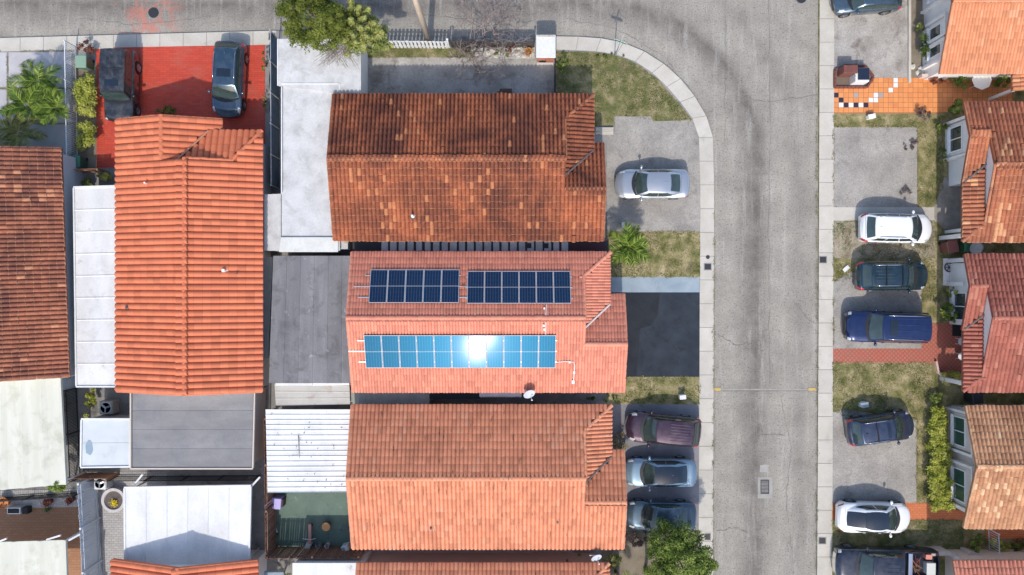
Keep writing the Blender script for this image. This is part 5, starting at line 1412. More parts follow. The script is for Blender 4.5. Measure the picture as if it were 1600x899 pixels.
# blue privacy screen in the passage left of the white annex
t = thing('screen_fence', 'blue fabric screened fence in the passage beside the white annex', 'fence', P(430, 175, G))
m = MB(); p, q = P(436, 64, 0), P(437, 296, 0); rows = []
for i in range(33):
    f = i / 32; c = p.lerp(q, f); rows.append([Vector((c.x + .05 * math.sin(i * 1.1) * (j / 3), c.y, G + 1.75 * j / 3)) for j in range(4)])
m.grid(rows); m.build('fabric', surf('blue_screen_fabric', [(.3, (.075, .115, .175)), (.7, (.13, .19, .26))], 1.5, grain=.25, rough=.8), t)
for k in range(6):
    c = p.lerp(q, k / 5); m = MB(); m.tube([(c.x + .06, c.y, G), (c.x + .06, c.y, G + 1.9)], .03, 8); m.build('post', M_rail, t)
m = MB(); m.tube([p + Vector((.06, 0, 1.85)), q + Vector((.06, 0, 1.85))], .022, 6); m.build('top_rail', M_rail, t)
# low walls
def low_wall(label, pts, h, th, mat, cap=None):
    root = thing('garden_wall', label, 'wall', P(*pts[0], G))
    m = MB()
    for i in range(len(pts) - 1):
        p, q = P(*pts[i], 0), P(*pts[i + 1], 0); d = q - p
        m.box((p + q) / 2 + Vector((0, 0, G + h / 2 - .02 + .003 * i)), (d.length + th * .6, th, h), math.atan2(d.y, d.x))
    m.build('wall', mat, root)
    if cap:
        m = MB()
        for i in range(len(pts) - 1):
            p, q = P(*pts[i], 0), P(*pts[i + 1], 0); d = q - p
            m.box((p + q) / 2 + Vector((0, 0, G + h + .01 + .004 * i)), (d.length + th * .6, th + .06, .06), math.atan2(d.y, d.x))
        m.build('coping', cap, root)
low_wall('low beige garden wall behind the pickup bed', [(1435, 856), (1466, 855), (1505, 874)], 1.0, .2, M_wbeige, M_trimb)
low_wall('beige garden wall below the yellow green plant', [(1500, 856), (1540, 866), (1660, 866)], 1.0, .2, M_wbeige, M_trimb)
low_wall('white garden wall with a round emblem beside the pink tiled house', [(1480, 408), (1519, 406)], 2.2, .25, M_wwhite)
low_wall('white stub wall between the two pink porch shrubs', [(1478, 444), (1500, 444)], 1.8, .25, M_wwhite)
low_wall('pink low kerb wall curving round the porch shrub', [(1459, 565), (1462, 580), (1470, 590)], .25, .12, M_wpink)
low_wall('pale end wall below the mottled orange hipped roof', [(1476, 363), (1505, 362)], 1.9, .2, M_wwhite)
low_wall('beige stub wall behind the brick mailbox bed', [(1434, 122), (1466, 120)], .5, .18, M_wbeige)
low_wall('grey wall along the narrow passage left of the bright orange roof', [(112, 240), (119, 604)], 1.6, .16, surf('pale_wall', (.52, .56, .60), 2, grain=.05))
area('side_walkway', [(560, 852), (896, 852), (896, 905), (560, 905)], surf('pinkish_concrete', [(.3, (.42, .36, .33)), (.7, (.50, .44, .40))], .8, grain=.1, stain=((.32, .27, .24), 1, .55, .8)), G + .01, label='pinkish concrete side walkway between the two orange houses')
# ------------------------------------------------------------------ vegetation
L_dark = leafmat('dark_green_leaves', (.028, .048, .009), (.105, .135, .022), (.235, .265, .055))
L_lime = leafmat('yellow_green_leaves', (.070, .100, .018), (.250, .290, .070), (.520, .520, .200), .5, .35)
L_mid = leafmat('mid_green_leaves', (.034, .066, .012), (.135, .200, .036), (.330, .390, .095), .5, .32)
L_hedge = leafmat('lime_hedge_leaves', (.110, .150, .018), (.380, .420, .065), (.660, .640, .190), .5, .42)
L_palm = leafmat('palm_leaves', (.018, .042, .006), (.105, .180, .022), (.380, .430, .085))
L_palm2 = leafmat('yellowing_palm_leaves', (.070, .080, .020), (.200, .210, .060), (.380, .340, .140))
L_red = leafmat('reddish_leaves', (.060, .018, .012), (.180, .060, .040), (.300, .120, .070))
L_purp = leafmat('purple_twigs', (.07, .045, .045), (.16, .11, .105), (.28, .21, .19))
M_bark = surf('grey_bark', [(.3, (.16, .13, .11)), (.7, (.28, .24, .21))], 4, grain=.3, stretch=(1, 1, .2))
M_twig = surf('pale_twig', [(.3, (.17, .13, .12)), (.7, (.30, .24, .22))], 4, grain=.2)
def leaves(pts, nrm, size, aspect=2.2, jit=.6, tint=None, droop=0.0):
    """one diamond leaf (2 triangles as a quad) per point, roughly facing nrm"""
    n = len(pts)
    a = nrm + RNG.normal(0, jit, (n, 3)); a /= np.linalg.norm(a, axis=1)[:, None] + 1e-9
    r = RNG.normal(0, 1, (n, 3)); u = np.cross(a, r); u /= np.linalg.norm(u, axis=1)[:, None] + 1e-9
    v = np.cross(a, u); s = size * RNG.uniform(.6, 1.35, n)[:, None]
    w = s / aspect
    V = np.stack([pts - u * s * .5, pts + v * w * .5 + a * s * .06, pts + u * s * .5 - np.array([0, 0, 1]) * droop * s, pts - v * w * .5 + a * s * .06], 1).reshape(-1, 3)
    F = np.arange(4 * n).reshape(-1, 4)
    t = np.clip(RNG.normal(.5, .22, n) if tint is None else tint + RNG.normal(0, .14, n), 0, 1)
    return V, F, t
def leaf_obj(name, V, F, t, mat, parent, kind=None):
    off = org(parent)
    me = raw_mesh(name, V - np.array(off), F, mat, t, None, smooth=False)
    o = link_mesh(name, me, parent)
    return tag(o, kind=kind) if kind else o
def crown_pts(c, rad, nclump, nleaf, clump_r, lump=.25, shell=.55, seed=None):
    """clumps spread through an uneven ellipsoid; leaves on each clump's upper/outer side"""
    c = np.array(c); rad = np.array(rad)
    d = RNG.normal(0, 1, (nclump, 3)); d[:, 2] = np.abs(d[:, 2]) * .9 - .25; d /= np.linalg.norm(d, axis=1)[:, None]
    rr = RNG.uniform(shell, 1.0, nclump) ** .6
    ph = np.arctan2(d[:, 1], d[:, 0])
    k1, k2, k3 = RNG.uniform(0, 6.28, 3)
    rr = rr * (1 + lump * (np.sin(2 * ph + k1) * .5 + np.sin(3 * ph + k2) * .35 + np.sin(5 * ph + k3) * .3))
    cc = c + d * rad * rr[:, None]
    per = max(1, nleaf // nclump)
    cr = clump_r * RNG.uniform(.6, 1.4, nclump)
    q = RNG.normal(0, 1, (nclump, per, 3)); q /= np.linalg.norm(q, axis=2)[:, :, None]
    q[:, :, 2] = np.where(q[:, :, 2] < -.3, -q[:, :, 2], q[:, :, 2])
    p = cc[:, None, :] + q * cr[:, None, None] * RNG.uniform(.35, 1.0, (nclump, per, 1)) * np.array([1, 1, .75])
    ctint = np.clip(RNG.normal(.5, .18, nclump), .05, .95)
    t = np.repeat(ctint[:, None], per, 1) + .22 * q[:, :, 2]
    nr = q * .6 + d[:, None, :] * .35 + np.array([0, 0, .5])
    return p.reshape(-1, 3), nr.reshape(-1, 3), t.reshape(-1), cc
def limb(mb, a, b, r0, r1, bend=.15, n=5):
    a, b = Vector(a), Vector(b); off = Vector((random.uniform(-1, 1), random.uniform(-1, 1), .4)) * bend * (b - a).length
    pts = [a.lerp(b, i / n) + off * math.sin(pi * i / n) * .5 for i in range(n + 1)]
    mb.tube(pts, [r0 + (r1 - r0) * i / n for i in range(n + 1)], 6); return pts
def shrub(name, label, px, py, rad, h, mat, nleaf=900, size=.10, cat='shrub', group=None, nclump=None, z0=G, lump=.3, stems=True, cr=None):
    base = P(px, py, z0); root = thing(name, label, cat, base, 0, group)
    rx, ry = rad if isinstance(rad, tuple) else (rad, rad)
    p, nr, t, cc = crown_pts((base.x, base.y, z0 + h * .5), (rx, ry, h * .5), nclump or max(8, int(18 * rx * ry + 8)), nleaf, cr or min(rx, ry) * .38, lump, .35)
    p[:, 2] = np.maximum(p[:, 2], z0 + .02)
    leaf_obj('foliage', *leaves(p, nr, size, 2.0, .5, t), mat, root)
    if stems:
        m = MB()
        for k in range(5):
            a = random.uniform(0, 2 * pi); limb(m, base, base + Vector((math.cos(a) * rx * .6, math.sin(a) * ry * .6, h * .7)), .03, .01)
        m.build('stem', M_bark, root)
    return root
def tree(name, label, px, py, crown_c, rad, h, mat, nclump, nleaf, clump_r, size, trunk_r=.16, lump=.3, shell=.45, cat='tree', twigs=None, aspect=2.2):
    base = P(px, py, G); root = thing(name, label, cat, base)
    c = Vector(crown_c)
    p, nr, t, cc = crown_pts(c, rad, nclump, nleaf, clump_r, lump, shell)
    m = MB(); top = Vector((c.x, c.y, c.z - rad[2] * .35)); tp = limb(m, base, top, trunk_r, trunk_r * .55, .08, 7); m.build('trunk', M_bark, root, smooth=True)
    for k in range(0, len(cc), max(1, len(cc) // 16)):
        m = MB(); s = tp[random.randrange(4, 8)]; limb(m, s, cc[k], trunk_r * .38, .02, .18); m.build('limb', M_bark, root, smooth=True)
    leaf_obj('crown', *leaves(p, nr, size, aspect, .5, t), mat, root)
    return root
def pt(px, py, z): q = P(px, py, z); return (q.x, q.y, z)
# the big street tree over the white annex: a dark fine-leaved tree and a lime plumed one
tree('street_tree', 'dark green fine leaved tree overhanging the white annex', 500, 66, pt(491, 33, 5.0), (1.95, 1.8, 1.7), 6, L_dark, 200, 23000, .33, .15, .17, lump=.22, shell=.25, aspect=3.0)
lt = thing('plume_tree', 'lime green plumed tree beside the dark street tree and picket fence', 'tree', P(556, 70, G))
m = MB(); c0 = Vector(pt(553, 45, 3.4)); limb(m, P(556, 70, G), c0, .14, .09, .05); m.build('trunk', M_bark, lt, smooth=True)
plume = [(547, -4, 5.4), (577, 14, 5.2), (562, 10, 5.6), (586, 36, 5.0), (597, 50, 4.6), (606, 76, 4.0), (584, 72, 4.4), (570, 80, 4.2), (556, 66, 5.0), (540, 48, 5.0), (548, 30, 5.8), (566, 44, 5.8), (534, 66, 4.4), (521, 44, 4.6), (530, 22, 5.2), (590, 62, 4.4), (575, 58, 5.2), (540, 84, 3.8), (552, 56, 5.6), (570, 28, 5.5), (612, 72, 3.8), (528, 8, 5.0)]
Vs, Fs, Ts, nb = [], [], [], 0
for px_, py_, z_ in plume:
    tipp = Vector(pt(px_, py_, z_)); m = MB(); br = limb(m, c0, tipp, .06, .015, .1, 8); m.build('limb', M_bark, lt, smooth=True)
    core = np.array([br[-1].lerp(br[3], k / 40) for k in range(40)])
    n_ = 1050; ix = (RNG.uniform(0, 1, n_) ** 1.3 * 39).astype(int)
    dd = RNG.normal(0, 1, (n_, 3)); dd /= np.linalg.norm(dd, axis=1)[:, None]
    sp = .13 + .26 * (ix / 39)[:, None]
    pts_ = core[ix] + dd * sp * RNG.uniform(.3, 1, (n_, 1))
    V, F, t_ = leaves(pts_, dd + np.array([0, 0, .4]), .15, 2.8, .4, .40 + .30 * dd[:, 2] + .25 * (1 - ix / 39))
    Vs.append(V); Fs.append(F + nb); Ts.append(t_); nb += len(V)
p_, n_, t_, c_ = crown_pts(pt(567, 54, 3.9), (1.55, 1.35, .9), 120, 13000, .30, .25, .25)
V, F, tt = leaves(p_, n_, .14, 2.4, .5, t_); Vs.append(V); Fs.append(F + nb); Ts.append(tt); nb += len(V)
leaf_obj('crown', np.concatenate(Vs), np.concatenate(Fs), np.concatenate(Ts), L_lime, lt)
m = MB()
for k in range(34):
    a_ = Vector(pt(random.uniform(500, 545), random.uniform(66, 80), 4.2)); b_ = Vector(pt(random.uniform(486, 562), random.uniform(84, 112), random.uniform(3.3, 3.9)))
    pp_ = limb(m, a_, b_, .022, .007, .12)
    for j in (2, 3, 4):
        limb(m, pp_[j], pp_[j] + Vector((random.uniform(-.4, .4), random.uniform(-.45, .1), random.uniform(-.2, .1))), .010, .005, .1, 3)
m.build('bare_twigs', M_bark, lt)
# leafy tree at the bottom by the sidewalk
tree('street_tree', 'dense bright green tree over the bottom sidewalk and graphite sedan', 1058, 868, pt(1060, 874, 3.6), (2.15, 2.05, 1.8), 5, L_mid, 230, 20000, .36, .15, .15, lump=.16, shell=.2)
# bare tree
bt = thing('bare_tree', 'leafless pale branched tree above the stone bed by the road', 'tree', P(757, 74, G))
bm = MB(); tw_ = MB()
def grow(p, d, L, r, depth, mb):
    n = 3; pts = [p]
    for i in range(n):
        d = (d + Vector((random.gauss(0, .16), random.gauss(0, .16), random.gauss(.02, .1)))).normalized(); pts.append(pts[-1] + d * L / n)
    (bm if depth < 2 else tw_).tube(pts, [max(.011, r * (1 - .4 * i / n)) for i in range(n + 1)], 5 if depth < 2 else 3)
    if depth >= 6: return
    for k in range(3 if depth < 3 else 2):
        a = Vector((random.gauss(0, 1), random.gauss(0, 1), random.gauss(.05, .35))).normalized()
        grow(pts[-1] if k < 2 else pts[2], (d * .75 + a * .75).normalized(), L * random.uniform(.62, .85), r * .60, depth + 1, mb)
for a in (0, .7, 1.4, 2.1, 2.8, 3.7, 4.6, 5.5):
    grow(P(757, 74, G) + Vector((0, 0, .3)), Vector((math.cos(a) * .8, math.sin(a) * .8, .62)).normalized(), 1.15, .055, 1, None)
bm.tube([P(757, 74, G), P(757, 74, G) + Vector((0, 0, .35))], [.10, .07], 8)
bm.build('trunk', M_twig, bt, smooth=True); tw_.build('twigs', M_twig, bt)
# palms
FR = {}
def frond_mesh(L, mat, curl, nl=26, wl=.40, key=None):
    k = (round(L, 2), mat.name, key)
    if k in FR: return FR[k]
    vs, fs, t = [], [], []
    def rach(f): return np.array([L * f * (1 - .12 * f * curl), .04 * math.sin(f * 2), L * (.30 * f - (.42 + .25 * curl) * f * f)])
    for i in range(nl * 2):
        s = 1 if i % 2 else -1; f = .10 + .90 * (i // 2 + .5) / nl
        p = rach(f); q = rach(min(1, f + .02)); d = q - p; d /= np.linalg.norm(d)
        side = np.cross(d, [0, 0, 1.0]); side /= np.linalg.norm(side); up = np.cross(side, d)
        ll = wl * L * (math.sin(pi * min(1, f * .82 + .16)) ** .7) * random.uniform(.8, 1.1)
        dirv = side * s * .74 + d * .62 + up * .22 ; dirv /= np.linalg.norm(dirv)
        w = d * .021 * L ** .5 * 1.5
        mid = p + dirv * ll * .5; end = p + dirv * ll - np.array([0, 0, ll * .32])
        n = len(vs); w = w * random.uniform(.8, 1.2); vs += [p - w * .5, p + w * .5, mid + w * .8, end, mid - w * .6]
        fs += [(n, n + 1, n + 2, n + 4), (n + 2, n + 3, n + 4)]
        tt = min(1, max(0, random.gauss(.42, .26))); t += [tt, tt]
    for i in range(8):
        a, b = rach(i / 8), rach((i + 1) / 8); n = len(vs); w = .022 * (1.1 - i / 8)
        vs += [a + [0, -w, .01], a + [0, w, .01], b + [0, w * .8, .01], b + [0, -w * .8, .01]]; fs.append((n, n + 1, n + 2, n + 3)); t.append(.9)
    FR[k] = raw_mesh('frond', [tuple(v) for v in vs], fs, mat, t, None, smooth=False)
    return FR[k]
def palm(label, px, py, topz, n, L, mat, group=None, tilt=(0, 0), trunk=True, ang0=0.0, elev=(.05, 1.0), name='palm'):
    base = P(px, py, G); top = Vector((base.x + tilt[0], base.y + tilt[1], topz))
    root = thing(name, label, 'palm', base, 0, group)
    if trunk:
        m = MB(); m.tube([base.lerp(top, i / 6) + Vector((.06 * math.sin(i), 0, 0)) for i in range(7)], [.11 - .006 * i for i in range(7)], 8); m.build('trunk', M_bark, root, smooth=True)
    for k in range(n):
        a = ang0 + 2 * pi * k / n + random.gauss(0, .16); e = random.uniform(*elev)
        me = frond_mesh(L * random.choice((.8, .92, 1.0, 1.1)), mat, random.choice((.2, .8)), key=k % 4)
        link_mesh('frond', me, root, Matrix.Translation(top - base) @ Matrix.Rotation(a, 4, 'Z') @ Matrix.Rotation(-e, 4, 'Y') @ Matrix.Rotation(random.gauss(0, .25), 4, 'X'))
    return root
GP = 'palms beside the white railing'
palm('green feather palm, topmost of the three left of the railing', 82, 138, 1.4, 11, 1.75, L_palm, GP, ang0=.3)
palm('middle feather palm with darker fronds left of the railing', 63, 174, 1.3, 11, 1.75, L_palm, GP, ang0=.9)
palm('lowest feather palm with yellowing fronds left of the railing', 55, 216, 1.5, 11, 1.6, L_palm2, GP, ang0=.2)
palm('slim palm with fronds reaching over the white railing', 110, 176, 1.3, 8, 1.35, L_palm, GP, ang0=.1)
palm('small green palm between the rust roof and the blue grey strip', 975, 388, 2.2, 14, 1.40, L_palm, ang0=.5)
palm('shaggy palm at the bottom beside the leafy street tree', 962, 893, 2.4, 10, 1.2, L_palm2, ang0=.2, name='palm')
palm('green palm squeezed between the shaggy palm and leafy tree', 1008, 886, 2.6, 10, 1.2, L_palm, ang0=.6, name='palm')
# hedges and shrubs
def hedge(label, boxes, mat, size, dens, h, name='hedge'):
    c = P(sum((b[0] + b[2]) / 2 for b in boxes) / len(boxes), sum((b[1] + b[3]) / 2 for b in boxes) / len(boxes), G)
    root = thing(name, label, 'hedge', c); Vs, Fs, Ts, nb = [], [], [], 0
    for (x0, y0, x1, y1) in boxes:
        a, b = P(x0, y1, h * .7), P(x1, y0, h * .7); A = abs((b.x - a.x) * (b.y - a.y)); nc = int(A * 16) + 6
        ccx, ccy = RNG.uniform(a.x + .15, b.x - .15, nc), RNG.uniform(a.y + .15, b.y - .15, nc); ccz = G + h * (.80 + .16 * np.sin(ccx * 5.1 + 1) * np.cos(ccy * 4.3) + RNG.uniform(-.25, .08, nc))
        per = int(dens * A / nc); q = RNG.normal(0, 1, (nc, per, 3)); q /= np.linalg.norm(q, axis=2)[:, :, None]; q[:, :, 2] = np.abs(q[:, :, 2]) - .2
        p = np.stack([ccx, ccy, ccz], 1)[:, None, :] + q * RNG.uniform(.10, .30, (nc, per, 1))
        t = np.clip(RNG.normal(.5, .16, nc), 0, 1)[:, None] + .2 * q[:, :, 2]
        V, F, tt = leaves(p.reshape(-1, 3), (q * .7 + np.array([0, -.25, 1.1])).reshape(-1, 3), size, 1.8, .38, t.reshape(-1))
        Vs.append(V); Fs.append(F + nb); Ts.append(tt); nb += len(V)
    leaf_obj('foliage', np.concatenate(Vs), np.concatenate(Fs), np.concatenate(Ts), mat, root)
    m = MB()
    for (x0, y0, x1, y1) in boxes:
        for k in range(6): 
            q = P(random.uniform(x0 + 4, x1 - 4), random.uniform(y0 + 4, y1 - 4), G); m.tube([q, q + Vector((random.uniform(-.1, .1), random.uniform(-.1, .1), h * .7))], .025, 5)
    m.build('stem', M_bark, root)
    return root
hedge('long lime green hedge in front of the beige wall', [(1450, 632, 1478, 700), (1450, 690, 1484, 760), (1450, 745, 1487, 797)], L_hedge, .115, 1100, 1.0)
hedge('yellow green hedge between the white railing and black boxy SUV', [(119, 118, 150, 152), (121, 148, 150, 184)], L_hedge, .115, 900, 1.1)
hedge('lower yellow green hedge beside the red driveway', [(122, 188, 150, 232)], L_hedge, .115, 900, 1.1)
shrub('shrub', 'reddish leaved shrub at the sidewalk end of the white railing', 143, 78, .42, .9, L_red, 500, .12)
shrub('shrub', 'yellow green shrub between the brown fence and the orange roof', 172, 276, (.5, .35), .9, L_hedge, 500, .13)
shrub('shrub', 'small green shrub above the long white patio cover', 142, 288, .35, .8, L_mid, 350, .11)
shrub('shrub', 'lime shrub in shade under the railing by the green bin', 136, 232, .32, 1.0, L_lime, 350, .12)
shrub('shrub', 'dark rounded bush half hidden by the orange gable', 268, 178, (.65, .35), 1.0, L_dark, 900, .10)
shrub('shrub', 'tall yellow and red leaved shrub beside the round condenser', 148, 628, (.36, .85), 1.0, L_hedge, 900, .14)
shrub('shrub', 'bright green round shrub at the corner of the mossy roof', 118, 746, .50, 2.9, L_mid, 1500, .12)
shrub('shrub', 'green vine clump on the passage edge by the red driveway', 418, 100, (.16, .7), 1.0, L_mid, 350, .10)
shrub('shrub', 'second green vine clump lower in the passage by the red driveway', 416, 160, (.14, .55), .9, L_mid, 250, .10)
shrub('shrub', 'low bushes at the foot of the bottom wooden fence', 445, 893, (.5, .4), 1.2, L_lime, 500, .12)
shrub('shrub', 'glossy green shrub at the top edge beside the white wall', 1437, -4, (.45, .5), 1.2, L_mid, 800, .14)
shrub('shrub', 'broad green shrub under the windows of the top right house', 1443, 76, (.75, .85), 1.1, L_mid, 1700, .14)
shrub('shrub', 'small green shrub above the broad shrub at the top right', 1433, 47, (.3, .35), .7, L_lime, 400, .12)
shrub('shrub', 'pink white flowering shrub at the corner of the orange path', 1457, 128, (.4, .4), .7, L_red, 450, .12)
shrub('shrub', 'green shrub with white flowers at the corner of the mottled roof', 1486, 172, (.55, .5), 1.3, L_mid, 900, .13)
shrub('shrub', 'purple brown bare shrub beside the thin grass strip', 1437, 180, (.42, .35), .7, L_purp, 700, .10)
shrub('shrub', 'green shrub against the white wall above the narrow grass strip', 1466, 196, (.3, .6), .9, L_mid, 700, .12)
shrub('shrub', 'second narrow shrub along the white wall further down', 1466, 245, (.22, .5), .8, L_mid, 450, .12)
shrub('shrub', 'purple brown weed tuft at the edge of the empty driveway', 1420, 228, (.45, .3), .35, L_purp, 400, .09, stems=False)
shrub('shrub', 'dry brown weeds beside the white SUV shadow', 1415, 300, (.4, .3), .3, L_purp, 300, .08, stems=False)
shrub('shrub', 'yellow green porch shrub above the white stub wall', 1484, 455, (.55, .35), 1.0, L_hedge, 600, .14)
shrub('shrub', 'sprawling spiky shrub behind the rear of the blue SUV', 1476, 486, (.6, .65), 1.1, L_mid, 800, .16)
shrub('shrub', 'lime porch shrub at the end of the pink kerb', 1484, 588, (.6, .5), 1.1, L_hedge, 900, .14)
shrub('shrub', 'dark green weeds above the small navy SUV', 1335, 633, (.5, .3), .25, L_mid, 400, .10, stems=False)
shrub('shrub', 'dark green bush between the lawn and lime hedge', 1456, 622, (.45, .45), .6, L_mid, 600, .12)
shrub('shrub', 'yellow green rosette plant beside the beige garden wall', 1556, 848, (.55, .4), .6, L_hedge, 450, .20)
shrub('shrub', 'green leafy plant in front of the white bar railing', 1518, 843, (.35, .55), .8, L_mid, 450, .16)
shrub('shrub', 'dark potted foliage behind the beige garden wall', 1583, 850, (.35, .3), .6, L_dark, 300, .14)
shrub('shrub', 'green plants between dish and house wall at the bottom', 906, 870, (.55, .3), .8, L_mid, 500, .12)
shrub('shrub', 'brownish shrub in front of the graphite sedan', 992, 838, (.9, .5), .9, L_purp, 900, .12)
shrub('shrub', 'yellow green fern in front of the bottom house', 955, 872, (.45, .45), .9, L_lime, 500, .16)
shrub('shrub', 'dry straw bush in the corner by the maroon SUV', 968, 690, (.5, .6), .6, leafmat('straw_leaves', (.10, .075, .04), (.24, .19, .10), (.36, .30, .18)), 600, .14)
shrub('shrub', 'low weeds along the foot of the solar house', 945, 622, (1.1, .25), .35, L_mid, 600, .10, stems=False)
shrub('shrub', 'round potted fern beside the glass table', 1558, 130, .48, .9, L_mid, 600, .15)
shrub('shrub', 'leafy potted plant on the orange path left of the table', 1496, 129, .48, .8, L_mid, 600, .14)
shrub('shrub', 'dark grassy clump on the corner lawn by the sidewalk curve', 952, 88, (.95, .18), .3, L_dark, 700, .09, stems=False, lump=.05)
shrub('shrub', 'pink flowering plant in the stone bed left of the masonry oven', 795, 78, (.45, .3), .5, L_red, 350, .10)
shrub('shrub', 'low green plants in the stone bed between flowers and rocks', 785, 86, (.6, .22), .35, L_mid, 450, .10, stems=False)
shrub('shrub', 'weeds along the right side of the masonry oven railing', 878, 100, (.35, .5), .5, L_mid, 450, .10)
# grass blades
M_blade = leafmat('grass_blades', (.06, .085, .022), (.22, .21, .085), (.52, .45, .28), .8, .15)
def grass(label, polys, dens, size=.085, bias=.5):
    P_ = []
    for poly in polys:
        pw = [(X(a), Y(b)) for a, b in poly]; xs = [p[0] for p in pw]; ys = [p[1] for p in pw]
        n = int((max(xs) - min(xs)) * (max(ys) - min(ys)) * dens); q = RNG.uniform((min(xs), min(ys)), (max(xs), max(ys)), (n, 2))
        for x, y in q:
            if not inpoly(pw, x, y): continue
            v = mnoise.noise(Vector((x * .7, y * .7, 3.0))) + .6 * mnoise.noise(Vector((x * 2.1, y * 2.1, 7.0)))
            if v + random.gauss(0, .25) > -.12: P_.append((x, y, G + .03, bias - v * .55))
    P_ = np.array(P_)
    V, F, t = leaves(P_[:, :3], np.tile([0, 0, .8], (len(P_), 1)) + RNG.normal(0, .5, (len(P_), 3)), size, 3.2, .5, P_[:, 3] + RNG.normal(0, .12, len(P_)))
    V[:, 2] = np.maximum(V[:, 2], G + .012)
    me = raw_mesh('grass', V, F, M_blade, t, None, smooth=False)
    return tag(link_mesh('grass', me), label, 'grass', None, 'stuff')
grass('patchy dry grass tufts on the lawns right of the street', [[(1302, 180), (1470, 180), (1470, 198), (1302, 198)], [(1435, 190), (1474, 190), (1474, 326), (1435, 326)], [(1302, 347), (1330, 347), (1330, 436), (1302, 440)], [(1440, 347), (1474, 347), (1474, 470), (1440, 470)],
      [(1301, 568), (1455, 568), (1468, 590), (1470, 650), (1301, 645)], [(1433, 640), (1452, 640), (1452, 788), (1433, 788)], [(1301, 812), (1505, 812), (1505, 850), (1301, 850)], [(1345, 382), (1460, 382), (1460, 404), (1345, 404)]], 420)
grass('patchy grass tufts on the corner lawn and the strips by the driveways', [[(870, 82), (925, 84), (955, 88), (1000, 106), (1046, 148), (1078, 187), (1020, 188), (962, 180), (930, 196), (870, 198)], [(948, 363), (1093, 363), (1093, 432), (948, 432)], [(956, 590), (1092, 590), (1092, 630), (956, 630)], [(570, 76), (740, 77), (740, 89), (570, 89)]], 420, bias=.42)

# ------------------------------------------------------------------ street furniture and yard things
M_polew = surf('utility_pole_wood', [(.3, (.42, .33, .24)), (.7, (.56, .46, .36))], 2, grain=.15, stretch=(3, 3, .3))
t = thing('utility_pole', 'tall pale wooden utility pole leaving the top edge', 'utility pole', P(670, 66, G))
q = P(671, 66, G); m = MB(); m.tube([(q.x, q.y, G - .1), (q.x, q.y, 11.5)], [.20, .13], 14); m.build('pole', M_polew, t, smooth=True)
m = MB(); m.box((q.x, q.y, 10.7), (2.4, .12, .14)); m.build('crossarm', M_polew, t)
m = MB()
for a in (-1.05, -.5, .5, 1.05): m.lathe([(.05, 0), (.06, .05), (.03, .10), (.05, .16), (.0001, .18)], 10, (q.x + a, q.y, 10.77))
m.build('insulator', M_wt, t)
t = thing('street_sign', 'green crossed street name sign on a pole at the sidewalk curve', 'street sign', P(960, 88, G))
b_ = P(960, 88, G); M_sgreen = plain('sign_green', (.03, .20, .12), .45); M_galv = plain('galvanised_pole', (.42, .43, .44), .4, .6)
m = MB(); m.tube([b_, b_ + Vector((0, 0, 2.95))], .035, 8); m.build('pole', M_galv, t)
for a, z in ((-.35, 2.75), (1.2, 2.98)):
    m = MB(); m.box(b_ + Vector((0, 0, z)), (.78, .03, .19), a, bev=.008); s_ = m.build('sign_blade', M_sgreen, t)
    m = MB(); m.box(b_ + Vector((0, 0, z)), (.81, .02, .215), a, bev=.008); m.build('border', M_white, s_)
# masonry outdoor oven
t = thing('outdoor_oven', 'white roofed masonry oven with a red brick front in the stained yard', 'oven', P(850, 92, G))
M_rb = surf('oven_brick', [(.3, (.36, .12, .07)), (.7, (.46, .18, .11))], 6, grain=.2, rnd=.15)
o_ = P(851, 87, 0); m = MB(); m.box((o_.x, o_.y, .85), (1.05, 1.25, 1.5)); m.build('body', M_wwhite, t)
m = MB(); m.box((o_.x, o_.y + .03, 1.68), (1.22, 1.42, .10), bev=.02); m.build('roof', M_pw2, t)
for row in range(5):
    for k in range(4):
        m = MB(); m.box((o_.x - .40 + .26 * k + (.06 if row % 2 else 0) * .5, o_.y - .70, 1.05 + .115 * row), (.245, .13, .10), bev=.008); m.build('brick', M_rb, t)
m = MB(); m.box((o_.x - .18, o_.y - .77, 1.25), (.42, .04, .32), bev=.02); m.build('oven_door', M_black, t)
m = MB()
for k in range(9): m.box((o_.x - .48 + .12 * k, o_.y + .66, 1.76 + .01 * (k % 3)), (.11, .14, .09), bev=.02)
m.build('stone_trim', M_walk, t)
def rocks(parent, pts, n, mat, smin, smax, kind_name='stone'):
    x0, y0, x1, y1 = pts
    for k in range(n):
        q = P(random.uniform(x0, x1), random.uniform(y0, y1), G); r = random.uniform(smin, smax)
        m = MB(); vs = []
        m.lathe([(.0001, -r * .2), (r * .8, 0), (r, r * .3), (r * .7, r * .62), (.0001, r * .75)], 8, q)
        m.v = [(v[0] + random.gauss(0, r * .12), v[1] + random.gauss(0, r * .12), v[2] + random.gauss(0, r * .06)) for v in m.v]
        m.build(kind_name, mat, parent, angle=40)
rocks(bed_tree, (740, 72, 832, 88), 26, M_walk, .08, .22)
rocks(bed_tr, (1424, 104, 1445, 118), 9, M_walk, .10, .2)
def box_thing(name, label, cat, px, py, parts, rz=0, z=G, group=None):
    """parts: (part name, centre, dims, material, bevel)"""
    t = thing(name, label, cat, P(px, py, z), rz, group)
    for pn, c, d, mat, bv in parts:
        m = MB(); m.box(c, d, bev=bv); m.build(pn, mat, t, world=False)
    return t
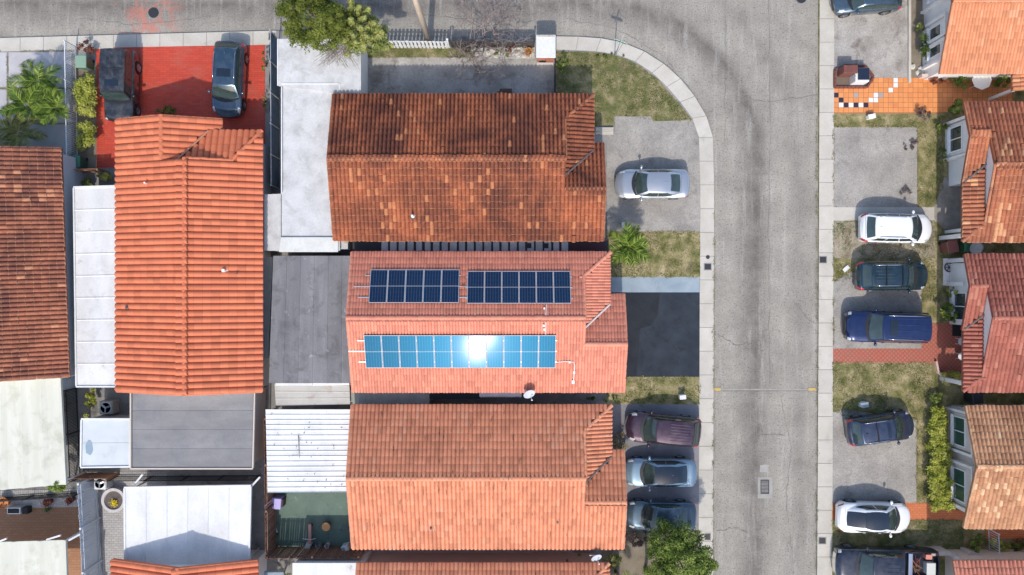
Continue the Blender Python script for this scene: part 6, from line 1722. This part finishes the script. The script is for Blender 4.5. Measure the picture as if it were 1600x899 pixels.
def bin_(label, px, py, col, rz=0.0, lid=None, s=1.0):
    mt = plain('bin_' + label[:12], col, .5); ml = plain('lid_' + label[:12], lid or tuple(min(1, c * 1.25) for c in col), .45)
    t = thing('wheelie_bin', label, 'trash bin', P(px, py, G), rz, 'wheeled trash bins')
    m = MB(); a, b = .26 * s, .33 * s
    m.add([(-a, -a, 0), (a, -a, 0), (a, a, 0), (-a, a, 0), (-b, -b * 1.1, .98), (b, -b * 1.1, .98), (b, b * 1.1, .98), (-b, b * 1.1, .98)], [(3, 2, 1, 0), (4, 5, 6, 7), (0, 1, 5, 4), (1, 2, 6, 5), (2, 3, 7, 6), (3, 0, 4, 7)]); m.build('tub', mt, t, world=False)
    m = MB(); m.box((0, 0, 1.02), (b * 2.08, b * 2.3, .07), bev=.03); m.box((0, b * 1.2, 1.0), (b * 1.4, .07, .05), bev=.02); m.build('lid', ml, t, world=False)
    for s_ in (-1, 1):
        m = MB(); m.lathe([(.10, -.03), (.10, .03)], 14, M=Matrix.Translation((s_ * a, a + .04, .10)) @ Matrix.Rotation(pi / 2, 4, 'Y')); m.build('wheel', M_black, t, world=False)
    return t
bin_('green wheeled bin at the top of the hedge by the black SUV', 141, 104, (.10, .20, .13), 0, (.22, .33, .24))
bin_('dark green bin above the short brown fence', 131, 257, (.03, .11, .07), 0, (.05, .17, .11))
bin_('maroon wheeled bin below the mottled orange roof', 1474, 387, (.16, .055, .045), .2)
bin_('green wheeled bin beside the white round dish', 1500, 386, (.035, .12, .06), 0)
bin_('black wheeled bin in the gap below the dusty pink roof', 1512, 618, (.02, .02, .024), .1)
# condensers
def condenser(label, px, py, s=.85, col=(.42, .38, .34)):
    t = thing('air_conditioner', label, 'air conditioner', P(px, py, G), 0, 'air conditioner condensers'); mm = plain('ac_' + label[:10], col, .5)
    m = MB(); m.box((0, 0, .45), (s, s, .85), bev=.05); m.build('case', mm, t, world=False)
    m = MB(); m.lathe([(s * .42, .86), (s * .44, .90), (s * .40, .92), (s * .38, .89)], 28, cap=False); m.build('fan_ring', M_white, t, world=False)
    m = MB(); m.lathe([(s * .39, .885), (.0001, .885)], 28); m.build('well', M_black, t, world=False)
    for k in range(3):
        m = MB(); m.box((0, 0, 0), (s * .34, s * .14, .012), M=Matrix.Rotation(2 * pi * k / 3 + .4, 4, 'Z') @ Matrix.Translation((s * .19, 0, .90)) @ Matrix.Rotation(.35, 4, 'X')); m.build('fan_blade', M_galv, t, world=False)
    m = MB(); m.lathe([(s * .07, .895), (s * .07, .92), (.0001, .925)], 12); m.build('hub', M_galv, t, world=False)
    return t
condenser('beige condenser with a black fan beside the yellow red shrub', 177, 634)
condenser('white condenser at the head of the grey paved side yard', 168, 750, .78, (.62, .62, .62))
t = thing('planter', 'round raised planter with yellow flowers beside the white patio cover', 'planter', P(183, 779, G))
m = MB(); m.lathe([(.72, 0), (.74, .42), (.78, .46), (.60, .46), (.58, .36), (.0001, .36)], 32); m.build('ring', surf('planter_stone', (.52, .49, .48), 4, grain=.2), t, world=False, angle=40)
m = MB(); m.lathe([(.575, .375), (.0001, .39)], 28); m.build('soil', surf('dark_mulch', (.12, .10, .09), 6, grain=.4), t, world=False)
L_yel = leafmat('yellow_flowers', (.45, .33, .01), (.75, .60, .03), (.85, .72, .08))
cp_ = RNG.normal(0, 1, (140, 3)) * np.array([.10, .10, .05]) + np.array([.06, -.14, .50])
V, F, tt = leaves(cp_ + np.array(org(t)), np.tile([0, 0, 1.0], (140, 1)), .09, 1.3, .5); leaf_obj('flowers', V, F, tt, L_yel, t)
box_thing('utility_box', 'small white utility marker on the grass below the black driveway', 'utility box', 1064, 619, [('box', (0, 0, .28), (.38, .24, .5), M_white, .03), ('cap', (0, 0, .54), (.42, .28, .04), M_pw2, .015)], .1)
box_thing('utility_box', 'pale utility box on the lawn above the small navy SUV', 'utility box', 1345, 631, [('box', (0, 0, .28), (.46, .30, .5), M_white, .03), ('cap', (0, 0, .54), (.50, .34, .04), M_bluec, .015)], .15)
box_thing('utility_box', 'white low utility box on the thin grass strip below orange tiles', 'utility box', 1358, 184, [('box', (0, 0, .2), (.44, .26, .36), M_white, .03), ('cap', (0, 0, .39), (.48, .30, .04), M_pw2, .015)], .2)
box_thing('utility_box', 'tiny white box standing above the small green palm', 'utility box', 972, 353, [('box', (0, 0, .25), (.16, .36, .46), M_white, .02), ('cap', (0, 0, .49), (.18, .38, .03), M_pw2, .01)])
box_thing('fallen_sign', 'white crumpled sheet lying on the bare dirt patch', 'sheet', 1322, 420, [('sheet', (0, 0, .03), (.45, .25, .03), M_pw2, .01), ('fold', (.05, .08, .06), (.3, .12, .02), M_pw2, .008)], .7)
# brick mailbox bed at the top right
t = thing('brick_mailbox', 'maroon brick mailbox planter with a white box and dark solar lid', 'mailbox', P(1328, 120, G))
M_mbr = surf('maroon_brick', [(.3, (.14, .05, .042)), (.7, (.20, .075, .06))], 5, grain=.2)
m = MB(); m.prism([(X(a), Y(b)) for a, b in [(1302, 138), (1302, 112), (1318, 104), (1350, 106), (1362, 122), (1352, 138)]], G, G + .10); m.build('bed', surf('planter_soil', (.16, .12, .09), 4, grain=.3), t)
bed_pts = [(1302, 138), (1302, 112), (1318, 104), (1350, 106), (1362, 122), (1352, 138), (1302, 138)]
for i in range(6):
    p, q = P(*bed_pts[i], 0), P(*bed_pts[i + 1], 0); L_ = (q - p).length; n_ = max(1, round(L_ / .26))
    for k in range(n_):
        c = p.lerp(q, (k + .5) / n_); m = MB(); m.box((c.x, c.y, G + .11), (L_ / n_ - .015, .13, .22), math.atan2(q.y - p.y, q.x - p.x), bev=.012); m.build('brick', M_mbr, t)
o_ = P(1317, 116, 0); m = MB(); m.box((o_.x, o_.y, .62), (.9, .52, 1.04), bev=.03); m.build('pier', M_mbr, t)
o_ = P(1336, 124, 0); m = MB(); m.box((o_.x, o_.y, .55), (.88, .88, .9), bev=.02); m.build('box', M_pw2, t)
m = MB(); m.box((o_.x + .06, o_.y + .04, 1.03), (.72, .74, .05), bev=.015); m.build('lid', glassmat('dark_lid', (.01, .014, .03), .2), t)
m = MB(); m.tube([(o_.x - .42, o_.y - .1, 1.0), (o_.x - .55, o_.y - .1, 1.1), (o_.x - .55, o_.y + .2, 1.1)], .02, 5); m.build('handle', M_chrome, t)
# glass topped table, bench, chairs
t = thing('patio_table', 'white framed patio table with a glass top on the orange path', 'table', P(1523, 130, G))
m = MB(); m.lathe([(.62, .70), (.64, .72), (.62, .74), (.55, .73)], 8); m.build('rim', M_white, t, world=False)
m = MB(); m.lathe([(.60, .715), (.60, .728), (.0001, .728)], 8); m.build('glass_top', glassmat('smoky_glass', (.10, .11, .11), .08), t, world=False)
for a in (.8, 2.4, 3.9, 5.5):
    m = MB(); m.tube([(math.cos(a) * .5, math.sin(a) * .5, 0), (math.cos(a) * .55, math.sin(a) * .55, .70)], .025, 6); m.build('leg', M_white, t, world=False)
def chair(label, px, py, rz, mat=M_white):
    t = thing('garden_chair', label, 'chair', P(px, py, G), rz, 'white garden chairs on the pink porch')
    m = MB(); m.lathe([(.26, .43), (.27, .45), (.25, .46), (.0001, .455)], 16); m.build('seat', mat, t, world=False)
    m = MB(); pts = [(math.cos(a) * .26, math.sin(a) * .26, .84 - .12 * abs(a - pi / 2) / 1.6) for a in [pi / 2 - 1.6 + 3.2 * k / 10 for k in range(11)]]
    m.tube(pts, .018, 6)
    for k in (1, 3, 5, 7, 9): m.tube([pts[k], (pts[k][0] * .95, pts[k][1] * .95, .45)], .01, 5)
    m.build('backrest', mat, t, world=False)
    for a in (.8, 2.4, 3.9, 5.5):
        m = MB(); m.tube([(math.cos(a) * .2, math.sin(a) * .2, .44), (math.cos(a) * .26, math.sin(a) * .26, 0)], .016, 5); m.build('leg', mat, t, world=False)
chair('ornate white garden chair nearer the blue SUV, on the pink porch', 1497, 533, -pi / 2)
chair('ornate white garden chair further down the pink porch', 1497, 556, -pi / 2)
box_thing('door_mat', 'black door mat under the roof edge behind the spiky shrub', 'mat', 1495, 513, [('mat', (0, 0, .025), (.55, .95, .03), M_black, .01), ('border', (0, 0, .016), (.62, 1.02, .03), M_trim, .01)])
def ring_thing(name, label, cat, px, py, z, r, mat, n=6):
    t = thing(name, label, cat, P(px, py, z)); m = MB()
    m.lathe([(r * .82, -.03), (r * .80, .0), (r * .86, .035), (r, .03), (r * 1.02, 0), (r, -.03), (r * .82, -.03)], 24, cap=False); m.build('rim', mat, t, world=False, smooth=True)
    for k in range(n): 
        m = MB(); m.box((0, 0, 0), (r * .8, .03, .02), M=Matrix.Rotation(2 * pi * k / n, 4, 'Z') @ Matrix.Translation((r * .42, 0, 0))); m.build('spoke', mat, t, world=False)
    return t
M_slab = area('porch_slab', [(1474, 404), (1512, 402), (1512, 446), (1474, 446)], M_wwhite, G + .03, label='white porch slab beside the pink tiled house')
ring_thing('wheel_ornament', 'black wheel ornament lying on the white porch slab', 'ornament', 1483, 418, G + .10, .30, M_dsteel)
ring_thing('hose_reel', 'dark coiled hose on the beige wall side by the lime hedge', 'hose', 1488, 783, .35, .34, M_dsteel, 0)
dish('white round dish lying flat between the green bin and house', 1526, 388, 1.3, .42, math.radians(-95), math.radians(78), M_pw2, P(1526, 388, .3))
# green court
box_thing('playhouse', 'lilac plastic playhouse box in the corner of the green court', 'playhouse', 433, 781, [('body', (0, 0, .38), (.95, .62, .76), plain('lilac_plastic', (.36, .30, .62), .4), .05), ('roof', (0, 0, .80), (1.02, .70, .10), plain('pale_lilac_plastic', (.48, .42, .74), .4), .04), ('side', (.53, 0, .35), (.12, .5, .6), plain('dark_brown_box', (.06, .03, .03), .6), .02)], -.08)
t = thing('bench', 'pink plank weight bench with grey block in the green court', 'bench', P(487, 833, G))
m = MB(); m.box((0, .1, .45), (.20, 1.25, .07), bev=.02); m.build('plank', plain('pink_wood', (.50, .24, .20), .6), t, world=False)
m = MB(); m.tube([(-.42, -.15, .62), (-.2, -.2, .60), (.2, -.2, .60), (.42, -.15, .62)], .018, 6); m.build('bar', M_white, t, world=False)
for y_ in (-.35, .55):
    m = MB(); m.box((0, y_, .21), (.16, .08, .42)); m.build('leg', M_dsteel, t, world=False)
box_thing('concrete_block', 'grey bent concrete block at the foot of the pink bench', 'block', 482, 853, [('block', (0, 0, .2), (.34, .75, .4), M_walk, .04), ('cap', (.03, .02, .42), (.30, .66, .05), M_walk, .02)], -.45)
t = thing('stool', 'round orange stool in the green court', 'stool', P(512, 820, G))
m = MB(); m.lathe([(.26, .40), (.28, .43), (.26, .47), (.0001, .48)], 20); m.build('seat', plain('orange_seat', (.56, .27, .10), .6), t, world=False)
for a in (.8, 2.4, 3.9, 5.5):
    m = MB(); m.tube([(math.cos(a) * .17, math.sin(a) * .17, .40), (math.cos(a) * .22, math.sin(a) * .22, 0)], .02, 5); m.build('leg', M_dsteel, t, world=False)
for i, (px, py, r, lab) in enumerate(((500, 849, .19, 'larger grey bucket by the bottom wooden fence'), (513, 850, .15, 'smaller white bucket by the bottom wooden fence'))):
    t = thing('bucket', lab, 'bucket', P(px, py, G)); m = MB(); m.lathe([(r * .8, 0), (r, .4), (r * 1.06, .41), (r * .95, .40), (r * .78, .05), (.0001, .05)], 18); m.build('pail', M_wt if i else M_galv, t, world=False)
    m = MB(); m.tube([(r * math.cos(a), .02, .40 + .06 * math.sin(a)) for a in [pi * k / 8 for k in range(9)]], .008, 5); m.build('handle', M_galv, t, world=False)
t = thing('scooter', 'white kick scooter leaning by the left wooden fence', 'scooter', P(431, 825, G), .35)
m = MB(); m.box((0, 0, .11), (.14, .62, .04), bev=.015); m.build('deck', M_wt, t, world=False)
m = MB(); m.tube([(0, .32, .1), (0, .42, .85)], .02, 6); m.tube([(-.22, .42, .85), (.22, .42, .85)], .018, 6); m.build('handlebar', M_galv, t, world=False)
for y_ in (-.36, .36):
    m = MB(); m.lathe([(.09, -.02), (.09, .02)], 16, M=Matrix.Translation((0, y_, .09)) @ Matrix.Rotation(pi / 2, 4, 'Y')); m.build('wheel', M_black, t, world=False)
def pot(label, px, py, r, col, mat, n=120, name='flower_pot', hh=.45):
    t = thing(name, label, 'pot', P(px, py, G)); m = MB(); m.lathe([(r * .7, 0), (r, hh), (r * 1.08, hh + .02), (r * .9, hh), (r * .85, hh - .06), (.0001, hh - .06)], 20); m.build('pot', plain('pot_' + label[:14], col, .6), t, world=False)
    if mat:
        cp_ = RNG.normal(0, 1, (n, 3)) * np.array([r * .6, r * .6, .08]) + np.array([0, 0, hh + .06]); V, F, tt = leaves(cp_ + np.array(org(t)), np.tile([0, 0, .6], (n, 1)), .12, 2.2, .6); leaf_obj('plant', V, F, tt, mat, t)
    return t
pot('big orange flower pot in the pebble bed corner at the left edge', 12, 783, .34, (.60, .22, .06), L_red, 40)
pot('dark red pot with a twiggy plant in the pebble bed', 80, 782, .24, (.10, .03, .03), L_red, 110)
pot('dark red pot nearest the bright green shrub in the pebble bed', 115, 779, .22, (.12, .03, .03), L_red, 110)
pot('small green agave pot at the edge of the brown tiles', 78, 795, .14, (.3, .3, .28), L_mid, 80, hh=.2)
pot('ring of rusty pots behind the garden wall, cut by the right edge', 1592, 845, .30, (.22, .09, .05), L_dark, 60)
pot('orange clay pot close to the masonry oven', 825, 84, .24, (.58, .20, .07), L_mid, 50)
pot('small terracotta pot between flowers at the head of the orange path', 1480, 127, .20, (.46, .20, .10), L_lime, 90)
box_thing('planter_box', 'white rectangular planter box beside the orange pot', 'planter', 29, 795, [('box', (0, 0, .25), (.85, .42, .46), M_white, .03), ('soil', (0, 0, .485), (.72, .30, .02), M_black, .005)])
box_thing('planter_box', 'dark square planter box right of the white one', 'planter', 46, 795, [('box', (0, 0, .25), (.36, .42, .46), M_dsteel, .02), ('soil', (0, 0, .485), (.28, .32, .02), M_black, .005)])
box_thing('step', 'white concrete doorstep beside the weathered tiled house', 'step', 944, 203, [('tread', (0, 0, .10), (1.15, .24, .2), M_walk, .01), ('riser', (0, -.22, .05), (1.15, .2, .1), M_walk, .01)])
box_thing('bracket', 'reddish wooden bracket under the eave of the lower orange house', 'bracket', 882, 862, [('arm', (0, 0, 2.3), (.14, .70, .10), surf('red_wood', (.30, .10, .06), 3), .01), ('brace', (.05, -.25, 2.05), (.08, .10, .6), surf('red_wood2', (.26, .09, .05), 3), .01)])
box_thing('wood_pile', 'dark wood pile at the eave of the weathered tiled house', 'wood pile', 788, 150, [('log', (0, 0, .45), (.95, .28, .3), surf('dark_log', (.10, .06, .05), 3, grain=.3), .05), ('log', (.1, .25, .3), (.8, .24, .24), surf('dark_log2', (.13, .08, .06), 3, grain=.3), .05)])
box_thing('folded_awning', 'pale grey folded awning at the foot of the left wooden fence', 'awning', 441, 881, [('canopy', (0, 0, 1.6), (1.25, .28, .14), M_bluec, .05), ('arm', (-.5, 0, 1.45), (.05, .3, .2), M_galv, .01), ('arm', (.5, 0, 1.45), (.05, .3, .2), M_galv, .01)])
for i, (px, py, lab) in enumerate(((543, 852, 'white junk appliance in the corner of the green court'),)):
    box_thing('appliance', lab, 'appliance', px, py, [('case', (0, 0, .4), (.45, .4, .75), M_white, .03), ('door', (-.1, .0, .79), (.2, .3, .03), M_bluec, .01)], .3)
for (a, b, lab) in (((224, 741), (210, 757), 'white roof bracket at the upper left of the lower patio cover'), ((407, 745), (392, 761), 'white roof bracket at the upper right of the lower patio cover'), ((127, 834), (107, 845), 'pale beam joining the bottom left patio roof to the vinyl fence'), ((96, 836), (72, 844), 'pale short beam above the bottom left patio roof'), ((12, 841), (-5, 848), 'pale beam at the left edge above the bottom patio roof')):
    t = thing('beam', lab, 'beam', P(*a, 2.4)); m = MB(); p, q = P(*a, 2.35), P(*b, 2.5); d = q - p
    m.box((p + q) / 2, (d.length, .10, .12), math.atan2(d.y, d.x)); m.build('beam', M_pw2, t)

# fallen leaves and a dead branch on the corrugated roof
t = thing('fallen_branch', 'dead branch lying on the white corrugated patio roof', 'branch', P(467, 690, 2.68))
m = MB(); bp = limb(m, P(466, 680, 2.70), P(468, 716, 2.70), .03, .012, .15, 6)
for j in (1, 2, 4, 5): limb(m, bp[j], bp[j] + Vector((random.choice((-1, 1)) * random.uniform(.15, .35), random.uniform(-.1, .2), 0)), .014, .006, .1, 3)
m.build('branch', M_bark, t)
Vs = RNG.uniform(0, 1, (38, 2)); pl = np.array([tuple(P(420 + 122 * a, 642 + 124 * b, 2.68)) for a, b in Vs])
V, F, tt = leaves(pl, np.tile([0, 0, 1.0], (38, 1)), .11, 2.0, .2, RNG.uniform(0, .8, 38))
me = raw_mesh('leaf_litter', V, F, leafmat('dead_leaves', (.03, .022, .015), (.10, .07, .04), (.2, .15, .09)), tt, None, smooth=False)
tag(link_mesh('leaf_litter', me), 'dry leaf litter scattered on the white corrugated patio roof', 'leaves', None, 'stuff')

# ragged turf edges and weeds spilling over kerbs, slabs and joints
def edge_weeds(label, lines, dens, spread, mat=None):
    q = []
    for line in lines:
        for (a, b), (c, d) in zip(line[:-1], line[1:]):
            p0, p1 = P(a, b), P(c, d); L = (p1 - p0).length; nrm = Vector((p1.y - p0.y, p0.x - p1.x, 0)).normalized()
            for _ in range(int(L * dens)):
                f = random.random(); base_ = p0.lerp(p1, f)
                w = max(0, mnoise.noise(base_ * 1.6) + .25)
                if random.random() > w * 1.6: continue
                c_ = base_ + nrm * random.gauss(0, spread * (.4 + w)); q.append((c_.x, c_.y, G + .035, random.uniform(.2, .8)))
    q = np.array(q); n = len(q)
    V, F, t = leaves(q[:, :3], np.tile([0, 0, .8], (n, 1)) + RNG.normal(0, .5, (n, 3)), .085, 3.0, .5, q[:, 3])
    V[:, 2] = np.maximum(V[:, 2], G + .022)
    tag(link_mesh('weeds', raw_mesh('weeds', V, F, mat or M_blade, t, None, smooth=False)), label, 'weeds', None, 'stuff')
edge_weeds('ragged grass edges and weeds along the lots right of the street', [[(1302, 180), (1302, 198), (1433, 198), (1434, 324)], [(1302, 346), (1302, 440), (1330, 425), (1440, 425), (1440, 540)], [(1302, 346), (1462, 346)], [(1300, 567), (1456, 567)], [(1301, 567), (1301, 648), (1432, 655), (1432, 786)], [(1300, 812), (1505, 812)], [(1301, 812), (1301, 850)], [(1302, 200), (1302, 322)], [(1302, 450), (1302, 540)], [(1276, 120), (1277, 600), (1275, 890)], [(1419, 0), (1420, 120)]], 85, .05)
edge_weeds('ragged grass edges and weeds along the lots left of the street', [[(868, 82), (925, 83), (955, 87), (1000, 104), (1046, 148), (1080, 188), (1019, 187), (1016, 181), (961, 181), (948, 204)], [(948, 362), (1093, 362), (1093, 433), (955, 433)], [(956, 589), (1093, 589), (1093, 632)], [(567, 90), (742, 90)], [(1116, 300), (1115, 600), (1114, 890)], [(0, 81), (112, 79)], [(12, 84), (12, 238)], [(0, 138), (112, 138)], [(0, 193), (112, 193)]], 85, .05)
